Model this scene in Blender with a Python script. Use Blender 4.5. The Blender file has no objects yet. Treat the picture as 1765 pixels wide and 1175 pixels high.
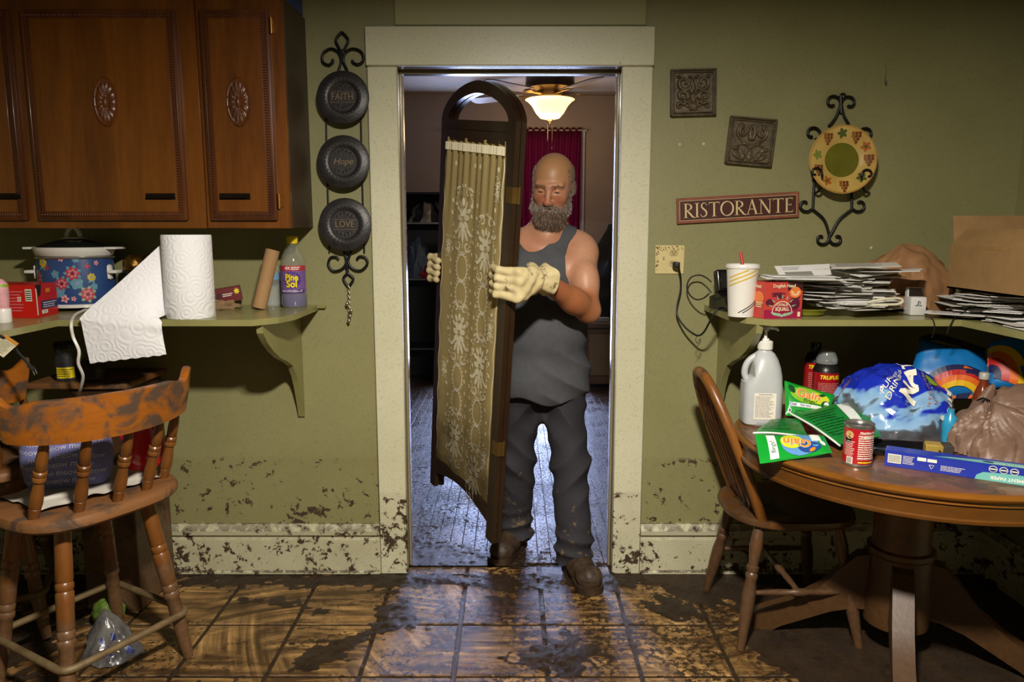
import bpy, bmesh, math, random
import numpy as np
from mathutils import Vector, Matrix, noise as mnoise
random.seed(7); RNG = np.random.RandomState(7)
scene = bpy.context.scene
COL = scene.collection
PI = math.pi
# ------------------------------------------------------------------ camera, world, lights, exposure
CAM_H, FPX, PITCH = 1.425, 1280.0, math.radians(8.53)
cam_d = bpy.data.cameras.new('camera'); cam = bpy.data.objects.new('camera', cam_d); COL.objects.link(cam)
cam.location = (0, 0, CAM_H); cam.rotation_euler = (PI/2 - PITCH, 0, 0)
cam_d.sensor_width = 36.0; cam_d.lens = 36.0*FPX/1765.0; cam_d.clip_start = 0.05
scene.camera = cam
world = bpy.data.worlds.new('world'); scene.world = world; world.use_nodes = True
world.node_tree.nodes['Background'].inputs[0].default_value = (0.62, 0.74, 1.0, 1)
world.node_tree.nodes['Background'].inputs[1].default_value = 0.02
def light(name, typ, loc, energy, color, size=0.3, rot=(0,0,0), size_y=None, spread=None):
    d = bpy.data.lights.new(name, typ); d.energy = energy; d.color = color
    if typ == 'AREA':
        d.size = size; d.shape = 'DISK'
        if size_y: d.shape = 'RECTANGLE'; d.size_y = size_y
        if spread: d.spread = spread
    else: d.shadow_soft_size = size
    o = bpy.data.objects.new(name, d); o.location = loc; o.rotation_euler = rot; COL.objects.link(o); return o
light('kitchen_ceiling_lamp', 'AREA', (0.10, 0.60, 2.32), 155, (1.0, 0.93, 0.82), 0.20)
scene.view_settings.view_transform = 'Standard'; scene.view_settings.look = 'None'
scene.cycles.max_bounces = 8; scene.cycles.transparent_max_bounces = 6
scene.view_settings.exposure = 0.0; scene.view_settings.gamma = 1.0
try: scene.view_settings.use_curve_mapping = False
except Exception: pass
# ------------------------------------------------------------------ helpers
_cp, _sp = math.cos(PITCH), math.sin(PITCH)
def ray(px, py):
    a, b = (px-882.5)/FPX, -(py-587.5)/FPX
    return Vector((a, _cp + b*_sp, -_sp + b*_cp))
CO = Vector((0, 0, CAM_H))
def atY(px, py, Y): r = ray(px, py); return CO + r*(Y/r.y)
def atZ(px, py, z): r = ray(px, py); return CO + r*((z-CAM_H)/r.z)
def mpp(Y, z=1.2): return (Y*_cp + (CAM_H-z)*_sp)/FPX          # metres per pixel
def lin(c):
    if isinstance(c, str):
        c = c.lstrip('#'); c = [int(c[i:i+2], 16)/255 for i in (0, 2, 4)]
    return tuple(((x/12.92) if x <= 0.04045 else ((x+0.055)/1.055)**2.4) for x in c) + (1.0,)
class NT:
    def __init__(s, name):
        s.m = bpy.data.materials.new(name); s.m.use_nodes = True; s.t = s.m.node_tree
        s.b = s.t.nodes['Principled BSDF']; s._pos = None
    def n(s, typ, **kw):
        x = s.t.nodes.new(typ)
        for k, v in kw.items():
            if hasattr(x, k): setattr(x, k, v)
        return x
    def l(s, a, b): s.t.links.new(a, b)
    def setp(s, **kw):
        for k, v in kw.items():
            i = s.b.inputs[k.replace('_', ' ')]
            if hasattr(v, 'links'): s.l(v, i)
            else: i.default_value = v
    def coords(s, space='obj', scale=(1,1,1), rot=(0,0,0)):
        if space == 'world': src = s.n('ShaderNodeNewGeometry').outputs['Position']
        else: src = s.n('ShaderNodeTexCoord').outputs['Object']
        mp = s.n('ShaderNodeMapping'); mp.inputs['Scale'].default_value = scale; mp.inputs['Rotation'].default_value = rot
        s.l(src, mp.inputs['Vector']); return mp.outputs[0]
    def noise(s, co, scale, detail=4, rough=0.55, dist=0.0):
        x = s.n('ShaderNodeTexNoise'); x.inputs['Scale'].default_value = scale; x.inputs['Detail'].default_value = detail
        x.inputs['Roughness'].default_value = rough; x.inputs['Distortion'].default_value = dist
        if co is not None: s.l(co, x.inputs['Vector'])
        return x.outputs['Fac']
    def ramp(s, fac, stops, interp='LINEAR'):
        x = s.n('ShaderNodeValToRGB'); e = x.color_ramp; e.interpolation = interp
        while len(e.elements) < len(stops): e.elements.new(0.5)
        for el, (p, c) in zip(e.elements, stops):
            el.position = p; el.color = c if not isinstance(c, (int, float)) else (c, c, c, 1)
        s.l(fac, x.inputs[0]); return x.outputs[0]
    def mix(s, fac, a, b, blend='MIX'):
        x = s.n('ShaderNodeMix', data_type='RGBA', blend_type=blend)
        for v, i in ((fac, 0), (a, 6), (b, 7)):
            if hasattr(v, 'links'): s.l(v, x.inputs[i])
            else: x.inputs[i].default_value = v
        return x.outputs[2]
    def math(s, op, a, b=0.0, clamp=False):
        x = s.n('ShaderNodeMath', operation=op, use_clamp=clamp)
        for v, i in ((a, 0), (b, 1)):
            if hasattr(v, 'links'): s.l(v, x.inputs[i])
            else: x.inputs[i].default_value = v
        return x.outputs[0]
    def z(s):
        x = s.n('ShaderNodeSeparateXYZ'); s.l(s.n('ShaderNodeNewGeometry').outputs['Position'], x.inputs[0]); return x.outputs
    def mrange(s, v, a, b, c=0.0, d=1.0):
        x = s.n('ShaderNodeMapRange'); s.l(v, x.inputs[0])
        for i, q in enumerate((a, b, c, d)): x.inputs[i+1].default_value = q
        return x.outputs[0]
    def bump(s, h, strength=0.3, dist=0.01):
        x = s.n('ShaderNodeBump'); x.inputs['Strength'].default_value = strength; x.inputs['Distance'].default_value = dist
        s.l(h, x.inputs['Height']); s.l(x.outputs[0], s.b.inputs['Normal']); return x
MATS = {}
def mat(name, c, rough=0.5, metal=0.0, var=0.12, vs=18, bump=0.0, bs=60, spec=0.5, c2=None, emit=None, alpha=None,
        trans=0.0, sss=0.0, coat=0.0, ior=None, space='obj', mud=0.0):
    if name in MATS: return MATS[name]
    s = NT(name); c = lin(c)
    co = s.coords(space)
    if c2 is None: c2 = tuple(max(0, x*(1-var*2)) for x in c[:3]) + (1,)
    else: c2 = lin(c2)
    col = s.mix(s.ramp(s.noise(co, vs, 5), [(0.3, 0.0), (0.72, 1.0)]), c, c2)
    if mud:
        k = s.ramp(s.noise(s.coords('world'), 22, 6, 0.65), [(0.60-0.25*mud, 0.0), (0.64-0.2*mud, 1.0)])
        col = s.mix(k, col, lin('#3d2a18'))
    s.setp(Base_Color=col, Roughness=rough, Metallic=metal)
    s.b.inputs['Specular IOR Level'].default_value = spec
    if bump: s.bump(s.noise(co, bs, 6), bump, 0.004)
    if trans: s.setp(Transmission_Weight=trans)
    if ior: s.setp(IOR=ior)
    if sss: s.setp(Subsurface_Weight=sss, Subsurface_Radius=(0.012, 0.005, 0.003))
    if coat: s.setp(Coat_Weight=coat, Coat_Roughness=0.1)
    if alpha is not None: s.setp(Alpha=alpha)
    if emit: s.setp(Emission_Color=lin(emit[0]), Emission_Strength=emit[1])
    MATS[name] = s.m; return s.m
def wood(name, c1, c2, axis='z', scale=6.0, rough=0.4, mud=None, grime=0.0, coat=0.0, contrast=1.0, fine=70, mudc=('#3a281a', '#7a5c40')):
    if name in MATS: return MATS[name]
    s = NT(name)
    st = {'x': (0.12, 1, 1), 'y': (1, 0.12, 1), 'z': (1, 1, 0.12)}[axis]
    co = s.coords('obj', st)
    big = s.noise(co, scale, 3, 0.5, 0.8*contrast); fin = s.noise(co, fine, 4, 0.6)
    f = s.math('ADD', s.math('MULTIPLY', big, 0.7), s.math('MULTIPLY', fin, 0.3))
    col = s.mix(s.ramp(f, [(0.36, 0.0), (0.64, 1.0)]), lin(c1), lin(c2))
    rg = rough
    if grime:
        g = s.ramp(s.noise(s.coords('obj'), 9, 6, 0.6, 0.6), [(0.62-grime*0.3, 0.0), (0.70-grime*0.25, 1.0)])
        col = s.mix(g, col, lin('#4a3524')); rg = s.mrange(g, 0, 1, rough, 0.8)
    if mud:
        z = s.z()[2]
        k = s.math('ADD', s.mrange(z, mud*0.35, mud, 1.0, 0.0), s.math('MULTIPLY', s.math('SUBTRACT', s.noise(s.coords('world'), 14, 6, 0.65), 0.5), 1.6))
        k = s.ramp(k, [(0.35, 0.0), (0.6, 0.85)])
        col = s.mix(k, col, s.mix(s.noise(s.coords('world'), 60, 4), lin(mudc[0]), lin(mudc[1])))
    s.setp(Base_Color=col, Roughness=rg)
    if coat: s.setp(Coat_Weight=coat, Coat_Roughness=0.15)
    s.bump(fin, 0.12, 0.003)
    MATS[name] = s.m; return s.m
class MB:
    """collects faces (with a current material) and builds ONE mesh object"""
    def __init__(s, m=None): s.v = []; s.f = []; s.fm = []; s.ms = []; s.cur = 0; s.use(m)
    def use(s, m):
        if m is None: return s
        if m not in s.ms: s.ms.append(m)
        s.cur = s.ms.index(m); return s
    def add(s, vs, fs, M=None):
        o = len(s.v)
        if M is not None: vs = [M @ Vector(p) for p in vs]
        s.v.extend([tuple(p) for p in vs]); s.f.extend([tuple(o+i for i in f) for f in fs]); s.fm.extend([s.cur]*len(fs)); return s
    def box(s, c, d, rot=None, bev=0.0, seg=1):
        bm = bmesh.new(); bmesh.ops.create_cube(bm, size=1.0)
        bmesh.ops.scale(bm, vec=d, verts=bm.verts)
        if bev: bmesh.ops.bevel(bm, geom=list(bm.edges), offset=min(bev, min(d)*0.49), segments=seg, affect='EDGES', profile=0.6)
        M = Matrix.Translation(c)
        if rot is not None: M = M @ (rot.to_4x4() if isinstance(rot, Matrix) else Matrix.Rotation(rot, 4, 'Z'))
        bm.verts.index_update()
        s.add([M @ v.co for v in bm.verts], [[v.index for v in f.verts] for f in bm.faces]); bm.free(); return s
    def box2(s, lo, hi, bev=0.0, seg=1):
        return s.box([(a+b)/2 for a, b in zip(lo, hi)], [abs(b-a) for a, b in zip(lo, hi)], None, bev, seg)
    def lathe(s, prof, c=(0,0,0), n=24, M=None, sx=1.0, sy=1.0, a0=0.0, a1=2*PI, caps=True):
        full = abs(a1-a0-2*PI) < 1e-6; vs = []; fs = []; k = n if full else n+1
        for r, z in prof:
            for i in range(k):
                a = a0+(a1-a0)*i/n
                vs.append((c[0]+r*math.sin(a)*sx, c[1]-r*math.cos(a)*sy, c[2]+z))
        for j in range(len(prof)-1):
            for i in range(n):
                i2 = (i+1) % k if full else i+1
                fs.append((j*k+i, j*k+i2, (j+1)*k+i2, (j+1)*k+i))
        if full and caps:
            if prof[0][0] > 1e-5: fs.append(tuple(range(k))[::-1])
            if prof[-1][0] > 1e-5: fs.append(tuple((len(prof)-1)*k+i for i in range(k)))
        return s.add(vs, fs, M)
    def tube(s, pts, r, n=8, closed=False, flat=None, cap=True):
        pts = [Vector(p) for p in pts]; m = len(pts)
        rs = list(r) if hasattr(r, '__len__') else [r]*m
        vs = []; fs = []; up = None
        for i, p in enumerate(pts):
            a = pts[(i-1) % m] if (closed or i > 0) else p; b = pts[(i+1) % m] if (closed or i < m-1) else p
            t = (b-a)
            t = t.normalized() if t.length > 1e-9 else Vector((0,0,1))
            if up is None: up = Vector((0,0,1)) if abs(t.z) < 0.9 else Vector((0,1,0))
            u = t.cross(up)
            if u.length < 1e-6: u = t.orthogonal()
            u.normalize(); w = u.cross(t).normalized(); up = w
            for k in range(n):
                q = 2*PI*k/n
                d = u*(math.cos(q)*rs[i]) + w*(math.sin(q)*rs[i])
                if flat is not None: d = d - Vector(flat)*(d.dot(Vector(flat))*0.6)
                vs.append(p+d)
        for i in range(m if closed else m-1):
            i2 = (i+1) % m
            for k in range(n):
                k2 = (k+1) % n; fs.append((i*n+k, i*n+k2, i2*n+k2, i2*n+k))
        if not closed and cap:
            fs.append(tuple(range(n))[::-1]); fs.append(tuple((m-1)*n+k for k in range(n)))
        return s.add(vs, fs)
    def prism(s, poly, t, fr):
        """2-D polygon -> slab; fr(u,v,w) maps to 3-D, w from 0 to t"""
        n = len(poly); vs = [fr(u, v, 0) for u, v in poly] + [fr(u, v, t) for u, v in poly]
        fs = [tuple(range(n))[::-1], tuple(range(n, 2*n))] + [(i, (i+1) % n, n+(i+1) % n, n+i) for i in range(n)]
        return s.add(vs, fs)
    def poly(s, poly, fr, w=0.0): return s.add([fr(u, v, w) for u, v in poly], [tuple(range(len(poly)))])
    def rect(s, u0, v0, u1, v1, fr, w=0.0, nu=1, nv=1):
        vs = [fr(u0+(u1-u0)*i/nu, v0+(v1-v0)*j/nv, w) for j in range(nv+1) for i in range(nu+1)]
        return s.add(vs, [(j*(nu+1)+i, j*(nu+1)+i+1, (j+1)*(nu+1)+i+1, (j+1)*(nu+1)+i) for j in range(nv) for i in range(nu)])
    def ell(s, u, v, a, b, fr, w=0.0, n=16, rot=0.0):
        c, d = math.cos(rot), math.sin(rot)
        return s.poly([(u+a*math.cos(q)*c-b*math.sin(q)*d, v+a*math.cos(q)*d+b*math.sin(q)*c) for q in [2*PI*i/n for i in range(n)]], fr, w)
    def ribbon(s, pts, wd, fr, w=0.0, closed=False):
        P2 = [Vector((p[0], p[1])) for p in pts]; m = len(P2); vs = []; ws = wd if hasattr(wd, '__len__') else [wd]*m
        for i, p in enumerate(P2):
            a = P2[(i-1) % m] if (closed or i > 0) else p; b = P2[(i+1) % m] if (closed or i < m-1) else p
            t = (b-a); t = t.normalized() if t.length > 1e-9 else Vector((1, 0)); q = Vector((-t.y, t.x))*ws[i]*0.5
            vs += [fr(p.x-q.x, p.y-q.y, w), fr(p.x+q.x, p.y+q.y, w)]
        return s.add(vs, [(2*i, 2*((i+1) % m), 2*((i+1) % m)+1, 2*i+1) for i in range(m if closed else m-1)])
    def grid(s, fn, nu, nv, cu=False, cv=False):
        ku, kv = (nu if cu else nu+1), (nv if cv else nv+1)
        vs = [fn(i/nu, j/nv) for j in range(kv) for i in range(ku)]
        fs = [(j*ku+i, j*ku+(i+1) % ku, ((j+1) % kv)*ku+(i+1) % ku, ((j+1) % kv)*ku+i) for j in range(nv) for i in range(nu)]
        return s.add(vs, fs)
    def text(s, body, size, fr, u=0.0, v=0.0, w=0.0, align='CENTER', bold=0.0, shear=0.0, sx=1.0, rot=0.0, extr=0.0, sub=0.0):
        cu = bpy.data.curves.new('t', 'FONT'); cu.body = body; cu.size = size; cu.align_x = align; cu.align_y = 'CENTER'
        cu.offset = bold*size; cu.shear = shear; cu.resolution_u = 3; cu.extrude = extr
        ob = bpy.data.objects.new('t', cu); me = bpy.data.meshes.new_from_object(ob)
        if sub:
            bm = bmesh.new(); bm.from_mesh(me)
            for _ in range(4):
                bmesh.ops.triangulate(bm, faces=bm.faces); es = [e for e in bm.edges if e.calc_length() > sub]
                if not es: break
                bmesh.ops.subdivide_edges(bm, edges=es, cuts=1)
            bmesh.ops.triangulate(bm, faces=bm.faces); bm.to_mesh(me); bm.free()
        c, d = math.cos(rot), math.sin(rot); vs = []
        for q in me.vertices:
            x, y = q.co.x*sx, q.co.y; vs.append(fr(u+x*c-y*d, v+x*d+y*c, w+q.co.z))
        s.add(vs, [tuple(p.vertices) for p in me.polygons])
        bpy.data.meshes.remove(me); bpy.data.objects.remove(ob); bpy.data.curves.remove(cu); return s
    def lines(s, u0, v0, u1, v1, n, fr, w=0.0, th=0.45, ragged=0.25, rs=1):
        r = random.Random(rs); h = (v1-v0)/n
        for i in range(n):
            y = v1-(i+0.5)*h; e = u1-(u1-u0)*ragged*r.random(); x = u0
            while x < e-1e-4:
                x2 = min(e, x+(u1-u0)*r.uniform(0.08, 0.3)); s.rect(x, y-h*th/2, x2, y+h*th/2, fr, w, max(1, int(abs(x2-x)/0.008))); x = x2+(u1-u0)*0.02
        return s
    def mesh(s, name, smooth=40):
        me = bpy.data.meshes.new(name); me.from_pydata(s.v, [], s.f)
        for m in s.ms: me.materials.append(m)
        if len(s.ms) > 1: me.polygons.foreach_set('material_index', s.fm)
        if smooth:
            me.polygons.foreach_set('use_smooth', [True]*len(me.polygons))
            try: me.set_sharp_from_angle(angle=math.radians(smooth))
            except Exception: pass
        me.update(); return me
def plane(o, ex, ey, off=0.0):
    o, ex, ey = Vector(o), Vector(ex).normalized(), Vector(ey).normalized(); n = ex.cross(ey)
    return lambda u, v, w=0.0: o + ex*u + ey*v + n*(w+off)
def front(x, y, z, off=0.0): return plane((x, y, z), (1, 0, 0), (0, 0, 1), off)      # faces -Y
def cyl(c, R, a0=0.0, off=0.0):
    Rf = R if callable(R) else (lambda v: R)
    def f(u, v, w=0.0):
        r = Rf(v); a = a0+u/r; r += w+off
        return Vector((c[0]+r*math.sin(a), c[1]-r*math.cos(a), c[2]+v))
    return f
def _link(o, parent):
    COL.objects.link(o)
    if parent is not None: o.parent = parent
    return o
def tag(o, label=None, cat=None, group=None, kind=None):
    for k, v in (('label', label), ('category', cat), ('group', group), ('kind', kind)):
        if v: o[k] = v
    return o
ORG = {}
def thing(name, label, cat, loc=(0,0,0), rot=(0,0,0), group=None):
    o = bpy.data.objects.new(name, None); o.location = loc; o.rotation_euler = rot if hasattr(rot, '__len__') else (0, 0, rot)
    o.empty_display_size = 0.05; COL.objects.link(o); ORG[o.name] = Vector(loc); return tag(o, label, cat, group)
def part(name, mb, parent, m=None, smooth=40, world=False, label=None, kind=None):
    if m is not None: mb.ms = [m]; mb.fm = [0]*len(mb.f)
    if world:
        r = parent
        while r.parent: r = r.parent
        L = ORG[r.name]; mb.v = [(p[0]-L.x, p[1]-L.y, p[2]-L.z) for p in mb.v]
    o = bpy.data.objects.new(name, mb.mesh(name, smooth)); _link(o, parent); return tag(o, label, None, None, kind)
def solo(name, mb, label, cat, m=None, smooth=40, group=None, kind=None, loc=None):
    """a thing that is one mesh, vertices given in world space; origin moved to its base"""
    if m is not None: mb.ms = [m]; mb.fm = [0]*len(mb.f)
    a = np.array(mb.v); L = loc or (float(a[:,0].mean()), float(a[:,1].mean()), float(a[:,2].min()))
    mb.v = [(p[0]-L[0], p[1]-L[1], p[2]-L[2]) for p in mb.v]
    o = bpy.data.objects.new(name, mb.mesh(name, smooth)); o.location = L; ORG[o.name] = Vector(L); COL.objects.link(o)
    return tag(o, label, cat, group, kind)
def struct(name, mb, m=None, smooth=40, parent=None):
    if m is not None: mb.ms = [m]; mb.fm = [0]*len(mb.f)
    o = bpy.data.objects.new(name, mb.mesh(name, smooth)); _link(o, parent); ORG.setdefault(o.name, Vector((0,0,0)))
    if parent is None: o['kind'] = 'structure'
    return o
def dup(root, loc=None, rot=None, label=None, group=None):
    r = root.copy(); COL.objects.link(r)
    if loc is not None: r.location = loc
    if rot is not None: r.rotation_euler = rot if hasattr(rot, '__len__') else (0, 0, rot)
    if label: r['label'] = label
    if group: r['group'] = group
    for ch in list(root.children):
        c = ch.copy(); COL.objects.link(c); c.parent = r
        for g in ch.children: d = g.copy(); COL.objects.link(d); d.parent = c
    return r
def catmull(pts, n=8, closed=False):
    P = [Vector(p) for p in pts]; m = len(P); out = []
    for i in range(m if closed else m-1):
        if closed: a, b, c, d = P[(i-1) % m], P[i], P[(i+1) % m], P[(i+2) % m]
        else: a, b, c, d = P[max(i-1, 0)], P[i], P[i+1], P[min(i+2, m-1)]
        for k in range(n):
            t = k/n; out.append(0.5*((2*b)+(c-a)*t+(2*a-5*b+4*c-d)*t*t+(3*b-a-3*c+d)*t**3))
    if not closed: out.append(P[-1])
    return out
def spiral(cx, cy, r0, r1, a0, a1, n=20):
    return [(cx+(r0+(r1-r0)*i/n)*math.cos(a0+(a1-a0)*i/n), cy+(r0+(r1-r0)*i/n)*math.sin(a0+(a1-a0)*i/n)) for i in range(n+1)]
def crumple(p, amp, sc, seed=0.0):
    q = Vector(p)*sc + Vector((seed, seed*1.7, seed*0.3))
    a = mnoise.noise_vector(q); b = mnoise.noise_vector(q*2.3)
    return Vector(p) + (a + b*0.5)*amp
def ridged(p, sc, seed=0.0):
    q = Vector(p)*sc + Vector((seed, -seed, seed*0.5)); return (1-abs(mnoise.noise(q))*2) + 0.5*(1-abs(mnoise.noise(q*2.1))*2)
# --- signed-distance modelling on a (possibly uneven) grid, meshed with surface nets
class SDF:
    def __init__(s, xs, ys, zs, far=0.12):
        s.x, s.y, s.z = [np.asarray(a, np.float32) for a in (xs, ys, zs)]; s.far = far
        s.d = np.full((len(s.x), len(s.y), len(s.z)), far, np.float32)
    def _blk(s, lo, hi):
        sl = []
        for a, l, h in zip((s.x, s.y, s.z), lo, hi):
            i, j = int(np.searchsorted(a, l)), int(np.searchsorted(a, h)); sl.append(slice(max(i-1, 0), min(j+1, len(a))))
        return tuple(sl), s.x[sl[0]][:, None, None], s.y[sl[1]][None, :, None], s.z[sl[2]][None, None, :]
    def _app(s, sl, d, k, op):
        a = s.d[sl]
        if op == 'sub': d = -d
        if k > 0:
            h = np.maximum(k-np.abs(a-d), 0)/k
            r = np.minimum(a, d)-h*h*k/4 if op == 'add' else np.maximum(a, d)+h*h*k/4
        else: r = np.minimum(a, d) if op == 'add' else np.maximum(a, d)
        s.d[sl] = r
    def cone(s, a, b, ra, rb, k=0.02, op='add'):
        a, b = np.array(a, np.float32), np.array(b, np.float32); m = max(ra, rb)+s.far*0.6
        sl, X, Y, Z = s._blk(np.minimum(a, b)-m, np.maximum(a, b)+m); ab = b-a; L = float(ab@ab)+1e-9
        t = np.clip(((X-a[0])*ab[0]+(Y-a[1])*ab[1]+(Z-a[2])*ab[2])/L, 0, 1)
        d = np.sqrt((X-a[0]-t*ab[0])**2+(Y-a[1]-t*ab[1])**2+(Z-a[2]-t*ab[2])**2)-(ra+(rb-ra)*t)
        s._app(sl, d.astype(np.float32), k, op); return s
    def ell(s, c, r, k=0.02, op='add', R=None):
        m = max(r)+s.far*0.6; sl, X, Y, Z = s._blk(np.array(c)-m, np.array(c)+m)
        x, y, z = X-c[0], Y-c[1], Z-c[2]
        if R is not None:
            x, y, z = (R[0][0]*x+R[1][0]*y+R[2][0]*z, R[0][1]*x+R[1][1]*y+R[2][1]*z, R[0][2]*x+R[1][2]*y+R[2][2]*z)
        q0 = np.sqrt((x/r[0])**2+(y/r[1])**2+(z/r[2])**2); q1 = np.sqrt((x/r[0]**2)**2+(y/r[1]**2)**2+(z/r[2]**2)**2)+1e-6
        s._app(sl, (q0*(q0-1)/q1).astype(np.float32), k, op); return s
    def cut(s, fn, op='max'):
        X, Y, Z = s.x[:, None, None], s.y[None, :, None], s.z[None, None, :]; v = fn(X, Y, Z)
        s.d = (np.maximum(s.d, v) if op == 'max' else s.d+v).astype(np.float32); return s
    def mesh(s):
        d = s.d; x, y, z = s.x, s.y, s.z; nx, ny, nz = d.shape; ins = d < 0
        c = np.zeros((nx-1, ny-1, nz-1), np.int8)
        for i in (0, 1):
            for j in (0, 1):
                for k in (0, 1): c += ins[i:nx-1+i, j:ny-1+j, k:nz-1+k]
        act = np.argwhere((c > 0) & (c < 8)); idx = np.full(c.shape, -1, np.int64); idx[tuple(act.T)] = np.arange(len(act))
        P = np.zeros((len(act), 3)); n = np.zeros(len(act)); I, J, K = act.T
        cs = [(i, j, k) for i in (0, 1) for j in (0, 1) for k in (0, 1)]
        for p in cs:
            for ax in range(3):
                if p[ax]: continue
                q = list(p); q[ax] = 1
                da = d[I+p[0], J+p[1], K+p[2]]; db = d[I+q[0], J+q[1], K+q[2]]; m = (da < 0) != (db < 0)
                t = np.where(m, da/np.where(np.abs(da-db) < 1e-9, 1, da-db), 0)
                pa = np.stack([x[I+p[0]], y[J+p[1]], z[K+p[2]]], 1); pb = np.stack([x[I+q[0]], y[J+q[1]], z[K+q[2]]], 1)
                P += np.where(m[:, None], pa+(pb-pa)*t[:, None], 0); n += m
        P /= n[:, None]; F = []
        for ax in range(3):
            a = [slice(None)]*3; b = [slice(None)]*3; a[ax] = slice(0, -1); b[ax] = slice(1, None)
            A = ins[tuple(a)]; B = ins[tuple(b)]; e = np.argwhere(A != B); o1, o2 = [(1, 2), (2, 0), (0, 1)][ax]
            lim = list(c.shape)
            e = e[(e[:, o1] > 0) & (e[:, o2] > 0) & (e[:, o1] < lim[o1]) & (e[:, o2] < lim[o2])]
            def cell(u, v):
                q = e.copy(); q[:, o1] -= u; q[:, o2] -= v; return idx[tuple(q.T)]
            f = np.stack([cell(1, 1), cell(0, 1), cell(0, 0), cell(1, 0)], 1)
            flip = ~A[tuple(e.T)]; f[flip] = f[flip][:, ::-1]; F.append(f)
        return P, np.concatenate(F)
def uneven(lo, hi, h, fine=None, hf=0.0025):
    if fine is None: return np.arange(lo, hi+h, h)
    return np.concatenate([np.arange(lo, fine[0], h), np.arange(fine[0], fine[1], hf), np.arange(fine[1], hi+h, h)])
def sdf_mb(P, F, m=None):
    mb = MB(m); mb.v = [tuple(p) for p in P.tolist()]; mb.f = [tuple(f) for f in F.tolist()]; mb.fm = [0]*len(mb.f); return mb
def waves(X, Y, Z, amp, fr, seed, n=5):
    r = np.random.RandomState(seed); out = 0
    for i in range(n):
        k = r.normal(size=3); k /= np.linalg.norm(k); out = out+np.sin((X*k[0]+Y*k[1]+Z*k[2])*fr*r.uniform(0.6, 1.6)+r.uniform(0, 6))
    return amp*out/math.sqrt(n)
# ------------------------------------------------------------------ the setting
YW, YW2 = 2.95, 3.11            # kitchen side and far side of the doorway wall
XL, XR = -2.30, 1.97            # kitchen side walls
DL, DR, DT = -0.439, 0.420, 2.035   # door opening
ZC = 2.70
YF = 7.25                       # far wall of the back room
def wall_paint(name, c1, c2, flood=0.50, dens=0.0, rough=0.55, sp=1.0):
    s = NT(name); co = s.coords('world')
    col = s.mix(s.ramp(s.noise(co, 2.2, 5), [(0.3, 0.0), (0.7, 1.0)]), lin(c1), lin(c2))
    col = s.mix(s.math('MULTIPLY', s.ramp(s.noise(co, 130, 2), [(0.55, 0.0), (0.75, 1.0)]), 0.25), col, lin('#4b4a2c'))
    z = s.z()[2]
    # dried mud flakes below the flood line
    thr = s.mrange(z, 0.0, flood, 0.09+dens, 0.02+dens)
    line = s.math('MULTIPLY', s.math('SUBTRACT', 1.0, s.math('ABSOLUTE', s.math('MULTIPLY', s.math('SUBTRACT', z, flood-0.02), 25.0)), True), 0.05)
    n1 = s.noise(co, 24*sp, 7, 0.68, 0.4); n2 = s.noise(co, 5, 3)
    lv = s.math('ADD', s.math('ADD', s.math('ADD', n1, thr), line), s.math('MULTIPLY', s.math('SUBTRACT', n2, 0.5), 0.35))
    gate = s.mrange(s.math('ADD', z, s.math('MULTIPLY', n2, 0.03)), flood, flood+0.02, 1.0, 0.0)
    k = s.math('MULTIPLY', s.ramp(lv, [(0.645, 0.0), (0.665, 1.0)]), gate)
    film = s.math('MULTIPLY', gate, s.math('MULTIPLY', s.noise(co, 9, 5), 0.30))
    nz = s.n('ShaderNodeSeparateXYZ'); s.l(s.n('ShaderNodeNewGeometry').outputs['Normal'], nz.inputs[0])
    k = s.math('MAXIMUM', k, s.math('MULTIPLY', s.math('MULTIPLY', s.mrange(nz.outputs[2], 0.35, 0.7), gate), s.ramp(n1, [(0.40, 0.0), (0.5, 0.85)])))
    col = s.mix(film, col, lin('#6b5c34')); col = s.mix(k, col, s.mix(s.noise(co, 70, 3), lin('#2a1c0e'), lin('#4a3620')))
    # a few scuffs and specks higher up
    sc = s.ramp(s.noise(co, 34, 3, 0.5), [(0.775, 0.0), (0.79, 0.6)]); col = s.mix(sc, col, lin('#5d5a3a'))
    s.setp(Base_Color=col, Roughness=s.mrange(k, 0, 1, rough, 0.75))
    s.bump(s.math('ADD', s.math('MULTIPLY', s.noise(co, 90, 3), 0.35), k), 0.25, 0.004); return s.m
M_WALL = wall_paint('olive_wall_paint', '#908c61', '#858156', 0.50, 0.012, 0.48)
M_TRIM = wall_paint('cream_trim_paint', '#d3cfb2', '#c6c2a2', 0.36, 0.02, 0.38, 1.2)
M_BASE = wall_paint('muddy_baseboard_paint', '#cbc6a8', '#b6b190', 0.60, 0.0, 0.42, 1.1)
M_PANEL = mat('overdoor_panel_paint', '#a4a073', 0.5, var=0.05, vs=5, space='world')
M_SHELF = mat('olive_shelf_paint', '#8f8a57', 0.30, var=0.10, vs=9, bump=0.08, bs=60, coat=0.15)
M_JAMB = mat('glossy_jamb_paint', '#8f8468', 0.22, var=0.1, vs=6, bump=0.05, bs=30, coat=0.4)
M_CEIL = mat('ceiling_paint', '#8f8a78', 0.8, space='world')
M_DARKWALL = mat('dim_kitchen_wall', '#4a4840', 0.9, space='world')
M_BACKWALL = mat('mauve_back_room_paint', '#8f8078', 0.7, var=0.06, vs=3, space='world')
def wall_back():
    mb = MB()
    def slab(x0, x1, z0, z1): mb.box2((x0, YW, z0), (x1, YW2, z1))
    slab(XL-0.1, DL-0.02, 0, ZC); slab(DR+0.02, XR+0.1, 0, ZC); slab(DL-0.02, DR+0.02, DT+0.02, ZC)
    return struct('wall_back', mb, M_WALL)
wall_back()
struct('wall_left', MB().box2((XL-0.1, -1.6, 0), (XL, YW, ZC)), M_WALL)
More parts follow.
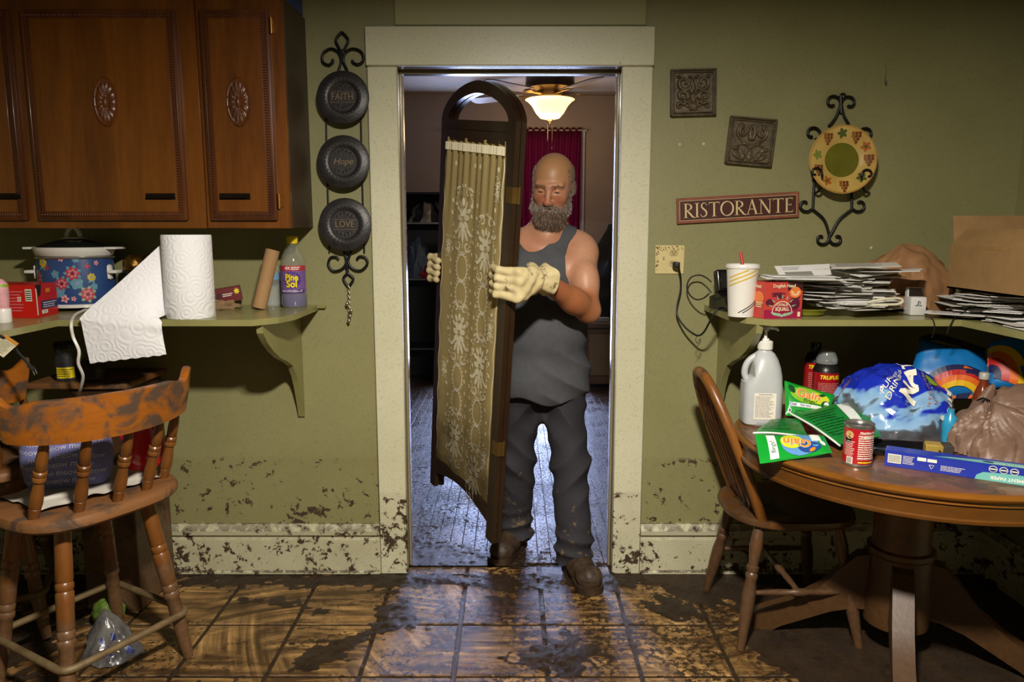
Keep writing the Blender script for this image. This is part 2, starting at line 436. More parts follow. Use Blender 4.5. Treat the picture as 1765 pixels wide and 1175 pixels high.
struct('wall_right', MB().box2((XR, -1.6, 0), (XR+0.1, YW, ZC)), M_WALL)
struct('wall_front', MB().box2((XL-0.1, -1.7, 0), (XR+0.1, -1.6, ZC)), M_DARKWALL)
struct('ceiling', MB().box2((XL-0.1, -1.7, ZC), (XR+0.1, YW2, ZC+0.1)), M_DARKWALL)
# door casing, head casing, panel above, jambs
CW = 0.110
def cas(name, x0, x1):
    mb = MB(); mb.box2((x0, YW-0.022, 0.0), (x1, YW, DT), 0.004)
    return struct(name, mb, M_TRIM)
cas('trim_1', DL-CW, DL+0.004); cas('trim_2', DR-0.004, DR+CW+0.004)
struct('trim_3', MB().box2((DL-CW-0.004, YW-0.026, DT+0.001), (DR+CW+0.008, YW, DT+0.145), 0.004), M_TRIM)
struct('trim_4', MB().box2((-0.442, YW-0.010, DT+0.15), (0.505, YW, ZC-0.02), 0.003), M_PANEL)
mb = MB(); mb.box2((DL-0.019, YW, 0), (DL, YW2, DT)).box2((DL, YW+0.06, 0), (DL+0.012, YW+0.10, DT-0.012), 0.002)
struct('trim_5', mb, M_JAMB)
mb = MB(); mb.box2((DR, YW, 0), (DR+0.019, YW2, DT)).box2((DR-0.012, YW+0.06, 0), (DR, YW+0.10, DT-0.012), 0.002)
struct('trim_6', mb, M_JAMB)
mb = MB(); mb.box2((DL-0.019, YW, DT), (DR+0.019, YW2, DT+0.019)).box2((DL, YW+0.06, DT-0.012), (DR, YW+0.10, DT), 0.002)
struct('trim_7', mb, M_JAMB)
def baseboard(name, a, b, y, n):
    """profile board with a cap bead; runs along X (n='y') or along Y at wall x=y (n='x')"""
    prof = [(0, 0), (0.018, 0), (0.018, 0.148), (0.014, 0.156), (0.014, 0.166), (0.026, 0.172), (0.028, 0.190), (0.018, 0.202), (0.010, 0.215), (0, 0.215)]
    mb = MB()
    if n == 'y': vs = [(x, y-d, z) for x in (a, b) for d, z in prof]
    else: vs = [(y-d, x, z) for x in (b, a) for d, z in prof]
    k = len(prof); mb.add(vs, [tuple(range(k))[::-1], tuple(range(k, 2*k))]+[(i, (i+1) % k, k+(i+1) % k, k+i) for i in range(k)])
    # quarter-round shoe
    if n == 'y': mb.box2((a, y-0.034, 0), (b, y-0.018, 0.018), 0.006)
    return struct(name, mb, M_BASE, 25)
baseboard('baseboard_left', XL, DL-CW, YW, 'y'); baseboard('baseboard_right', DR+CW+0.004, XR, YW, 'y'); baseboard('baseboard_side', 1.4, YW, XR, 'x')
# ---- kitchen floor: slab, tiles, mud
def polar(s, c, kr, ka):
    g = s.n('ShaderNodeNewGeometry').outputs['Position']; v = s.n('ShaderNodeVectorMath', operation='SUBTRACT'); s.l(g, v.inputs[0]); v.inputs[1].default_value = (c[0], c[1], 0)
    x = s.n('ShaderNodeSeparateXYZ'); s.l(v.outputs[0], x.inputs[0]); L = s.n('ShaderNodeVectorMath', operation='LENGTH'); s.l(v.outputs[0], L.inputs[0])
    cb = s.n('ShaderNodeCombineXYZ'); s.l(s.math('MULTIPLY', L.outputs['Value'], kr), cb.inputs[0]); s.l(s.math('MULTIPLY', s.math('ARCTAN2', x.outputs[1], x.outputs[0]), ka), cb.inputs[1]); return cb.outputs[0]
def tile_mat():
    s = NT('muddy_floor_tile'); co = s.coords('world')
    base = s.mix(s.ramp(s.noise(co, 5, 6, 0.6), [(0.3, 0.0), (0.7, 1.0)]), lin('#ad834c'), lin('#c79d64'))
    # wiped mud film: sweeping arcs around a few standing points, plus broad coverage
    st1 = s.noise(polar(s, (-0.55, 1.55), 34, 1.3), 1.0, 5, 0.62, 0.35); st2 = s.noise(polar(s, (0.55, 2.95), 30, 1.6), 1.0, 5, 0.62, 0.45); st3 = s.noise(s.coords('world', (3.0, 36, 1), (0, 0, 0.62)), 1.0, 4, 0.6, 0.5)
    pick = s.ramp(s.noise(co, 1.7, 2), [(0.46, 0.0), (0.53, 1.0)]); pick2 = s.ramp(s.noise(s.coords('world', (1, 1, 1), (0, 0, 1.0)), 2.1, 2), [(0.48, 0.0), (0.55, 1.0)])
    st = s.mix(pick2, s.mix(pick, st1, st2), st3)
    cover = s.noise(co, 2.8, 6, 0.62, 0.4)
    lv = s.math('ADD', s.math('MULTIPLY', st, 0.80), s.math('MULTIPLY', cover, 0.58))
    film = s.ramp(lv, [(0.52, 0.0), (0.63, 0.55), (0.77, 0.96)])
    xx = s.z()[0]; door = s.math('MULTIPLY', s.mrange(xx, -0.55, -0.05), s.mrange(xx, 1.5, 0.8))
    n48 = s.math('ADD', s.noise(co, 38, 7, 0.74), s.math('MULTIPLY', door, 0.05))
    spot = s.ramp(n48, [(0.53, 0.0), (0.575, 0.95)])
    spot = s.math('MULTIPLY', spot, s.ramp(s.math('ADD', s.noise(co, 3.6, 4), s.math('MULTIPLY', door, 0.10)), [(0.46, 0.0), (0.58, 1.0)]))
    col = s.mix(film, base, lin('#3c2611')); col = s.mix(spot, col, lin('#2a1b0d'))
    s.setp(Base_Color=col, Roughness=s.mrange(s.noise(co, 14, 4), 0.35, 0.7, 0.12, 0.36))
    s.bump(s.math('ADD', s.math('ADD', s.math('MULTIPLY', st, 0.6), s.math('MULTIPLY', spot, 0.5)), s.math('MULTIPLY', s.noise(co, 210, 5, 0.75), 1.1)), 0.55, 0.005); return s.m
def mud_mat():
    s = NT('wet_mud'); co = s.coords('world')
    col = s.mix(s.ramp(s.noise(co, 11, 6, 0.65), [(0.3, 0.0), (0.7, 1.0)]), lin('#2c1e10'), lin('#46321c'))
    s.setp(Base_Color=col, Roughness=s.mrange(s.noise(co, 30, 5), 0.3, 0.7, 0.16, 0.5))
    s.bump(s.math('ADD', s.noise(co, 60, 6, 0.7), s.math('MULTIPLY', s.noise(co, 330, 4, 0.75), 1.2)), 1.0, 0.008); return s.m
M_TILE, M_MUD = tile_mat(), mud_mat()
floor = struct('floor', MB().box2((XL-0.1, -1.7, -0.12), (XR+0.1, 3.03, -0.004)), M_MUD)
xl = [-0.189+0.304*k for k in range(-8, 9)]; yl = [3.0]+[2.845-0.318*j for j in range(6)]
cache = {}
for j in range(len(yl)-1):
    for k in range(len(xl)-1):
        x0, x1 = max(xl[k], XL)+0.007, min(xl[k+1], XR)-0.007; y1, y0 = yl[j]-0.006, yl[j+1]+0.006
        if j == 0: 
            if x1 < DL or x0 > DR: y1 = YW-0.002
            else: x0, x1 = max(x0, DL), min(x1, DR)
        if x1-x0 < 0.03: continue
        key = (round(x1-x0, 3), round(y1-y0, 3))
        if key not in cache: cache[key] = MB(M_TILE).box((0, 0, -0.004), (key[0], key[1], 0.008), None, 0.003).mesh('tile', 30)
        o = bpy.data.objects.new('tile', cache[key]); o.location = ((x0+x1)/2, (y0+y1)/2, 0); COL.objects.link(o); o.parent = floor
def fbm(x, y, o=4, s=0.0):
    return mnoise.fractal(Vector((x+s, y-s, s*0.37)), 0.9, 2.1, o)
def sstep(a, b, x): t = min(1, max(0, (x-a)/(b-a))); return t*t*(3-2*t)
def mud_sheet(name, x0, x1, y0, y1, h, fn, label):
    nx, ny = int((x1-x0)/h), int((y1-y0)/h); mb = MB(M_MUD); Z = {}
    for j in range(ny+1):
        for i in range(nx+1): Z[i, j] = fn(x0+h*i, y0+h*j)
    ix = {}
    for j in range(ny):
        for i in range(nx):
            q = [(i, j), (i+1, j), (i+1, j+1), (i, j+1)]
            if max(Z[c] for c in q) <= 0.0: continue
            for c in q:
                if c not in ix: ix[c] = len(mb.v); mb.v.append((x0+h*c[0], y0+h*c[1], min(Z[c], 0.02)-0.0003 if Z[c] > 0 else -0.0025))
            mb.f.append(tuple(ix[c] for c in q)); mb.fm.append(0)
    return solo(name, mb, label, 'mud', M_MUD, 60, None, 'stuff')
def mud_k(x, y):
    m = -0.36 + 0.91*sstep(0.62, 0.98, x+0.22*fbm(x*2, y*2, 3, 5)+0.25*(y-2.4)) 
    m += 0.75*sstep(-1.25, -1.7, x)*0.6
    m += 0.62*sstep(2.74, 2.90, y)                                   # along the baseboard
    m += 0.16*sstep(0.55, 0.15, abs(x-0.05))*sstep(2.35, 2.9, y)      # tracked in through the door
    for cx, cy, rx, ry, a in ((-0.86, 2.67, 0.22, 0.045, -0.25), (-0.42, 2.62, 0.10, 0.16, 0.3), (0.18, 2.33, 0.16, 0.10, 0.2), (-0.62, 2.36, 0.05, 0.2, -0.7), (0.62, 2.62, 0.1, 0.09, 0)):
        dx, dy = x-cx, y-cy; c, d = math.cos(a), math.sin(a); m += 0.75*math.exp(-((dx*c+dy*d)/rx)**2-((dy*c-dx*d)/ry)**2)
    q = math.hypot(x+0.55, y-1.55); m += 0.34*fbm(x*5, y*5, 4, 2) + 0.30*fbm(q*24, math.atan2(y-1.55, x+0.55)*2, 4, 6) + 0.30*fbm(x*26, y*26, 4, 9)
    t = 0.004*min(1.5, max(-1, m*2.2))
    if t > 0: t += 0.0025*fbm(x*45, y*45, 3, 4)*sstep(0, 0.3, m) + 0.004*sstep(0.7, 1.3, x)*(0.4+0.6*fbm(x*9, y*9, 3, 1))
    return max(t, 0.0004) if m > 0 else -0.001
mud_sheet('mud', XL+0.02, XR-0.02, 1.45, 2.93, 0.0072, mud_k, 'wet brown mud smeared over the kitchen floor tiles')
# ---- back room shell
BL, BR = -2.2, 2.2
def plank_mat():
    s = NT('wet_strip_floor'); co = s.coords('obj', (1, 0.1, 1)); w = s.coords('world')
    oi = s.n('ShaderNodeObjectInfo').outputs['Random']
    col = s.mix(s.noise(co, 30, 5), lin('#3c2b1e'), lin('#5a4634')); col = s.mix(s.math('MULTIPLY', oi, 0.6), col, lin('#3a2a1d'))
    sp = s.ramp(s.math('ADD', s.noise(w, 75, 6, 0.78), s.math('MULTIPLY', s.math('SUBTRACT', s.noise(w, 3.5, 3), 0.5), 0.35)), [(0.50, 0.0), (0.56, 1.0)]); col = s.mix(sp, col, lin('#1c1208'))
    s.setp(Base_Color=col, Roughness=s.math('ADD', s.mrange(s.noise(w, 9, 4), 0.35, 0.7, 0.08, 0.24), s.math('MULTIPLY', sp, 0.35)))
    s.bump(s.math('ADD', s.noise(w, 120, 5, 0.7), s.math('MULTIPLY', sp, 1.2)), 0.45, 0.004); return s.m
M_PLANK = plank_mat()
floor2 = struct('floor', MB().box2((BL-0.1, 3.03, -0.12), (BR+0.1, YF+0.1, -0.010)), M_MUD); floor2.name = 'floor.001'
pc = {}
r = random.Random(3); k = 0; x = -1.14
while x < 1.14:
    y = 3.03+0.004
    first = True
    while y < YF-0.02:
        L = round(r.choice((0.9, 1.2, 1.5, 1.8)), 1)
        if first: L = round(r.choice((0.4, 0.7, 1.0, 1.3)), 1); first = False
        L = min(L, YF-0.01-y)
        key = round(L, 2)
        if key not in pc: pc[key] = MB(M_PLANK).box((0, 0, -0.006), (0.0555, key-0.002, 0.012), None, 0.0015).mesh('plank', 30)
        o = bpy.data.objects.new('plank', pc[key]); o.location = (x+0.0285, y+L/2, r.uniform(-0.0006, 0.0006)); o.rotation_euler = (0, r.uniform(-0.008, 0.008), 0)
        COL.objects.link(o); o.parent = floor2; y += L
    x += 0.057
def mud_b(x, y):
    m = -0.50 + 0.55*sstep(3.4, 3.05, y) + 0.42*fbm(x*4, y*3, 5, 7) + 0.50*fbm(x*34, y*30, 4, 3) + 0.25*sstep(0.25, -0.2, x)*sstep(5.2, 3.6, y)
    return 0.0006+0.004*min(1, m*2)+0.001*fbm(x*60, y*60, 2, 4) if m > 0.02 else -0.001
mud_sheet('mud', -0.6, 0.6, 3.0, 5.0, 0.008, mud_b, 'wet mud clods scattered over the strip floor beyond the doorway')
struct('wall_far', MB().box2((BL-0.1, YF, 0), (BR+0.1, YF+0.1, ZC)), M_BACKWALL)
struct('wall_far_left', MB().box2((BL-0.1, YW2, 0), (BL, YF, ZC)), M_BACKWALL)
struct('wall_far_right', MB().box2((BR, YW2, 0), (BR+0.1, YF, ZC)), M_BACKWALL)
struct('ceiling_far', MB().box2((BL-0.1, YW2, ZC), (BR+0.1, YF+0.1, ZC+0.1)), mat('back_room_ceiling', '#b9b0a6', 0.85, var=0.04, space='world'))
struct('trim_8', MB().box2((BL, YF-0.02, 0), (BR, YF, 0.14), 0.004), M_BACKWALL)
# two old screw anchors and a drip stain on the wall beside the plaques
wb = bpy.data.objects['wall_back']
for px, py in ((1172, 249), (1213, 248), (1502, 427)):
    p = atY(px, py, YW-0.001); mb = MB(mat('plaster_chip', '#c9c6b4', 0.8)); mb.lathe([(0.0, 0.003), (0.003, 0.002), (0.006, 0.0)], (0, 0, 0), 9, Matrix.Translation(p) @ Matrix.Rotation(PI/2, 4, 'X')); struct('screw_anchor', mb, parent=wb)
mb = MB(mat('drip_stain', '#2e2818', 0.4)); mb.tube([atY(1526, 108, YW), atY(1528, 120, YW), atY(1526, 134, YW), atY(1527, 143, YW-0.001), atY(1527, 148, YW)], [0.0008, 0.0012, 0.0014, 0.0045, 0.002], 8); struct('drip_stain', mb, parent=wb)
# ------------------------------------------------------------------ left side: cabinets, plate rack, shelf and what stands on it
ZS = 1.128                       # top of the painted shelves
M_CAB = wood('cabinet_walnut', '#542c0a', '#744211', 'z', 5.0, 0.34, coat=0.25, contrast=1.5)
M_CABD = wood('cabinet_dark_molding', '#46220a', '#643410', 'z', 9.0, 0.4, coat=0.2)
M_CABSIDE = wood('cabinet_side_board', '#3a2a18', '#4a3722', 'z', 4.0, 0.5)
M_PULL = mat('antique_pull_metal', '#2c2620', 0.35, 0.8, bump=0.1, bs=80)
M_BRASS = mat('brass_hinge_metal', '#b5813a', 0.3, 0.9)
M_IRON = mat('black_iron', '#1b191b', 0.45, 0.5, bump=0.25, bs=120)
YC, ZB, ZT = 2.66, 1.429, 2.21
XCR = -0.781
def cab_x(px, y=300): return atY(px, y, YC).x
xs = cab_x(352)
def cabinet(label, x0, x1, doors, side=False):
    t = thing('wall_cabinet', label, 'cabinet', ((x0+x1)/2, (YC+YW)/2, ZB))
    mb = MB(M_CAB); mb.box2((x0, YC, ZB), (x1, YC+0.02, ZT), 0.002)
    mb.use(M_CABSIDE).box2((x0, YC+0.02, ZB+0.003), (x1, YW, ZT))
    part('body', mb, t, world=True)
    for d0, d1, ros, hx0, hx1, hinge in doors:
        z0, z1 = ZB+0.028, ZT-0.05; yf = YC-0.019
        dm = MB(M_CABD); dm.box2((d0, yf, z0), (d1, YC-0.001, z1), 0.006, 2)
        dm.use(M_CAB).box2((d0+0.030, yf-0.0015, z0+0.030), (d1-0.030, yf+0.004, z1-0.030), 0.001)
        d = part('door', dm, t, world=True)
        bm = MB(M_CABD); fr = front(0, yf-0.0005, 0)
        def bead(u, v, hor):
            a, b = (0.0042, 0.011) if hor else (0.011, 0.0042)
            bm.box((u, yf-0.002, v), (a, 0.007, b), None, 0.0018)
        ins = 0.019; n = int((d1-d0-2*ins)/0.0088)
        for i in range(n+1):
            u = d0+ins+(d1-d0-2*ins)*i/n; bead(u, z0+ins, True); bead(u, z1-ins, True)
        n = int((z1-z0-2*ins)/0.0088)
        for i in range(1, n):
            v = z0+ins+(z1-z0-2*ins)*i/n; bead(d0+ins, v, False); bead(d1-ins, v, False)
        for u, v, du, dv in (((d0+d1)/2, z0+0.010, (d1-d0)/2-0.008, 0.003), ((d0+d1)/2, z1-0.010, (d1-d0)/2-0.008, 0.003), (d0+0.010, (z0+z1)/2, 0.003, (z1-z0)/2-0.008), (d1-0.010, (z0+z1)/2, 0.003, (z1-z0)/2-0.008)):
            bm.box((u, yf-0.001, v), (du*2, 0.006, dv*2), None, 0.002)
        part('bead_molding', bm, d, world=True, kind='stuff')
        if ros:
            ru, rv = ros; a, b = 0.041, 0.083; rm = MB(M_CABD)
            def fh(i, j):
                q = 2*PI*i; s = j; c = math.cos(q); e = math.sin(q)
                pet = 0.5+0.5*math.cos(q*14)
                h = 0.0
                if s < 0.22: h = 0.010*math.sqrt(max(0, 1-(s/0.22)**2))+0.003
                elif s < 0.84: h = 0.003+0.007*math.sin(PI*(s-0.22)/0.62)*(0.25+0.75*pet)
                elif s < 0.97: h = 0.0065
                rr = s*(1.0 if s < 0.84 else 1.0)
                return (ru+a*rr*c, yf-0.0018-h, rv+b*rr*e)
            rm.grid(fh, 84, 16, cu=True); part('rosette', rm, d, world=True, smooth=50)
        if hx0 is not None:
            zh = atY(300, 339, YC).z; hm = MB(M_PULL)
            hm.box2((hx0, yf-0.0042, zh-0.011), (hx1, yf-0.0012, zh+0.011), 0.002)
            hm.tube([(hx0+0.006, yf-0.003, zh), (hx0+0.012, yf-0.018, zh), (hx1-0.012, yf-0.018, zh), (hx1-0.006, yf-0.003, zh)], 0.005, 8)
            part('handle', hm, d, world=True)
        for hz in hinge:
            km = MB(M_BRASS); km.tube([(d1+0.006, YC-0.006, hz-0.026), (d1+0.006, YC-0.006, hz+0.026)], 0.0055, 10)
            km.box2((d1+0.008, YC-0.003, hz-0.022), (d1+0.018, YC, hz+0.022), 0.001); part('hinge', km, t, world=True)
    return t
zr = atY(188, 178, YC).z
cabinet('dark walnut wall cabinet with two beaded doors above the slow cooker', XL+0.01, xs-0.001,
        [(cab_x(64), cab_x(322), (atY(188, 178, YC).x, zr), atY(256, 339, YC).x, atY(307, 339, YC).x, ()), (cab_x(64)-0.56, cab_x(45), (cab_x(45)-0.26, zr), atY(2, 339, YC).x, atY(44, 339, YC).x, ())])
cabinet('narrow walnut wall cabinet with one beaded door beside the plate rack', xs+0.001, XCR,
        [(cab_x(362), cab_x(477), (atY(415, 178, YC).x, zr), atY(382, 339, YC).x, atY(435, 339, YC).x, (atY(475, 45, YC).z, atY(480, 347, YC).z))])
# blue box lying on top of the narrow cabinet
t = thing('blue_carton', 'blue carton with white letters lying on the narrow cabinet', 'box', (-0.85, 2.80, ZT+0.001))
mb = MB(mat('blue_carton_card', '#1f3e86', 0.4)); mb.box((0, 0, 0.06), (0.14, 0.24, 0.12), None, 0.003); part('body', mb, t)
mb = MB(mat('white_print', '#e8e8ea', 0.5)); mb.text('NET', 0.075, plane((0.0712, 0, 0.062), (0, 1, 0), (0, 0, 1)), bold=0.02); part('lettering', mb, t)
# ---- iron plate rack with three black plates
YR = 2.937
def wpt(px, py, Y=YR): return atY(px, py, Y)
t = thing('plate_rack', 'black wrought iron rack holding three plates beside the cabinet', 'plate rack', wpt(597, 490))
mb = MB(M_IRON)
def iron(pts, r=0.0052, smoothn=6, Y=YR, n=8, m=mb, closed=False):
    P = [wpt(p[0], p[1], p[2] if len(p) > 2 else Y) for p in pts]
    m.tube(catmull(P, smoothn, closed) if smoothn else P, r, n, closed)
iron([(562, 200), (564, 300), (568, 435)], 0.0035, 0); iron([(622, 200), (624, 300), (628, 435)], 0.0035, 0)
part('side_rods', mb, t, world=True)
mb = MB(M_IRON)
iron([(589, 55), (579, 68), (583, 80), (587, 88), (588, 96)], m=mb); iron([(589, 55), (600, 68), (596, 80), (592, 88), (591, 96)], m=mb)
iron([(583, 122), (588, 105), (583, 90), (570, 84), (557, 92), (556, 106), (566, 112), (574, 106), (572, 103)], m=mb)
iron([(599, 122), (592, 105), (596, 90), (609, 84), (623, 90), (626, 104), (617, 111), (608, 107), (608, 103)], m=mb)
mb.box(wpt(590, 97), (0.011, 0.012, 0.05), None, 0.002); part('top_finial', mb, t, world=True)
mb = MB(M_IRON)
iron([(592, 432), (597, 450), (590, 463), (575, 467), (566, 456), (570, 444), (580, 443), (584, 447)], m=mb)
iron([(606, 432), (600, 450), (608, 463), (622, 466), (633, 455), (630, 444), (620, 442), (615, 447)], m=mb)
iron([(599, 462), (599, 470), (592, 480), (600, 494)], m=mb); iron([(599, 462), (599, 470), (609, 480), (601, 494)], m=mb)
mb.box(wpt(598, 455), (0.012, 0.012, 0.04), None, 0.002); part('bottom_finial', mb, t, world=True)
M_BPLATE = mat('black_embossed_plate', '#232022', 0.40, 0.15, bump=0.18, bs=110, c2='#34302e', vs=30)
M_GOLDPR = mat('worn_bronze_lettering', '#8d7658', 0.45, 0.4)
for nm, txt, px, py in (('faith', 'FAITH', 591, 168), ('hope', 'Hope', 592, 279), ('love', 'LOVE', 595, 387)):
    c = wpt(px, py, 2.905); R = 45.5*mpp(2.905, c.z)
    t = thing('decorative_plate', {'FAITH': 'round black plate reading FAITH, topmost in the iron rack', 'Hope': 'round black plate reading Hope, middle of the iron rack', 'LOVE': 'round black plate reading LOVE, lowest in the iron rack'}[txt], 'plate', c, (math.radians(-4), 0, 0), 'plates in the iron rack')
    mb = MB(M_BPLATE); Mx = Matrix.Rotation(PI/2, 4, 'X')
    mb.lathe([(0.0, 0.006), (R*0.52, 0.006), (R*0.56, 0.010), (R*0.74, 0.013), (R*0.80, 0.010), (R*0.88, 0.009), (R*0.985, 0.004), (R, 0.0), (R*0.97, -0.004), (R*0.7, -0.012), (0.0, -0.014)], (0, 0, 0), 56, Mx)
    d = part('dish', mb, t)
    mb = MB(M_BPLATE); fr = plane((0, -0.0065, 0), (1, 0, 0), (0, 0, 1))
    for k in range(26):
        a = 2*PI*k/26; mb.lathe([(0.0, 0.003), (0.003, 0.002), (0.0042, 0)], (0, 0, 0), 6, Matrix.Translation((R*0.66*math.cos(a), -0.012, R*0.66*math.sin(a))) @ Mx)
    for sgn in (-1, 1):
        for k in range(5):
            mb.tube([(x_, -0.0075, z_) for x_, z_ in spiral(-0.028+0.014*k, sgn*(0.030+0.006*(2-abs(k-2))), 0.007, 0.001, 0, 5.5, 12)], 0.0012, 5)
    part('embossing', mb, d)
    mb = MB(M_GOLDPR)
    if txt == 'Hope': mb.text(txt, 0.034, fr, 0, 0, 0.002, shear=0.3, extr=0.0008)
    else:
        mb.text(txt, 0.036, fr, 0, 0, 0.003, sx=0.86, extr=0.0008); 
        for v in (-0.019, 0.019): mb.rect(-0.046, v-0.0006, 0.046, v+0.0006, fr, 0.0015)
    part('lettering', mb, d)
# charm chain
t = thing('charm_chain', 'silver charm chain hanging below the iron plate rack', 'chain', wpt(602, 558, 2.925))
mb = MB(mat('tarnished_silver', '#9a927c', 0.35, 0.85, bump=0.1)); A = wpt(601, 493, 2.927); B = wpt(602, 540, 2.927)
for k in range(12):
    p = A.lerp(B, k/11); r_ = 0.0048; ax = k % 2
    mb.tube([p+Vector((r_*math.cos(a) if ax else 0, 0 if ax else r_*math.cos(a), r_*1.3*math.sin(a))) for a in [2*PI*i/10 for i in range(10)]], 0.0013, 5, True)
part('links', mb, t, world=True)
for k, (px, py) in enumerate(((598, 524), (603, 545), (601, 553), (605, 536))):
    p = wpt(px, py, 2.922); q = MB(MATS['tarnished_silver']); s_ = 0.007
    q.lathe([(0.0, -s_*1.6), (s_*0.6, -s_), (s_, 0), (s_*0.8, s_*0.8), (s_*0.25, s_*1.2), (0, s_*1.3)], p, 12, sy=0.5); part('charm', q, t, world=True)
# ---- left shelf (L-shaped) with bracket and cleat
YE = 2.452                      # front edge of the shelves
t = thing('wall_shelf', 'olive painted corner shelf under the walnut wall cabinets', 'shelf', (-1.2, YW, ZS-0.02))
poly = [(-0.772, YW), (-0.772, 2.62), (-0.80, 2.53), (-0.865, YE), (-1.51, YE), (-1.51, 1.55), (XL, 1.55), (XL, YW)]
def flat(z): return lambda u, v, w=0.0: Vector((u, v, z+w))
mb = MB(M_SHELF); mb.prism(poly, 0.021, flat(ZS-0.021)); part('top', mb, t, world=True, smooth=20)
def bracket(x, yb=YW):
    pts = [(0, 0), (0.46, 0), (0.455, -0.03), (0.42, -0.065), (0.36, -0.105), (0.28, -0.145), (0.20, -0.172), (0.135, -0.20), (0.09, -0.25), (0.062, -0.30), (0.035, -0.37), (0.016, -0.43), (0, -0.44)]
    m = MB(M_SHELF); m.prism(pts, 0.022, lambda u, v, w: Vector((x+w-0.011, yb-u, ZS-0.0212+v))); return m
xb = atY(520, 640, 2.95).x
part('bracket', bracket(-0.855), t, world=True, smooth=20)
mb = MB(M_SHELF); p = atY(563, 529, YW); mb.box2((-0.88, YW-0.02, p.z-0.004), (p.x, YW, p.z+0.009), 0.003); part('cleat', mb, t, world=True)
# ---- slow cooker
M_WHITE = mat('white_glazed', '#e6e2da', 0.25, var=0.02, coat=0.3)
M_DENIM = mat('blue_cooker_enamel', '#2d4a80', 0.35, var=0.08, coat=0.2)
M_STEEL = mat('brushed_steel', '#b9b6b0', 0.3, 0.9)
C = Vector((atZ(110, 537, ZS).x, 2.805, ZS)); A_, B_ = 0.135, 0.118
t = thing('slow_cooker', 'blue floral slow cooker with white lid rim and loop handle', 'slow cooker', C)
k_ = B_/A_
mb = MB(M_DENIM); mb.lathe([(A_*0.93, 0.022), (A_*0.985, 0.03), (A_, 0.06), (A_*0.985, 0.13), (A_*0.955, 0.192)], n=48, sy=k_); body = part('body', mb, t)
mb = MB(M_WHITE); mb.lathe([(A_*0.80, 0.012), (A_*0.99, 0.014), (A_*1.0, 0.022), (A_*0.94, 0.028)], n=48, sy=k_)
for sx_ in (-1, 1):
    for sy_ in (-1, 1): mb.lathe([(0.012, 0.0), (0.015, 0.013)], (sx_*A_*0.55, sy_*B_*0.5, 0), 12)
part('base', mb, t)
mb = MB(M_STEEL); mb.lathe([(A_*0.95, 0.190), (A_*1.0, 0.192), (A_*1.01, 0.197), (A_*0.97, 0.202)], n=48, sy=k_); part('band', mb, t)
mb = MB(M_WHITE); mb.lathe([(A_*0.93, 0.200), (A_*0.98, 0.204), (A_*1.04, 0.225), (A_*1.05, 0.232), (A_*1.0, 0.233), (A_*0.9, 0.222)], n=48, sy=k_)
for s in (-1, 1): mb.box((s*A_*1.10, 0, 0.229), (0.05, 0.075, 0.009), None, 0.004, 2)
part('crock_rim', mb, t)
mb = MB(mat('smoked_lid_glass', '#1a1d1a', 0.06, var=0.0, coat=0.6)); mb.lathe([(A_*0.97, 0.233), (A_*0.8, 0.244), (A_*0.5, 0.256), (A_*0.2, 0.262), (0.0, 0.263)], n=48, sy=k_); lid = part('lid', mb, t)
mb = MB(M_WHITE); mb.lathe([(0.0, 0.262), (0.040, 0.263), (0.036, 0.269), (0.0, 0.270)], n=24)
mb.tube([(0.024*math.cos(a), 0, 0.270+0.036*math.sin(a)) for a in [PI*i/14 for i in range(15)]], [0.0085]*15, 10); part('knob', mb, lid)
for s in (-1, 1):
    mb = MB(M_WHITE); mb.lathe([(0.0, -0.030), (0.012, -0.024), (0.014, 0.0), (0.012, 0.024), (0, 0.030)], n=14, M=Matrix.Translation((s*(A_+0.001), -0.02, 0.140)), sx=0.5, sy=1.4)
    mb.box((s*(A_+0.019), -0.02, 0.142), (0.036, 0.05, 0.013), None, 0.006, 2); part('handle', mb, t)
P_ = {n: mat('print_'+n, c, 0.4, var=0.1, vs=60) for n, c in dict(red='#b23545', rose='#d77b84', pink='#e0a3a8', yellow='#d8b62c', teal='#5f97a8', sage='#8fa889', white='#e4e2dc', darkred='#7d1a2c', lilac='#8c8fc0').items()}
Rf = lambda v: A_*(1.0 - 0.045*max(0, (v-0.06)/0.13))
def cook(u, v, w=0.0):
    a = u/A_; r_ = Rf(v)+0.0012+w; return Vector((r_*math.sin(a), -r_*k_*math.cos(a)-0.0006, v))
fl = MB(P_['teal'])
def petals(u, v, r, n, m, w, a0=0.0, asp=0.55):
    fl.use(m)
    for k in range(n):
        a = a0+2*PI*k/n; fl.ell(u+r*0.55*math.cos(a), v+r*0.55*math.sin(a), r*0.55, r*asp*0.62, cook, w, 10, a)
def flower(u, v, r, kind):
    if kind == 'rose': petals(u, v, r*1.25, 7, P_['teal' if random.random() < .5 else 'sage'], 0.0002, 0.4, 0.4); petals(u, v, r, 7, P_['red'], 0.0005); petals(u, v, r*0.68, 6, P_['rose'], 0.0008, 0.3); petals(u, v, r*0.36, 5, P_['darkred'], 0.0011)
    elif kind == 'yellow': petals(u, v-r*0.5, r*1.1, 5, P_['teal'], 0.0002, 0.2, 0.5); petals(u, v, r, 7, P_['yellow'], 0.0005); petals(u, v, r*0.4, 5, P_['sage'], 0.0008)
    elif kind == 'teal': petals(u, v, r, 5, P_['teal'], 0.0003, 0.5, 0.8); petals(u, v, r*0.35, 5, P_['lilac'], 0.0006)
    elif kind == 'pink': petals(u, v, r, 5, P_['pink'], 0.0003); petals(u, v, r*0.4, 4, P_['red'], 0.0006)
    elif kind == 'bud': petals(u, v, r, 4, P_['red'], 0.0003)
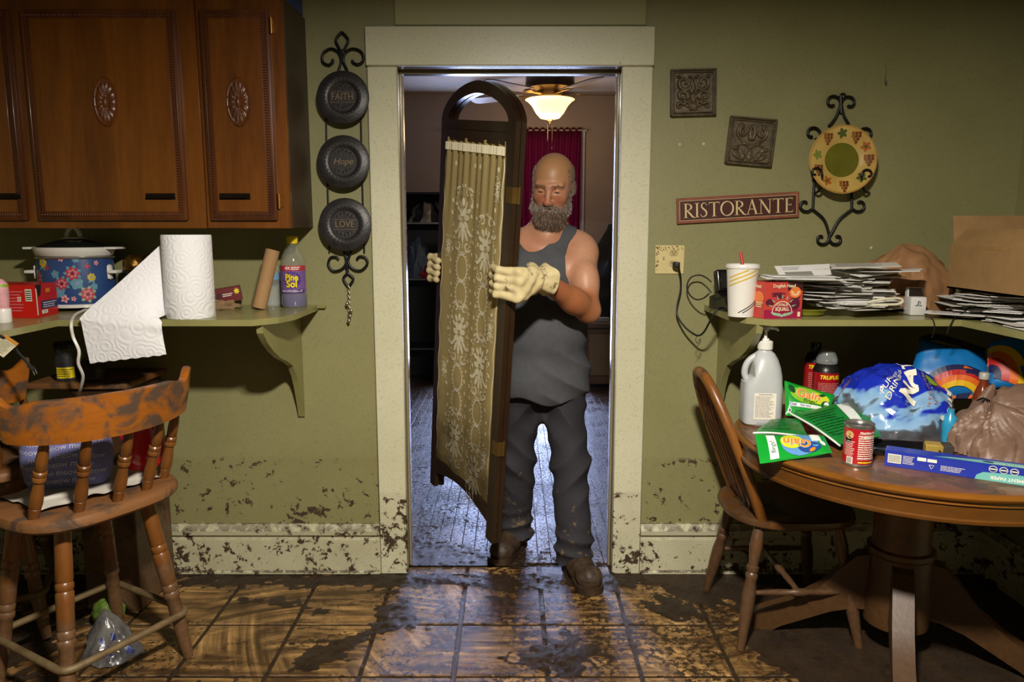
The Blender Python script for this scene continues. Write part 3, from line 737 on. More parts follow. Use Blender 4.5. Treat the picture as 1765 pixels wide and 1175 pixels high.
for px, py, r_, kd in ((81, 458, 11, 'yellow'), (132, 477, 13, 'rose'), (115, 494, 12, 'rose'), (160, 484, 8, 'yellow'), (152, 513, 13, 'rose'), (137, 494, 12, 'teal'), (110, 508, 12, 'teal'), (68, 484, 11, 'rose'), (91, 467, 6, 'bud'), (116, 452, 6, 'pink'), (138, 453, 7, 'teal'), (155, 465, 6, 'bud'), (118, 520, 8, 'pink'), (57, 465, 7, 'teal'), (105, 478, 8, 'teal'), (80, 505, 10, 'rose'), (163, 500, 7, 'teal'), (131, 520, 5, 'pink'), (95, 520, 7, 'yellow'), (60, 510, 8, 'teal'), (170, 460, 5, 'pink')):
    m_ = mpp(2.72, 1.2); flower((px-110)*m_*1.06, (537-py)*m_+0.012, r_*m_*0.84, kd)
part('floral_print', fl, body)
mb = MB(M_WHITE)
pts = [C+Vector((0.085, -0.07, 0.02)), atZ(152, 532, ZS+0.006), atZ(132, 541, ZS+0.006), atY(123, 556, 2.434), atY(126, 580, 2.43), atY(136, 604, 2.43), atY(135, 626, 2.44), atY(143, 648, 2.47), atY(138, 672, 2.52), atY(134, 684, 2.60)]
mb.tube(catmull(pts, 6), 0.0052, 8); part('power_cord', mb, t, world=True)
# ---- red pod carton
M_REDCARD = mat('red_carton_card', '#c4160f', 0.38, var=0.06)
PR_W, PR_K, PR_Y = mat('print_cream', '#e9e3d2', 0.5, var=0.02), mat('print_black', '#161314', 0.5, var=0.05), mat('print_lemon', '#ecd21b', 0.45, var=0.03)
PR_NAVY, PR_GRN = mat('print_navy', '#1b2a6e', 0.45), mat('print_lime', '#8fb32a', 0.45)
E1 = atZ(64, 548.5, ZS); E2 = atZ(101, 540, ZS); ex = Vector((-1, 0.06, 0)).normalized(); eb = Vector((E2.x-E1.x, E2.y-E1.y, 0)); wd = eb.length; eb.normalize(); hh = 0.112
t = thing('pod_carton', 'red cardboard carton with barcode in front of the slow cooker', 'box', E1)
mb = MB(M_REDCARD)
mb.prism([(0, 0), (-0.19, 0.0114), (-0.19+eb.x*wd, 0.0114+eb.y*wd), (eb.x*wd, eb.y*wd)], hh, lambda u, v, w: Vector((u, v, w+0.0005))); part('body', mb, t, smooth=20)
fF = plane((0, 0, 0), (1, -0.06, 0), (0, 0, 1), 0.0008); fS = plane((0, 0, 0), eb, (0, 0, 1), 0.0008)
mb = MB(PR_W); mb.rect(-0.034, 0.058, -0.011, 0.098, fF); mb.use(PR_K)
for k in range(5): mb.rect(-0.033, 0.062+0.007*k, -0.012, 0.0655+0.007*k, fF, 0.0003)
mb.use(PR_GRN).rect(-0.125, 0.0, -0.108, hh, fF); mb.use(P_['rose']).lines(-0.10, 0.02, -0.04, 0.095, 7, fF, 0.0003, 0.3)
mb.use(PR_W).text('02', 0.018, fF, -0.055, 0.065, 0.0004, bold=0.02, rot=PI/2)
mb.rect(0.004, 0.010, 0.011, 0.1, fS); mb.use(PR_K).poly([(0.006, hh), (0.045, hh), (0.035, 0.078), (0.022, 0.07)], fS, 0.0003)
mb.use(PR_NAVY).rect(0.035, 0.028, wd-0.004, 0.055, fS, 0.0004).use(PR_W).lines(0.045, 0.03, wd-0.008, 0.052, 3, fS, 0.0007, 0.35); mb.rect(0.035, 0.012, 0.075, 0.024, fS, 0.0003).use(PR_NAVY).text('1214', 0.010, fS, 0.055, 0.018, 0.0006, bold=0.02)
mb.use(mat('print_orange', '#e88a1c', 0.5)).rect(0.07, 0.082, 0.1, 0.096, fS, 0.0003)
part('print', mb, t)
# white bottle at the picture's edge
p = atZ(1, 557, ZS); t = thing('dish_soap_bottle', 'white capped bottle with pink label beside the red carton', 'bottle', (p.x-0.004, p.y+0.022, ZS))
mb = MB(M_WHITE); mb.lathe([(0.022, 0.0), (0.024, 0.003), (0.024, 0.042), (0.022, 0.046)], n=24); part('cap', mb, t)
mb = MB(P_['pink']); mb.lathe([(0.019, 0.046), (0.021, 0.06), (0.0225, 0.11), (0.021, 0.125), (0.008, 0.14), (0.0, 0.141)], n=24); part('body', mb, t)
mb = MB(PR_GRN); mb.lathe([(0.0228, 0.115), (0.0216, 0.124)], n=24, caps=False); part('stripe', mb, t)
# ---- footed bowl with gilded balls behind the towel sheet
M_GILT = mat('gilded_wire_ball', '#8a6420', 0.32, 0.85, bump=0.9, bs=45, c2='#3a2810', vs=40)
bx = atY(232, 470, 2.83).x+0.022
t = thing('footed_bowl', 'dark footed bowl behind the paper towel sheet', 'bowl', (bx, 2.83, ZS))
mb = MB(mat('dark_bowl_glaze', '#17161c', 0.25)); mb.lathe([(0.0, 0), (0.045, 0.002), (0.035, 0.012), (0.012, 0.03), (0.012, 0.055), (0.03, 0.08), (0.05, 0.115), (0.056, 0.142), (0.052, 0.142), (0.04, 0.11), (0.0, 0.085)], n=36); part('bowl', mb, t)
for k, (dx, dy, dz, r_, lb) in enumerate(((-0.014, -0.010, 0.165, 0.040, 'gilded wire ball in the dark footed bowl, larger one'), (0.032, 0.022, 0.180, 0.028, 'dark bronze ball behind the gilded one in the footed bowl'))):
    mb = MB(M_GILT)
    mb.grid(lambda u, v: tuple(Vector((bx+dx, 2.83+dy, ZS+dz))+Vector((math.sin(PI*v)*math.cos(2*PI*u), math.sin(PI*v)*math.sin(2*PI*u), math.cos(PI*v)))*(r_*(1+0.10*ridged((math.sin(PI*v)*math.cos(2*PI*u), math.sin(PI*v)*math.sin(2*PI*u), math.cos(PI*v)), 3.0, k)*0.5))), 40, 24, cu=True)
    solo('ornament_ball', mb, lb, 'ornament')
# ---- paper towel roll with a hanging sheet
def towel_mat():
    s = NT('embossed_paper_towel'); co = s.coords('obj'); v = s.n('ShaderNodeTexVoronoi'); v.inputs['Scale'].default_value = 19; s.l(co, v.inputs['Vector'])
    rings = s.math('SINE', s.math('MULTIPLY', v.outputs['Distance'], 26.0)); s.setp(Base_Color=lin('#e9e8ea'), Roughness=0.85)
    s.b.inputs['Specular IOR Level'].default_value = 0.15; s.bump(s.math('ADD', rings, s.math('MULTIPLY', s.noise(co, 300, 2), 0.5)), 0.20, 0.003); return s.m
M_TOWEL = towel_mat()
Rr = 0.080; bc = atZ(312, 551, ZS); C = Vector((bc.x, bc.y+Rr, ZS+0.0005)); ht = atY(308, 405, C.y-Rr).z-ZS
t = thing('paper_towel_roll', 'white paper towel roll standing on the shelf with a sheet hanging', 'paper towel', C)
mb = MB(M_TOWEL); mb.lathe([(0.021, 0.001), (Rr-0.002, 0.0), (Rr, 0.003), (Rr, ht-0.003), (Rr-0.002, ht), (0.021, ht-0.001), (0.021, 0.001)], n=64, caps=False); roll = part('roll', mb, t)
mb = MB(mat('core_card', '#a98a63', 0.8)); mb.lathe([(0.0208, 0.0015), (0.0208, ht-0.001), (0.0195, ht-0.001), (0.0195, 0.0015)], n=32, caps=False); part('core', mb, roll)
def poly_at(P, s):
    s *= len(P)-1; i = min(int(s), len(P)-2); return P[i].lerp(P[i+1], s-i)
xl_ = C.x-Rr*0.985; yl_ = C.y-Rr*0.10
e0 = [Vector((xl_, yl_, ZS+ht*0.90)), Vector((xl_, yl_, ZS+0.02))]
top = catmull([e0[0], atY(205, 487, 2.47), atY(143, 542, 2.424), atY(141, 560, 2.420), atY(155, 626, 2.432)], 10)
bot = catmull([e0[1], atY(279, 556, 2.440), atY(281, 580, 2.438), atY(287, 611, 2.435)], 10)
e1 = [top[-1], bot[-1]]
def sheet(u, v):
    # v: from roll (0) to free end (1); u: from the roll's top edge (0) to its bottom edge (1)
    a, b = poly_at(top, v), poly_at(bot, v); c = e0[0].lerp(e0[1], u); d = e1[0].lerp(e1[1], u)
    p = a.lerp(b, u) + c.lerp(d, v) - (e0[0].lerp(e0[1], u)*(1-v) + (e1[0].lerp(e1[1], u))*v)
    q = a.lerp(b, u); q.y += -0.010*math.sin(PI*u)*math.sin(PI*v) - 0.004*math.sin(7*v+3*u)*u*(1-u)
    if q.z < ZS+0.01: q.y = min(q.y, 2.442)
    if v > 0.98: q.z += 0.0016*math.sin(u*170)
    return q
mb = MB(M_TOWEL); mb.grid(sheet, 34, 34); part('hanging_sheet', mb, t, world=True, smooth=80)
# ---- small dark red box and crumpled paper
p = atZ(372, 531, ZS); a = math.radians(18)
t = thing('foil_bag_box', 'dark red open carton tipped beside the paper towel roll', 'box', (p.x, p.y+0.01, ZS), (0, math.radians(-9), a))
mb = MB(mat('maroon_card', '#6d0f16', 0.4)); mb.box((0.045, 0.03, 0.041), (0.105, 0.055, 0.056), None, 0.001); part('body', mb, t)
mb = MB(PR_W); fr = front(0, 0.0020, 0.013); mb.prism([(-0.007, 0.001), (-0.05, -0.001), (-0.05, 0.034), (-0.007, 0.055)], 0.001, fr); part('flap', mb, t)
mb = MB(PR_Y); mb.poly([(0.083+0.012*(1 if k % 2 else 0.55)*math.cos(2*PI*k/16), 0.038+0.013*(1 if k % 2 else 0.55)*math.sin(2*PI*k/16)) for k in range(16)], fr, 0.001); mb.use(PR_W).lines(0.03, 0.022, 0.068, 0.036, 2, fr, 0.001); mb.use(PR_K).ell(0.016, 0.028, 0.006, 0.014, fr, 0.001, 12, -0.4); part('print', mb, t)
mb = MB(mat('crumpled_kraft_paper', '#8c6f4e', 0.8, var=0.15, bump=0.2)); c0 = atZ(383, 533, ZS)
def wad(u, v):
    d = Vector((math.sin(PI*v)*math.cos(2*PI*u), math.sin(PI*v)*math.sin(2*PI*u), math.cos(PI*v))); k = 1+0.5*mnoise.noise(d*2.6+Vector((3, 1, 0)))+0.35*ridged(d, 2.5, 2)*0.4
    return (c0.x+0.058*d.x*k, c0.y-0.016+0.016*d.y*k, max(ZS+0.001, ZS+0.012+0.020*d.z*k+0.004*d.x))
mb.grid(wad, 42, 20, cu=True); solo('crumpled_paper', mb, 'crumpled brown paper scrap beside the dark red carton', 'paper', smooth=25)
# ---- cardboard tube, clear bottle, purple cleaner
M_TUBE = mat('tube_cardboard', '#a98358', 0.8, var=0.1, vs=8, bump=0.08)
b0 = atZ(447, 533, ZS)+Vector((0, 0.0, 0.011)); b1 = atY(470, 429, 2.795)
ax = (b1-b0).normalized(); u_ = ax.orthogonal().normalized(); w_ = ax.cross(u_); L = (b1-b0).length
mb = MB(M_TUBE)
def ring(r, s): return [b0+ax*s+(u_*math.cos(q)+w_*math.sin(q))*r for q in [2*PI*i/28 for i in range(28)]]
rings = [(0.026, 0), (0.026, L), (0.0243, L), (0.0243, 0), (0.026, 0)]
vs = [p for r_, s_ in rings for p in ring(r_, s_)]; mb.add(vs, [(j*28+i, j*28+(i+1) % 28, (j+1)*28+(i+1) % 28, (j+1)*28+i) for j in range(4) for i in range(28)])
dz = min(v[2] for v in mb.v)-(ZS+0.0005); mb.v = [(v[0], v[1], v[2]-dz) for v in mb.v]
solo('cardboard_tube', mb, 'empty cardboard tube leaning on the purple cleaner bottle', 'tube', M_TUBE)
M_CLEAR = mat('clear_plastic', '#c9cfcc', 0.10, var=0.0, alpha=0.30, coat=0.6)
M_SMOKE = mat('clear_bottle_plastic', '#a9aa98', 0.10, var=0.0, alpha=0.32, coat=0.6)
cx = atY(468, 480, 2.90).x
t = thing('water_bottle', 'clear plastic bottle standing behind the cardboard tube', 'bottle', (cx, 2.90, ZS))
mb = MB(M_CLEAR); mb.lathe([(0.0, 0.004), (0.028, 0.0), (0.033, 0.008)]+[(0.033-0.0022*(k % 2), 0.012+0.009*k) for k in range(14)]+[(0.031, 0.15), (0.02, 0.175), (0.012, 0.19), (0.012, 0.205)], n=28); part('body', mb, t)
mb = MB(PR_W); mb.lathe([(0.0, 0.2075), (0.0145, 0.207), (0.0145, 0.195), (0.0125, 0.195)][::-1], n=20); part('cap', mb, t)
mb = MB(mat('print_skyblue', '#7da5c8', 0.4)); mb.lathe([(0.0338, 0.105), (0.0338, 0.13)], n=28, caps=False); part('label_band', mb, t)
cx = atY(505, 470, 2.86).x; R = 0.0485
t = thing('cleaner_bottle', 'purple cleaner bottle with yellow cap at the shelf end', 'bottle', (cx, 2.865, ZS))
mb = MB(M_SMOKE); mb.lathe([(0.0, 0.003), (R*0.9, 0.0), (R, 0.008), (R, 0.045), (R*0.95, 0.052), (R*0.97, 0.058), (R*0.97, 0.148), (R*0.96, 0.168), (R*0.86, 0.195), (R*0.6, 0.222), (R*0.42, 0.236), (R*0.36, 0.252)], n=40); bt = part('body', mb, t)
mb = MB(mat('purple_cleaner_liquid', '#3c2090', 0.12, var=0.04, coat=0.4)); mb.lathe([(0.0, 0.005), (R*0.88, 0.004), (R*0.965, 0.010), (R*0.965, 0.045), (R*0.92, 0.051), (R*0.92, 0.054), (0, 0.054)], n=40); part('liquid', mb, t)
mb = MB(PR_Y); mb.lathe([(R*0.40, 0.244), (R*0.44, 0.246), (R*0.45, 0.266), (R*0.40, 0.272), (0, 0.273)], n=28); part('cap', mb, t)
cy = cyl((0, 0, 0), R*0.97, 0.12, 0.0010)
mb = MB(mat('label_violet', '#7b5a9c', 0.4, var=0.12, vs=40)); mb.rect(-0.062, 0.058, 0.062, 0.142, cy, 0, 24); mb.use(mat('print_red', '#c01c22', 0.4)).rect(-0.062, 0.142, 0.062, 0.162, cy, 0, 24)
mb.use(mat('print_purple', '#4b2a86', 0.4)); mb.poly([((0.040 if k % 2 else 0.029)*math.cos(2*PI*k/36), 0.108+(0.036 if k % 2 else 0.026)*math.sin(2*PI*k/36)) for k in range(36)], cy, 0.0005); mb.rect(-0.048, 0.058, 0.048, 0.073, cy, 0.0005, 16)
mb.use(PR_K).text('Pine', 0.034, cy, 0.0, 0.117, 0.0009, bold=0.075, sx=0.82); mb.text('Sol', 0.036, cy, 0.0, 0.092, 0.0009, bold=0.075, sx=0.9)
mb.use(PR_Y).text('Pine', 0.034, cy, 0.0, 0.117, 0.0014, bold=0.035, sx=0.82); mb.text('Sol', 0.036, cy, 0.0, 0.092, 0.0014, bold=0.035, sx=0.9)
mb.use(PR_W).text('4X', 0.017, cy, -0.014, 0.152, 0.0007, bold=0.03); mb.lines(-0.001, 0.145, 0.034, 0.159, 2, cy, 0.0007, 0.5); mb.lines(-0.042, 0.061, 0.042, 0.071, 2, cy, 0.001, 0.4, 0.05)
part('label_print', mb, bt)
# ---- hanging black cord with paper tag
t = thing('appliance_cord', 'black appliance cord with paper warning tag hanging from the shelf', 'cord', atY(5, 600, 2.18))
M_RUB = mat('black_rubber', '#121214', 0.5)
mb = MB(M_RUB); pts = [Vector((-1.56, 2.10, ZS+0.004)), Vector((-1.512, 2.12, ZS+0.006)), atY(18, 588, 2.16), atY(30, 606, 2.17), atY(45, 622, 2.18), atY(53, 632, 2.18)]
mb.tube(catmull(pts, 6), 0.0042, 8); a, b = atY(50, 629, 2.18), atY(59, 638, 2.18); mb.tube([a, b], [0.006, 0.008], 8); part('cable', mb, t, world=True)
mb = MB(M_STEEL)
for d in (-2, 2): mb.tube([atY(58+d, 637-d*0.6, 2.18), atY(62+d, 645-d*0.6, 2.18)], 0.0015, 6)
part('prongs', mb, t, world=True)
A, B, Cc, D = atY(9, 576, 2.15), atY(31, 597, 2.155), atY(6, 616, 2.14), atY(-18, 600, 2.135)
exx, eyy = (B-A), (A-D); fr = plane(D, Cc-D, eyy); W_, H_ = (Cc-D).length, eyy.length
mb = MB(mat('paper_tag', '#cfc6a6', 0.7)); mb.prism([(0, 0), (W_, 0), (W_, H_), (0, H_)], 0.0008, fr); mb.use(mat('tag_orange', '#c8862a', 0.6)).rect(0, H_*0.82, W_, H_, fr, 0.0011); mb.use(PR_K).lines(W_*0.08, H_*0.1, W_*0.92, H_*0.78, 8, fr, 0.0011, 0.25); part('tag', mb, t, world=True)
# ------------------------------------------------------------------ bar stools at the left and what is on and under them
M_OAK = wood('oak_stool_finish', '#5c3410', '#74461a', 'z', 7.0, 0.38, mud=0.46, coat=0.15)
M_OAKX = wood('oak_rail_finish', '#84480f', '#9c5a16', 'x', 6.0, 0.36, grime=0.55, coat=0.2)
M_OAKS = wood('oak_seat_dusty', '#6a4220', '#7e5530', 'x', 6.0, 0.55, grime=0.35)
def turned(mb, a, b, prof, n=14):
    """turned post from a to b; prof = [(t, r)]"""
    a, b = Vector(a), Vector(b); mb.tube([a.lerp(b, t) for t, r in prof], [r for t, r in prof], n)
SPIN = [(0, 0.0135), (0.02, 0.0145), (0.09, 0.0152), (0.155, 0.0165), (0.16, 0.0145), (0.165, 0.0165), (0.20, 0.0185), (0.30, 0.0180), (0.42, 0.0138), (0.46, 0.0135), (0.47, 0.0178), (0.505, 0.0182), (0.52, 0.0150), (0.53, 0.0178), (0.565, 0.0182), (0.58, 0.0142), (0.585, 0.0155), (0.70, 0.0162), (0.82, 0.0135), (0.93, 0.0095), (1.0, 0.008)]
LEG = [(0, 0.020), (0.05, 0.023), (0.15, 0.0235), (0.29, 0.0245), (0.30, 0.0215), (0.31, 0.025), (0.335, 0.025), (0.345, 0.0215), (0.355, 0.025), (0.40, 0.025), (0.45, 0.024), (0.53, 0.0245), (0.54, 0.0215), (0.55, 0.025), (0.575, 0.025), (0.585, 0.022), (0.595, 0.0255), (0.62, 0.0255), (0.63, 0.021), (0.75, 0.023), (0.88, 0.020), (1.0, 0.0155)]
def bar_stool(label, loc, rz, group):
    t = thing('bar_stool', label, 'stool', loc, rz, group)
    def sup(q, a, b, n=3.2):
        c, s = math.cos(q), math.sin(q); return (a*math.copysign(abs(c)**(2/n), c), b*math.copysign(abs(s)**(2/n), s))
    mb = MB(M_OAKS); rings = [(0.86, 0.572), (0.95, 0.574), (0.995, 0.584), (1.0, 0.600), (0.985, 0.611), (0.95, 0.615), (0.75, 0.612), (0.4, 0.606)]
    n = 56; vs = []; 
    for s, z in rings:
        for i in range(n):
            x, y = sup(2*PI*i/n, 0.252*s, 0.240*s); vs.append((x, y, z))
    fs = [(j*n+i, j*n+(i+1) % n, (j+1)*n+(i+1) % n, (j+1)*n+i) for j in range(len(rings)-1) for i in range(n)]
    mb.add(vs, fs+[tuple(range(n))[::-1], tuple((len(rings)-1)*n+i for i in range(n))]); part('seat', mb, t)
    sp = [(-0.205, -0.118), (-0.106, -0.172), (0.0, -0.190), (0.106, -0.172), (0.205, -0.118)]
    def arc(s):      # s -1..1 along the rail (centre line)
        x = 0.250*math.sin(s*1.12)/math.sin(1.12); return x, -0.305+0.115*(1-math.cos(s*1.12))/(1-math.cos(1.12))
    for x, y in sp:
        s = x/0.235; ax_, ay_ = arc(s*0.86); mb = MB(M_OAK); turned(mb, (x, y, 0.606), (ax_*0.98, ay_+0.012, 0.880), SPIN); part('spindle', mb, t)
    # bent back rail with scrolled ends
    mb = MB(M_OAKX); N = 40; vs = []
    for i in range(N+1):
        s = -1.22+2.01*i/N; x, y = arc(s); x2, y2 = arc(s+0.01); tx, ty = x2-x, y2-y; l = math.hypot(tx, ty); nx, ny = ty/l, -tx/l
        e_ = abs((s+0.215)/1.005); up = 0.022*sstep(0.80, 1.0, e_)-0.012*sstep(0.55, 0.8, e_)*(1-sstep(0.8, 1.0, e_)); zt = 0.974+up; zb = 0.846+0.012*e_**2
        if e_ > 0.93: k = (e_-0.93)/0.07; zb += 0.05*k*k; 
        lean = 0.020
        for w, z in ((-0.014, zb), (0.014, zb), (0.0155+lean*0.6, (zb+zt)/2), (0.013+lean, zt-0.004), (0.006+lean, zt), (-0.008+lean, zt), (-0.013+lean, zt-0.004), (-0.013+lean*0.6, (zb+zt)/2)): vs.append((x+nx*w, y+ny*w, z))
    k = 8; fs = [(i*k+j, i*k+(j+1) % k, (i+1)*k+(j+1) % k, (i+1)*k+j) for i in range(N) for j in range(k)]+[tuple(range(k)), tuple(N*k+j for j in range(k))[::-1]]
    mb.add(vs, fs); part('back_rail', mb, t, smooth=50)
    for sx_ in (-1, 1):
        for sy_ in (-1, 1):
            mb = MB(M_OAK); turned(mb, (sx_*0.130, sy_*0.125, 0.58), (sx_*0.200, sy_*0.195, 0.0), LEG, 16); part('leg', mb, t)
    h = 0.205; c_ = 0.035; pts = []
    for qx, qy, a in ((1, 1, 0), (-1, 1, PI/2), (-1, -1, PI), (1, -1, 3*PI/2)):
        for i in range(5):
            q = a+PI/2*i/4; pts.append((qx*(h-c_)+c_*math.cos(q), qy*(h-c_)+c_*math.sin(q), 0.163))
    mb = MB(mat('dusty_foot_ring', '#7d6a4a', 0.6, 0.3, bump=0.2, c2='#5d4a30')); mb.tube(pts, 0.0115, 10, True); part('foot_ring', mb, t)
    mb = MB(M_RUB); mb.lathe([(0.10, 0.545), (0.11, 0.56), (0.11, 0.574)], n=24); part('swivel_plate', mb, t)
    return t
SC = Vector((-1.362, 2.25, 0)); SR = math.radians(60)
st = bar_stool('oak bar stool in front holding a lilac bag and red dish', SC, SR, 'oak bar stools')
dup(st, (-1.885, 2.50, 0.02), math.radians(25), 'dark oak bar stool pushed under the corner shelf, partly cut off')
def sl(x, y, z): # stool-local to world
    c, s = math.cos(SR), math.sin(SR); return Vector((SC.x+x*c-y*s, SC.y+x*s+y*c, z))
# narrow stand in the corner with two candle jars
M_STAND = wood('dark_stand_wood', '#2c1a0c', '#40280f', 'z', 6, 0.5, mud=0.5)
t = thing('corner_stand', 'narrow dark wooden stand against the wall behind the bar stool', 'stand', (-1.49, 2.78, 0))
mb = MB(M_STAND); mb.box2((-1.60, 2.62, 0.0), (-1.395, 2.90, 0.86), 0.004); part('cabinet_body', mb, t, world=True)
mb = MB(M_OAKS); mb.box2((-1.74, 2.60, 0.86), (-1.375, 2.91, 0.882), 0.006, 2); part('top_board', mb, t, world=True)
for px, lab, m_, hh, lbl in ((119, 'purple glass candle jar with yellow label on the corner stand', mat('purple_wax', '#2d1560', 0.3), 0.12, True), (164, 'clear glass jar with dark red wax on the corner stand', mat('maroon_wax', '#4a0d22', 0.3), 0.095, False)):
    p = atY(px, 680, 2.66); t = thing('candle_jar', lab, 'candle', (p.x, 2.665, 0.8825), 0, 'candle jars on the corner stand')
    mb = MB(mat('jar_glass', '#c9ccd6', 0.06, var=0.0, trans=0.95, ior=1.2)); R = 0.040
    mb.lathe([(0.0, 0.002), (R*0.95, 0.0), (R, 0.006), (R, hh*0.72), (R*0.8, hh*0.82), (R*0.82, hh*0.86), (R*0.95, hh*0.9), (R*0.95, hh)], n=28, caps=False); part('glass', mb, t)
    mb = MB(m_); mb.lathe([(0.0, 0.006), (R*0.93, 0.006), (R*0.93, hh*0.45), (0, hh*0.45)], n=28); part('wax', mb, t)
    if lbl:
        fr = cyl((0, 0, 0), R, 0.25, 0.0008); mb = MB(PR_Y); mb.rect(-0.028, 0.012, 0.034, 0.052, fr, 0, 12); mb.use(PR_K).lines(-0.024, 0.016, 0.03, 0.048, 4, fr, 0.0006, 0.35); part('label_print', mb, t)
        mb = MB(mat('dark_lid', '#20242c', 0.3)); mb.lathe([(R*0.96, hh), (R*0.98, hh+0.003), (R*0.98, hh+0.016), (R*0.9, hh+0.02), (0, hh+0.02)], n=28); part('lid', mb, t)
# ---- on the seat: cloth, bag, red dish
ZQ = 0.6165
M_LINEN = mat('white_cloth', '#cfc8bb', 0.9, var=0.08, bump=0.15, bs=80)
mb = MB(M_LINEN)
def cloth(u, v):
    x, y = -0.17+0.36*u, -0.105+0.24*v; e = 0.012*mnoise.noise(Vector((u*5, v*5, 1)))
    return tuple(sl(x+e, y+e-0.03*(u-0.3)*(1-v), ZQ+0.0015+0.010*max(0, mnoise.noise(Vector((u*6, v*6, 7))))+0.006*(1-v)*(0.5+0.5*math.sin(u*22))))
mb.grid(cloth, 36, 24); solo('white_cloth', mb, 'white crumpled cloth lying under the bag on the stool seat', 'cloth', smooth=60)
M_LILAC = mat('lilac_bag_fabric', '#6c6da0', 0.8, var=0.10, vs=10, bump=0.12, bs=120)
bc = Vector((-1.415, 2.285, ZQ+0.012)); ang = math.radians(18)
t = thing('fabric_bag', 'lilac fabric bag printed meow standing on the oak stool', 'bag', bc, (0, 0, ang))
def bagp(u, v):
    q = 2*PI*u; n = 4.0; c, s = math.cos(q), math.sin(q); x = 0.125*math.copysign(abs(c)**(2/n), c); y = 0.062*math.copysign(abs(s)**(2/n), s)
    k = 0.90+0.12*math.sin(PI*min(1, v*1.15)) if v < 0.9 else 0.96-1.2*(v-0.9)
    f = 1+0.05*math.sin(x*70+v*3)*(0.4+v)
    z = 0.215*v+0.012*math.sin(x*32+1)*v
    return (x*k, y*k*f, z)
mb = MB(M_LILAC); mb.grid(bagp, 64, 24, cu=True); bag = part('body', mb, t, smooth=60)
mb = MB(mat('print_pale_lilac', '#b9b6d0', 0.7))
def bagf(u, v, w=0.0):
    x = u; k = 0.90+0.12*math.sin(PI*min(1, v/0.215*1.15)); xx = min(0.999, abs(x/(0.125*k))); yy = -0.062*k*(1-xx**4)**0.25*(1+0.05*math.sin(x/k*70+v/0.215*3)*(0.4+v/0.215))
    return Vector((x, yy-0.0018-w, v+0.012*math.sin(x/k*32+1)*v/0.215))
for j in range(7):
    for i in range(3):
        mb.text('meow', 0.026, bagf, -0.079+0.072*i+(0.018 if j % 2 else -0.012), 0.022+0.026*j, 0, shear=0.05, bold=0.004)
part('lettering', mb, bag, smooth=0)
mb = MB(mat('dark_bag_lining', '#2a2c42', 0.8)); mb.grid(lambda u, v: (0.092*math.cos(2*PI*u)*v, 0.040*math.sin(2*PI*u)*v, 0.196+0.006*math.sin(6*u*PI)), 24, 4, cu=True); part('opening', mb, t)
M_REDPL = mat('red_gloss_plastic', '#b3101a', 0.18, var=0.03, coat=0.4)
rc = sl(0.17, -0.075, ZQ+0.014)
t = thing('red_dish', 'glossy red plastic dish standing on edge on the oak stool', 'dish', rc, (0, 0, math.radians(28)))
mb = MB(M_REDPL)
def dish(u, v):
    q = 2*PI*u; n = 3; c, s = math.cos(q), math.sin(q)
    ring_ = [(0.0, 0.030), (0.55, 0.031), (0.72, 0.026), (0.80, 0.012), (0.93, 0.004), (1.0, 0.0), (1.0, -0.004), (0.9, -0.001), (0.77, 0.008), (0.68, 0.022), (0.5, 0.027), (0.0, 0.026)]
    f = v*(len(ring_)-1); i = min(int(f), len(ring_)-2); k = f-i; r_ = ring_[i][0]*(1-k)+ring_[i+1][0]*k; d = ring_[i][1]*(1-k)+ring_[i+1][1]*k
    return (0.064*math.copysign(abs(c)**(2/n), c)*r_, -d+0.03, 0.098+0.098*math.copysign(abs(s)**(2/n), s)*r_)
mb.grid(dish, 48, 22, cu=True); part('body', mb, t, smooth=40)
# ---- under the stool: cabbage-green plush ball and a muddy plastic bag
M_GREEN = mat('muddy_green_leaf', '#5f7a22', 0.6, c2='#2e3f12', vs=25, bump=0.5, bs=40)
c0 = atY(187, 1052, 2.53); c0.z = 0.05
mb = MB(M_GREEN)
def ball(u, v):
    d = Vector((math.sin(PI*v)*math.cos(2*PI*u), math.sin(PI*v)*math.sin(2*PI*u), math.cos(PI*v))); k = 1+0.22*ridged(d, 2.2, 4)*0.6
    return (c0.x+0.050*d.x*k, c0.y+0.045*d.y*k, c0.z+0.046*d.z*k)
mb.grid(ball, 48, 28, cu=True); solo('lettuce_head', mb, 'small green leafy lettuce head resting on the muddy bag under the stool', 'vegetable', smooth=50)
M_FILM = mat('muddy_clear_film', '#6d6a66', 0.25, c2='#2c2a32', vs=14, bump=0.5, bs=25, alpha=0.85)
t = thing('plastic_bag', 'muddy clear plastic bag with blue print under the oak stool', 'bag', (-1.352, 2.335, 0.0))
mb = MB(M_FILM)
def pbag(u, v):
    q = 2*PI*u; k = (1-v)**0.75; f = 1+0.35*ridged((math.cos(q), math.sin(q), v*1.5), 1.8, 6)*0.5*min(1, k*3)
    return (0.085*math.cos(q)*k*f-0.03*v, 0.075*math.sin(q)*k*f+0.02*v, 0.006+0.15*v+0.008*math.sin(4*q)*v*(1-v))
mb.grid(pbag, 60, 30, cu=True); b = part('film', mb, t, smooth=35)
mb = MB(PR_NAVY)
for q0, v0, s in ((0.80, 0.25, 1.0), (0.86, 0.5, 0.8), (0.93, 0.2, 0.9), (0.76, 0.45, 0.6)):
    mb.grid(lambda i, j: tuple(Vector(pbag(q0+0.05*s*(i-0.5), v0+0.16*s*(j-0.5)))*1.0+Vector((math.cos(2*PI*q0), math.sin(2*PI*q0), 0.2))*0.003), 6, 6)
part('print', mb, b, smooth=60)
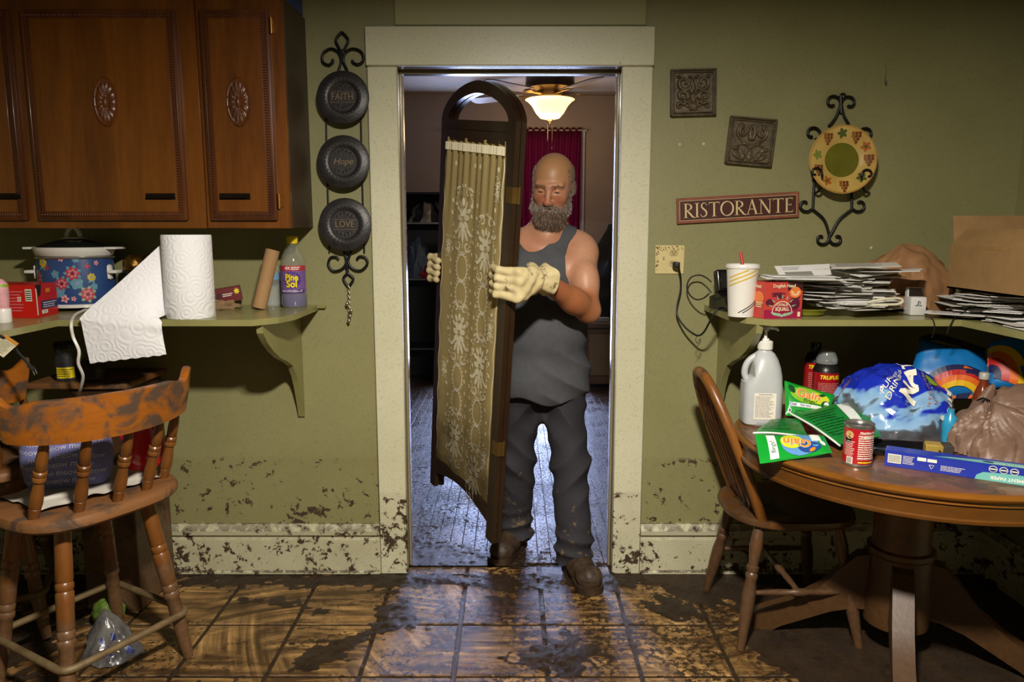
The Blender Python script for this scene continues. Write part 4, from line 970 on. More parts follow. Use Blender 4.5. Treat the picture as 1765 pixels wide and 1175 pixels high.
# ------------------------------------------------------------------ right side: wall things
def wall_quad(corners, Y):
    A, B, C, D = [atY(px, py, Y) for px, py in corners]      # TL TR BR BL
    o = (A+B+C+D)/4; ex = ((B-A)+(C-D)).normalized(); w = ((B-A).length+(C-D).length)/2; h = ((A-D).length+(B-C).length)/2
    ey = Vector((-ex.z, 0, ex.x)); return o, ex, ey, w, h
# --- carved relief plaques
M_CARVE = mat('carved_bronze_resin', '#75674f', 0.40, 0.2, c2='#4a3f30', vs=40, bump=0.1)
def plaque(label, corners, curves, leaves):
    o, ex, ey, w, h = wall_quad(corners, YW-0.012); a = math.atan2(ex.z, ex.x)
    t = thing('carved_plaque', label, 'plaque', o, (0, -a, 0), 'carved plaques')
    mb = MB(M_CARVE); s = w/2
    for u0, v0, u1, v1, d in ((-s, -s, s, s, 0.006),): mb.box((0, 0.006, 0), (w, 0.012, w), None, 0.002)
    for k, (q, th, pr) in enumerate(((s*0.96, 0.007, 0.012), (s*0.85, 0.004, 0.009))):
        for sx_, sz_, lx, lz in ((0, q, 2*q, th), (0, -q, 2*q, th), (q, 0, th, 2*q), (-q, 0, th, 2*q)): mb.box((sx_, 0.0-pr/2, sz_), (lx+(th if lx > lz else 0), pr, lz+(th if lz > lx else 0)), None, 0.0025)
    fr_ = part('frame', mb, t)
    N = 84; g = np.linspace(-0.82, 0.82, N+1); X, Z = np.meshgrid(g, g, indexing='ij'); Hh = np.zeros_like(X)
    for pts, r0, r1 in curves:
        for mir in (1, -1):
            P = catmull([(p[0]*mir, p[1], 0) for p in pts], 8)
            for i, p in enumerate(P):
                r_ = r0+(r1-r0)*i/len(P); d = np.hypot(X-p.x, Z-p.y)/r_; Hh = np.maximum(Hh, np.where(d < 1, np.sqrt(np.maximum(0, 1-d*d)), 0)*min(1, r_*9+0.25))
    for cx, cz, a_, b_, rot in leaves:
        for mir in (1, -1):
            x = (X*mir-cx); z = Z-cz; c, s_ = math.cos(rot), math.sin(rot); u = (x*c+z*s_)/a_; v = (-x*s_+z*c)/b_; d = np.hypot(u, v)
            Hh = np.maximum(Hh, np.where(d < 1, np.sqrt(np.maximum(0, 1-d*d))*(0.65+0.35*np.abs(np.sin(v*4))), 0)*0.9)
    mb = MB(M_CARVE); ss = s
    mb.add([(X[i, j]*ss, -0.0005-0.015*Hh[i, j], Z[i, j]*ss) for i in range(N+1) for j in range(N+1)], [(i*(N+1)+j, i*(N+1)+j+1, (i+1)*(N+1)+j+1, (i+1)*(N+1)+j)[::-1] for i in range(N) for j in range(N)])
    part('relief', mb, t, smooth=60)
def sp3(cx, cy, r0, r1, a0, a1, n=9): return spiral(cx, cy, r0, r1, a0, a1, n)
plaque('square carved scroll plaque, upper of the two beside the doorway', [(1155, 119), (1234, 117), (1234, 200), (1156, 202)],
       [(sp3(0.40, 0.42, 0.34, 0.07, -2.4, 3.6, 12), 0.10, 0.06), ([(0.08, 0.0), (0.12, 0.25), (0.05, 0.55)], 0.08, 0.05), (sp3(0.50, -0.16, 0.26, 0.05, 3.4, -2.4, 10), 0.09, 0.05), (sp3(0.26, -0.52, 0.15, 0.03, 0.2, 6.4, 8), 0.07, 0.05), (sp3(0.60, -0.56, 0.15, 0.03, 2.6, -3.4, 8), 0.07, 0.04)],
       [(0.0, -0.22, 0.14, 0.26, 0), (0.22, -0.10, 0.20, 0.09, 0.7), (0.14, 0.66, 0.10, 0.07, 0.3), (0.66, 0.68, 0.10, 0.08, 0), (0.1, -0.70, 0.1, 0.07, 0.4), (0.36, -0.3, 0.16, 0.07, -0.6)])
plaque('square carved leaf plaque hanging crooked above the brown sign', [(1258, 200), (1338, 208), (1330, 287), (1250, 281)],
       [([(0.06, -0.2), (0.35, -0.02), (0.62, 0.28), (0.58, 0.6), (0.40, 0.66)], 0.06, 0.05), (sp3(0.36, 0.38, 0.22, 0.05, 1.2, -4.2, 10), 0.09, 0.05), ([(0.05, 0.12), (0.10, 0.38), (0.03, 0.66)], 0.10, 0.05), ([(0.0, -0.2), (0.3, -0.12), (0.62, -0.22)], 0.06, 0.04)],
       [(0.0, -0.58, 0.15, 0.26, 0), (0.40, -0.50, 0.26, 0.12, 1.0), (0.58, -0.62, 0.22, 0.10, 0.6), (0.28, -0.68, 0.10, 0.17, 0.4), (0.60, -0.32, 0.2, 0.1, 0.2), (0.0, -0.24, 0.12, 0.10, 0)])
# --- sign with serif capitals
GL = {}
def _st(*s): return list(s)
def ser(x, y, w, up=1): return ([(x-w/2, y), (x+w/2, y)], [0.028, 0.028])
TH, TN = 0.115, 0.045
def vstem(x, w=TH, y0=0, y1=1, s0=0.30, s1=0.30): return [([(x, y0), (x, y0+0.1), (x, y1-0.1), (x, y1)], [w*1.25, w, w, w*1.25])] + ([ser(x, y0+0.014, s0)] if s0 else []) + ([ser(x, y1-0.014, s1)] if s1 else [])
arc = lambda cx, cy, rx, ry, a0, a1, n=16: [(cx+rx*math.cos(a0+(a1-a0)*i/n), cy+ry*math.sin(a0+(a1-a0)*i/n)) for i in range(n+1)]
GL['I'] = (0.34, vstem(0.17))
GL['R'] = (0.74, vstem(0.17)+[(arc(0.22, 0.74, 0.32, 0.235, PI/2, -PI/2), [TN]*3+[TN+(TH-TN)*math.sin(PI*i/10) for i in range(11)]+[TN]*3), ([(0.26, 0.50), (0.45, 0.28), (0.62, 0.06), (0.78, -0.02)], [0.08, 0.115, 0.11, 0.03])])
GL['T'] = (0.78, vstem(0.39, s1=0)+[([(0.04, 0.975), (0.74, 0.975)], [0.05, 0.05]), ([(0.045, 1.0), (0.055, 0.84)], [0.05, 0.015]), ([(0.735, 1.0), (0.725, 0.84)], [0.05, 0.015])])
GL['O'] = (0.94, [(arc(0.47, 0.5, 0.40, 0.49, 0, 2*PI, 40), [TN+(TH-TN)*abs(math.cos(2*PI*i/40+0.25)) for i in range(41)])])
GL['A'] = (0.84, [([(0.14, 0.0), (0.43, 1.03)], [TN, TN]), ([(0.41, 1.03), (0.72, 0.0)], [TH, TH]), ([(0.24, 0.36), (0.60, 0.36)], [TN*0.8]*2), ser(0.14, 0.014, 0.24), ser(0.72, 0.014, 0.28)])
GL['N'] = (0.92, [([(0.17, 0.0), (0.17, 1.0)], [TN]*2), ([(0.14, 0.99), (0.76, 0.01)], [TH, TH]), ([(0.77, 0.0), (0.77, 1.0)], [TN]*2), ser(0.17, 0.014, 0.26), ser(0.12, 0.986, 0.2), ser(0.77, 0.986, 0.26)])
GL['E'] = (0.60, vstem(0.17, s0=0.22, s1=0.22)+[([(0.17, 0.976), (0.54, 0.976)], [0.045]*2), ([(0.17, 0.52), (0.46, 0.52)], [0.04]*2), ([(0.17, 0.024), (0.57, 0.024)], [0.045]*2), ([(0.54, 1.0), (0.53, 0.86)], [0.05, 0.012]), ([(0.46, 0.60), (0.46, 0.44)], [0.02, 0.02]), ([(0.565, 0.0), (0.58, 0.16)], [0.05, 0.012])])
GL['S'] = (0.56, [([(p.x, p.y) for p in catmull([(0.47, 0.80, 0), (0.38, 0.96, 0), (0.23, 0.97, 0), (0.12, 0.82, 0), (0.16, 0.66, 0), (0.32, 0.50, 0), (0.45, 0.32, 0), (0.42, 0.12, 0), (0.26, 0.02, 0), (0.12, 0.06, 0), (0.06, 0.22, 0)], 4)], [0.03+0.08*math.sin(PI*i/40)**2 for i in range(41)])])
def serif_text(mb, body, H, fr, u, v, w, track=0.02):
    tot = sum(GL[c][0] for c in body)*H+track*(len(body)-1)*H; x = u-tot/2
    for c in body:
        for pts, ws in GL[c][1]: mb.ribbon([(x+p[0]*H, v+(p[1]-0.5)*H) for p in pts], [q*H for q in ws[:len(pts)]], fr, w)
        x += (GL[c][0]+track)*H
    return tot
o, ex, ey, w, h = wall_quad([(1166, 342), (1377, 330), (1378, 374), (1168, 386)], YW-0.016); a = math.atan2(ex.z, ex.x)
t = thing('wall_sign', 'long maroon wooden sign lettered RISTORANTE', 'sign', o, (math.radians(2), -a, 0))
mb = MB(mat('sign_edge_copper', '#94503a', 0.5, var=0.2, vs=25)); mb.box((0, 0.006, 0), (w, 0.012, h), None, 0.001); b = part('board', mb, t)
fr = front(0, -0.0005, 0)
mb = MB(mat('sign_maroon', '#4a1d18', 0.5, var=0.15, vs=20)); mb.rect(-w/2+0.009, -h/2+0.010, w/2-0.009, h/2-0.010, fr, 0.0); mb.use(mat('sign_cream', '#d9c48e', 0.55, var=0.06))
for du, dv in ((0.0105, 0.0115),):
    U, V = w/2-du, h/2-dv
    for q in ([(-U, V), (U, V)], [(-U, -V), (U, -V)], [(-U, -V), (-U, V)], [(U, -V), (U, V)]): mb.ribbon(q, 0.0016, fr, 0.0006)
Hh = h*0.56; tot = sum(GL[c][0] for c in 'RISTORANTE')*Hh; sc_ = (w*0.90)/tot
serif_text(mb, 'RISTORANTE', Hh, (lambda u, v, w_=0.0: fr(u*sc_*0.985, v, w_)), 0, 0, 0.0009, 0.012); part('lettering', mb, b, smooth=0)
# --- iron plate hanger and painted plate
t = thing('plate_hanger', 'black iron scroll hanger carrying the painted grape plate', 'plate hanger', wpt(1430, 420))
HY = 2.935
def isc(px, py, r0, r1, a0, a1, n=10): return [(px+x_, py-y_) for x_, y_ in spiral(0, 0, r0, r1, a0, a1, n)]
def hang(pts, m, r=0.0055): m.tube(catmull([wpt(p[0], p[1], p[2] if len(p) > 2 else HY) for p in pts], 5), r, 8)
mb = MB(M_IRON)
hang([(1428, 218), (1440, 203), (1449, 180)]+isc(1435, 177, 14, 4, 0.1, 5.4), mb); hang([(1463, 214), (1455, 200), (1450, 180)]+isc(1464, 178, 14, 4, PI-0.1, PI-5.4), mb)
hang(isc(1453, 166, 5, 5, 0, 6.2, 12), mb, 0.003); hang([(1449, 165), (1450, 195)], mb, 0.007); part('top_scroll', mb, t, world=True)
mb = MB(M_IRON)
hang([(1405, 240)]+isc(1400, 231, 15, 4, -0.4, 4.8), mb); part('side_scroll', mb, t, world=True); mb = MB(M_IRON); hang([(1487, 240)]+isc(1494, 232, 15, 4, PI+0.4, PI-4.6), mb); part('side_scroll', mb, t, world=True)
mb = MB(M_IRON)
for s, xs_ in ((1, (1404, 1402, 1401, 1428)), (-1, (1467, 1468, 1468, 1432))):
    hang([(xs_[0], 300), (xs_[1], 340), (xs_[2], 361)], mb)
    hang([(xs_[2], 361), (1420 if s > 0 else 1447, 378), (1428 if s > 0 else 1434, 400)]+(isc(1416, 411, 13, 3, 0.2, -5.2) if s > 0 else isc(1442, 411, 13, 3, PI-0.2, PI+5.2)), mb)
hang([(1401, 361)]+isc(1388, 353, 13, 4, -0.7, -5.4), mb); hang([(1468, 361)]+isc(1481, 353, 13, 4, PI+0.7, PI+5.4), mb)
part('lower_scrolls', mb, t, world=True)
PF = 2.885
for s in (1, -1):
    mb = MB(M_IRON)
    q = (lambda x_: x_) if s > 0 else (lambda x_: 2*1450-x_+2)
    hang([(q(1404), 332, HY), (q(1410), 330, 2.90), (q(1415), 322, PF-0.005), (q(1417), 305, PF-0.012)]+[(q(a_), b_+(3 if s < 0 else 0), PF-0.014) for a_, b_ in isc(1406, 298, 11, 3, -0.2, 4.8)], mb, 0.005)
    part('plate_hook', mb, t, world=True)
pc_ = atY(1450, 276, 2.895); R = 58.5*mpp(2.895, 1.7)
t = thing('painted_plate', 'cream plate with painted grapes and olive centre on the wall', 'plate', pc_, (math.radians(-5), 0, 0))
M_CREAM = mat('cream_glaze', '#c9a95c', 0.28, c2='#b3914a', vs=12, coat=0.3); M_OLIVE = mat('olive_glaze', '#6d6a1c', 0.28, c2='#555410', vs=9, coat=0.3)
Mx = Matrix.Rotation(PI/2, 4, 'X')
mb = MB(M_CREAM); mb.lathe([(R*0.50, 0.004), (R*0.56, 0.008), (R*0.75, 0.014), (R*0.94, 0.020), (R*0.99, 0.021), (R, 0.018), (R*0.95, 0.012), (R*0.5, -0.004), (0, -0.005)], n=64, M=Mx); mb.use(M_OLIVE)
mb.lathe([(0.0, -0.001), (R*0.10, 0.0), (R*0.12, 0.001), (R*0.26, 0.001), (R*0.28, 0.0022), (R*0.40, 0.0022), (R*0.42, 0.0035), (R*0.50, 0.0041)], n=64, M=Mx); dish_ = part('dish', mb, t)
def pf(u, v, w_=0.0):
    r_ = math.hypot(u, v)/R; h_ = np.interp(r_, [0, 0.5, 0.56, 0.75, 0.94, 0.99], [0.0, 0.004, 0.008, 0.014, 0.020, 0.021]); return Vector((u, -h_-0.0009-w_, v))
PG = {n: mat('plate_'+n, c, 0.3, var=0.1, vs=80, coat=0.3) for n, c in dict(grape='#8a3d1c', dark='#3a2a12', leaf='#4d5a22', rust='#b0642a', green='#7d8a35').items()}
mb = MB(PG['grape'])
def leaf5(a, rr, s, m1, m2):
    cx, cy_ = R*rr*math.cos(a), R*rr*math.sin(a); mb.use(m1)
    for k in range(5): q = a+PI/2+2*PI*k/5; mb.ell(cx+s*0.5*math.cos(q), cy_+s*0.5*math.sin(q), s*0.55, s*0.33, pf, 0.0003+0.0001*k, 8, q)
    mb.use(m2).ell(cx, cy_, s*0.35, s*0.3, pf, 0.001, 8)
def grapes(a, rr, s):
    cx, cy_ = R*rr*math.cos(a), R*rr*math.sin(a); i = 0
    for row, n in enumerate((3, 3, 2, 1)):
        for k in range(n):
            u, v = (k-(n-1)/2)*s*1.05, -(row-1.2)*s*0.95; mb.use(PG['dark']).ell(cx+u, cy_+v, s*0.52, s*0.52, pf, 0.0003, 9); mb.use(PG['grape'] if (i % 3) else PG['rust']).ell(cx+u, cy_+v, s*0.40, s*0.40, pf, 0.0007, 9); i += 1
for a, kind in ((1.62, 'L1'), (1.05, 'G'), (0.52, 'L2'), (0.0, 'G'), (-0.75, 'L3'), (-1.5, 'G'), (-2.2, 'L2'), (-2.75, 'G'), (2.95, 'L4'), (2.2, 'G')):
    if kind == 'G': grapes(a, 0.76, 0.0115)
    else: leaf5(a, 0.76, 0.019, PG[{'L1': 'leaf', 'L2': 'rust', 'L3': 'leaf', 'L4': 'green'}[kind]], PG[{'L1': 'leaf', 'L2': 'leaf', 'L3': 'rust', 'L4': 'green'}[kind]])
mb.use(PG['rust']).ribbon([(R*0.965*math.cos(2*PI*i/60), R*0.965*math.sin(2*PI*i/60)) for i in range(60)], 0.002, pf, 0.0004, True)
part('painted_vine', mb, dish_, smooth=0)
# --- outlet plate, plug and cord
o, ex, ey, w, h = wall_quad([(1130, 422), (1180, 423), (1179, 472), (1129, 472)], YW-0.0045)
t = thing('outlet_plate', 'cream outlet plate with printed vine border beside the doorway', 'outlet', o)
mb = MB(mat('ivory_plastic', '#d6c48a', 0.4, var=0.04)); mb.box((0, 0.002, 0), (w, 0.005, h), None, 0.002); b = part('plate', mb, t)
fr = front(0, -0.0008, 0); mb = MB(mat('print_vine', '#4a4428', 0.5)); r = random.Random(5)
for k in range(70):
    if r.random() < 0.55: u, v = r.uniform(-w/2+0.004, w/2-0.004), h/2-r.uniform(0.004, 0.022)
    else: u, v = -w/2+r.uniform(0.003, 0.014), r.uniform(-h/2+0.005, h/2-0.004)
    mb.use(mat('print_vine', '#4a4428') if r.random() < 0.75 else PG['grape']).ell(u, v, r.uniform(0.0015, 0.004), r.uniform(0.001, 0.002), fr, 0.0001*k*0.05, 6, r.uniform(0, 3))
mb.use(MATS['print_vine']).text('E', 0.018, fr, -0.024, 0.004, 0.0006); part('print', mb, b, smooth=0)
for sz in (1, -1):
    mb = MB(mat('socket_face', '#c2b078', 0.4)); fz = front(0.014, -0.001, 0.021*sz+(0.006)); mb.prism([(0.017*math.cos(q), max(-0.012, min(0.012, 0.017*math.sin(q)))) for q in [2*PI*i/20 for i in range(20)]], 0.002, fz)
    mb.use(PR_K)
    for q in (-0.006, 0.006): mb.rect(q-0.0012, -0.001, q+0.0012, 0.007, fz, 0.0023)
    mb.ell(0, -0.006, 0.0025, 0.0025, fz, 0.0023, 8); part('socket', mb, t)
t = thing('charger_cord', 'black power cord plugged into the cream outlet plate', 'cord', atY(1168, 530, 2.92))
mb = MB(M_RUB); pp = atY(1166, 456, 2.925); mb.box((pp.x, 2.919, pp.z), (0.018, 0.042, 0.022), None, 0.004, 2); mb.box((pp.x-0.011, 2.912, pp.z+0.001), (0.012, 0.022, 0.02), None, 0.003); part('plug', mb, t, world=True)
mb = MB(M_RUB); pts = [(1170, 462, 2.905), (1173, 478, 2.915), (1173, 500, 2.92), (1167, 528, 2.92), (1168, 545, 2.91), (1180, 563, 2.88), (1195, 575, 2.85), (1205, 578, 2.82), (1214, 571, 2.78), (1224, 553, 2.74), (1236, 535, 2.73), (1243, 531, 2.75)]
P3 = [atY(*p) for p in pts]; P3[-1].z = ZS+0.006; P3[-2].z = max(P3[-2].z, ZS+0.006)
mb.tube(catmull(P3, 6), 0.0038, 8)
mb.tube(catmull([atY(1203, 577, 2.82), atY(1199, 585, 2.82), atY(1203, 592, 2.82), atY(1207, 583, 2.82), atY(1207, 590, 2.82), atY(1200, 598, 2.82)], 4), 0.0012, 5); part('cable', mb, t, world=True)
# ------------------------------------------------------------------ right shelf and what lies on it
t = thing('wall_shelf', 'olive painted corner shelf piled with mail under the brown sign', 'shelf', (1.2, YW, ZS-0.02))
poly = [(0.766, YW), (0.766, 2.60), (0.80, 2.52), (0.87, YE), (1.495, YE), (1.495, 1.35), (XR, 1.35), (XR, YW)][::-1]
mb = MB(M_SHELF); mb.prism(poly, 0.021, flat(ZS-0.021)); part('top', mb, t, world=True, smooth=20)
part('bracket', bracket(0.838), t, world=True, smooth=20)
# phone base
p = Vector((0.818, 2.775, ZS)); t = thing('cordless_phone', 'black cordless phone in its base at the shelf end', 'phone', p, (0, 0, math.radians(12)))
M_BLK = mat('black_gloss_plastic', '#131214', 0.22, var=0.05, coat=0.3)
mb = MB(M_BLK); mb.prism([(-0.075, 0), (0.065, 0), (0.065, 0.045), (0.0, 0.062), (-0.05, 0.045), (-0.075, 0.02)], 0.105, lambda u, v, w_: Vector((-0.052+w_, -u*-1.0, v+0.001))); base = part('base', mb, t, smooth=30)
mb = MB(mat('amber_key', '#b07a1c', 0.4))
for k in range(2): mb.box((0.012+0.022*k, -0.040, 0.052), (0.018, 0.014, 0.004), None, 0.001)
part('key', mb, base)
mb = MB(M_BLK); mb.box((0.0, 0.030, 0.105), (0.095, 0.034, 0.085), Matrix.Rotation(math.radians(-14), 3, 'X'), 0.008, 3); mb.box((0.0, 0.012, 0.108), (0.075, 0.006, 0.062), Matrix.Rotation(math.radians(-14), 3, 'X'), 0.003); part('handset', mb, t)
mb = MB(M_RUB); L_ = [(1222, 506, 2.76), (1212, 514, 2.80), (1200, 516, 2.85), (1189, 508, 2.88), (1184, 493, 2.89), (1191, 478, 2.89), (1206, 474, 2.88), (1218, 479, 2.86), (1226, 486, 2.845)]
mb.tube(catmull([atY(*q) for q in L_], 6), 0.0028, 8)
c, s = math.cos(-math.radians(12)), math.sin(-math.radians(12))
mb.v = [((v[0]-p.x)*c-(v[1]-p.y)*s, (v[0]-p.x)*s+(v[1]-p.y)*c, v[2]-p.z) for v in mb.v]; part('line_cord', mb, t)
# paper cup
b0 = atZ(1283, 547.5, ZS); r0, r1 = 0.0425, 0.0535; hc = 0.168; t = thing('paper_cup', 'white striped drink cup with lid and red straw', 'cup', (b0.x, b0.y+r0, ZS+0.0005))
mb = MB(mat('white_cup_paper', '#dcd8d0', 0.45, var=0.03)); mb.lathe([(0.0, 0.004), (r0*0.95, 0.004), (r0*0.97, 0.0), (r0, 0.001), (r1, hc)], n=48); cupb = part('body', mb, t)
mb = MB(mat('white_lid_plastic', '#d9d6cf', 0.3, var=0.02)); mb.lathe([(r1-0.001, hc-0.004), (r1+0.003, hc-0.002), (r1+0.004, hc+0.006), (r1+0.001, hc+0.012), (r1-0.006, hc+0.010), (r1-0.010, hc+0.005), (0.0, hc+0.006)], n=48); part('lid', mb, t)
mb = MB(mat('red_straw_plastic', '#c31a1c', 0.35)); mb.tube([(-0.001, -0.008, hc+0.001), (-0.009, 0.004, hc+0.052)], 0.0048, 10); part('straw', mb, t)
cf = cyl((0, 0, 0), lambda v: r0+(r1-r0)*v/hc, 0.0, 0.0008); mb = MB(mat('print_gold', '#d9b41e', 0.45))
for k in range(3):
    v0 = 0.128+0.014*k; mb.ribbon([(u, v0+0.42*(u+0.01)) for u in np.linspace(-0.062, min(0.045, (hc-0.006-v0)/0.42-0.01), 16)], 0.0042, cf)
mb.use(PR_K)
for k in range(2): mb.ribbon([(u, 0.016-0.009*k+0.62*(u+0.022)) for u in np.linspace(-0.022+0.014*k, 0.045, 14)], 0.0028, cf)
part('stripes', mb, cupb, smooth=0)
# orange and red drink carton
A = atZ(1316, 549.5, ZS); B = atZ(1381, 548, ZS); W_ = (B-A).length; Hb = 0.122
t = thing('drink_carton', 'orange and red drinks carton beside the paper cup', 'box', A, (0, 0, math.atan2(B.y-A.y, B.x-A.x)))
mb = MB(mat('carton_coral', '#c4482c', 0.4, c2='#a92a3a', vs=9)); mb.prism([(0, 0), (W_, 0), (W_, 0.105), (-0.012, 0.105)], Hb, lambda u, v, w_: Vector((u, v, w_+0.0005))); cb = part('body', mb, t, smooth=20)
fr = front(0, -0.0008, 0.0); fs_ = plane((-0.012, 0.105, 0), (0.012, -0.105, 0), (0, 0, 1), 0.0008)
CB = {n: mat('carton_'+n, c, 0.4, var=0.1) for n, c in dict(plum='#5d1230', mag='#9a1442', orange='#e07a3c', mint='#9db79a', cream='#e3cfa6', dark='#3a0f16').items()}
mb = MB(CB['mag']); mb.rect(0, 0, W_, 0.03, fr); mb.use(CB['plum'])
for u, v, a_, b_ in ((0.05, 0.084, 0.026, 0.004), (0.045, 0.077, 0.02, 0.003), (0.058, 0.071, 0.016, 0.0035), (0.11, 0.05, 0.02, 0.022), (0.02, 0.055, 0.016, 0.012), (0.115, 0.075, 0.015, 0.012)): mb.ell(min(u, W_-a_), v, a_, b_, fr, 0.0002+u*0.001, 16)
mb.use(CB['dark']).rect(W_*0.60, 0.095, W_, Hb, fr, 0.0003)
mb.use(CB['orange']).ell(W_*0.80, 0.088, 0.021, 0.019, fr, 0.0005, 20).use(CB['cream'])
for k in range(7): q = PI+PI*k/6; mb.ell(W_*0.80+0.012*math.cos(q), 0.09+0.011*math.sin(q), 0.005, 0.0022, fr, 0.0008, 8, q)
mb.use(CB['mint'])
for k in range(7): q = PI*(0.1+0.8*k/6); mb.poly([(W_*0.47+0.038*math.cos(q-0.07), 0.03+0.038*math.sin(q-0.07)), (W_*0.47+0.055*math.cos(q), 0.03+0.055*math.sin(q)), (W_*0.47+0.038*math.cos(q+0.07), 0.03+0.038*math.sin(q+0.07))], fr, 0.0006)
mb.use(CB['cream']).poly([(W_*0.47+0.037*math.cos(PI*i/20), 0.022+0.037*math.sin(PI*i/20)) for i in range(21)], fr, 0.0008); mb.use(CB['mag']).poly([(W_*0.47+0.034*math.cos(PI*i/20), 0.022+0.034*math.sin(PI*i/20)) for i in range(21)], fr, 0.0011)
mb.use(CB['mint'])
for u in (-0.03, -0.018, -0.006, 0.006, 0.018, 0.03): mb.ell(W_*0.47+u, 0.016-0.004*math.cos(u*60), 0.012, 0.004, fr, 0.0013+u*0.002, 10, 0.5*(1 if u > 0 else -1))
mb.use(CB['cream']).text('CITRUS', 0.0125, fr, W_*0.47, 0.046, 0.0016, bold=0.03); mb.text('SQUALL', 0.0165, fr, W_*0.47, 0.032, 0.0016, bold=0.04, sx=0.85)
mb.text('Dogfish Head', 0.0150, fr, W_*0.50, 0.110, 0.0016, bold=0.03, sx=1.0)
mb.rect(W_-0.016, 0.006, W_-0.006, 0.022, fr, 0.0004)
mb.use(CB['orange']).ell(0.075, 0.07, 0.028, 0.022, fs_, 0.0003, 18).use(CB['cream']).text('Head', 0.016, fs_, 0.07, 0.108, 0.0005, bold=0.03).lines(0.06, 0.036, 0.1, 0.056, 3, fs_, 0.0005, 0.6)
part('print', mb, cb, smooth=0)
# olive dish under the mail
t = thing('olive_dish', 'shallow olive dish half under the heap of mail', 'dish', (1.035, 2.60, ZS)); mb = MB(mat('olive_dish_glaze', '#7c7a22', 0.3, coat=0.3)); mb.lathe([(0.0, 0.004), (0.05, 0.0), (0.06, 0.006), (0.063, 0.016), (0.072, 0.022), (0.069, 0.025), (0.056, 0.018), (0.0, 0.010)], n=40); part('bowl', mb, t)
# mail: envelopes, each its own thing
M_PAP = [mat('paper_white_%d' % i, c, 0.8, var=0.03) for i, c in enumerate(('#e0deda', '#d6d3ce', '#e6e4e0', '#cfcac0'))]
M_WIN = mat('envelope_window', '#8e8c86', 0.25, var=0.05)
M_INK = mat('faint_ink', '#6f6e72', 0.7)
def envelope_mesh(i, w_, d_, win, bend):
    mb = MB(M_PAP[i % 4]); N = 8
    for top in (1, 0):
        mb.grid(lambda u, v: ((u-0.5)*w_, (v-0.5)*d_*(1 if top else -1), (0.0014 if top else 0.0)+bend*(4*(u-0.5)**2)+bend*0.3*math.sin(5*v+i)), N, 3)
    hz_ = lambda u, v, q: ((u-0.5)*w_, (v-0.5)*d_, q*0.0014+bend*(4*(u-0.5)**2)+bend*0.3*math.sin(5*v+i))
    for a_ in (0, 1):
        mb.grid(lambda u, v: hz_(u, a_, v), N, 1); mb.grid(lambda u, v: hz_(a_, u, v), 3, 1)
    if win:
        f = lambda u, v, w0=0.0: Vector((u, v, 0.0019+bend*4*(u/w_)**2+bend*0.3*math.sin(5*(v/d_+0.5)+i)+w0)); mb.use(M_WIN).rect(-w_*0.40, -d_*0.22, w_*0.02, d_*0.10, f, 0, 5, 2); mb.use(M_INK).lines(-w_*0.4, d_*0.2, -w_*0.1, d_*0.42, 3, f, 0, 0.3)
    else:
        f = lambda u, v, w0=0.0: Vector((u, v, 0.0019+bend*4*(u/w_)**2+bend*0.3*math.sin(5*(v/d_+0.5)+i)+w0)); mb.use(M_INK).lines(-w_*0.42, -d_*0.3, w_*0.3, d_*0.42, 9, f, 0, 0.22)
    return mb.mesh('envelope', 60)
EM = [envelope_mesh(i, *a) for i, a in enumerate(((0.235, 0.104, True, 0.0006), (0.225, 0.104, False, 0.0012), (0.235, 0.104, True, -0.0006), (0.215, 0.150, False, 0.0010), (0.235, 0.104, False, 0.0008), (0.19, 0.13, False, 0.0016)))]
r = random.Random(21); n_env = 0
def env(loc, rot, mi, label, group='letters in the heaps of mail'):
    o_ = bpy.data.objects.new('envelope', EM[mi]); o_.location = loc; o_.rotation_euler = rot; COL.objects.link(o_); tag(o_, label, 'envelope', group); return o_
z = ZS+0.027
for k in range(60):      # main heap in the middle of the shelf
    f_ = k/60; x = 1.165+r.gauss(0, 0.040)+0.03*math.sin(k*1.7); y = 2.615+0.05*f_+r.gauss(0, 0.022); rz = r.choice((0.0, 0.35, -0.5, 0.9, 0.15, -0.15))+r.gauss(0, 0.22)
    if k < 16: y = 2.585+r.gauss(0, 0.012); x = 1.205+r.gauss(0, 0.028); rz = r.gauss(-0.1, 0.3)
    env((x, y, z), (r.gauss(0, 0.012)+0.03*f_, r.gauss(0, 0.012), rz), r.randrange(6), 'white letter in the loose heap of mail behind the drinks carton'); z += 0.0018
ztop = z
for k in range(7):       # papers lying across the carton
    env((1.005+r.gauss(0, 0.015), 2.56+r.gauss(0, 0.012), ZS+Hb+0.003+k*0.0022), (0.0, 0.01, r.gauss(0.05, 0.12)), r.choice((0, 1, 4)), ('lowest', 'second lowest', 'third lowest', 'middle', 'third highest', 'second highest', 'topmost')[k]+' white letter of those lying across the drinks carton')
for k in range(38):      # second heap in the corner under the cardboard box
    rz = r.choice((0.2, 1.3, 1.5, -0.3, 0.9))+r.gauss(0, 0.2); f_ = k/38
    env((1.60+0.05*f_+r.gauss(0, 0.035), 2.46+0.08*f_+r.gauss(0, 0.07), ZS+0.003+k*0.0022), (r.gauss(0, 0.006), r.gauss(0, 0.008), rz), r.choice((1, 3, 4, 5, 0)), 'white letter in the corner heap of mail under the cardboard box')
for k in range(16):
    env((1.575+0.010*k+r.gauss(0, 0.012), 2.16+r.gauss(0, 0.04)-0.008*k, ZS+0.003+k*0.0022), (0, 0.012, 1.2+r.gauss(0, 0.3)), r.choice((1, 3, 4, 0)), 'white letter sliding forward along the right arm of the shelf')
z = ztop+0.006
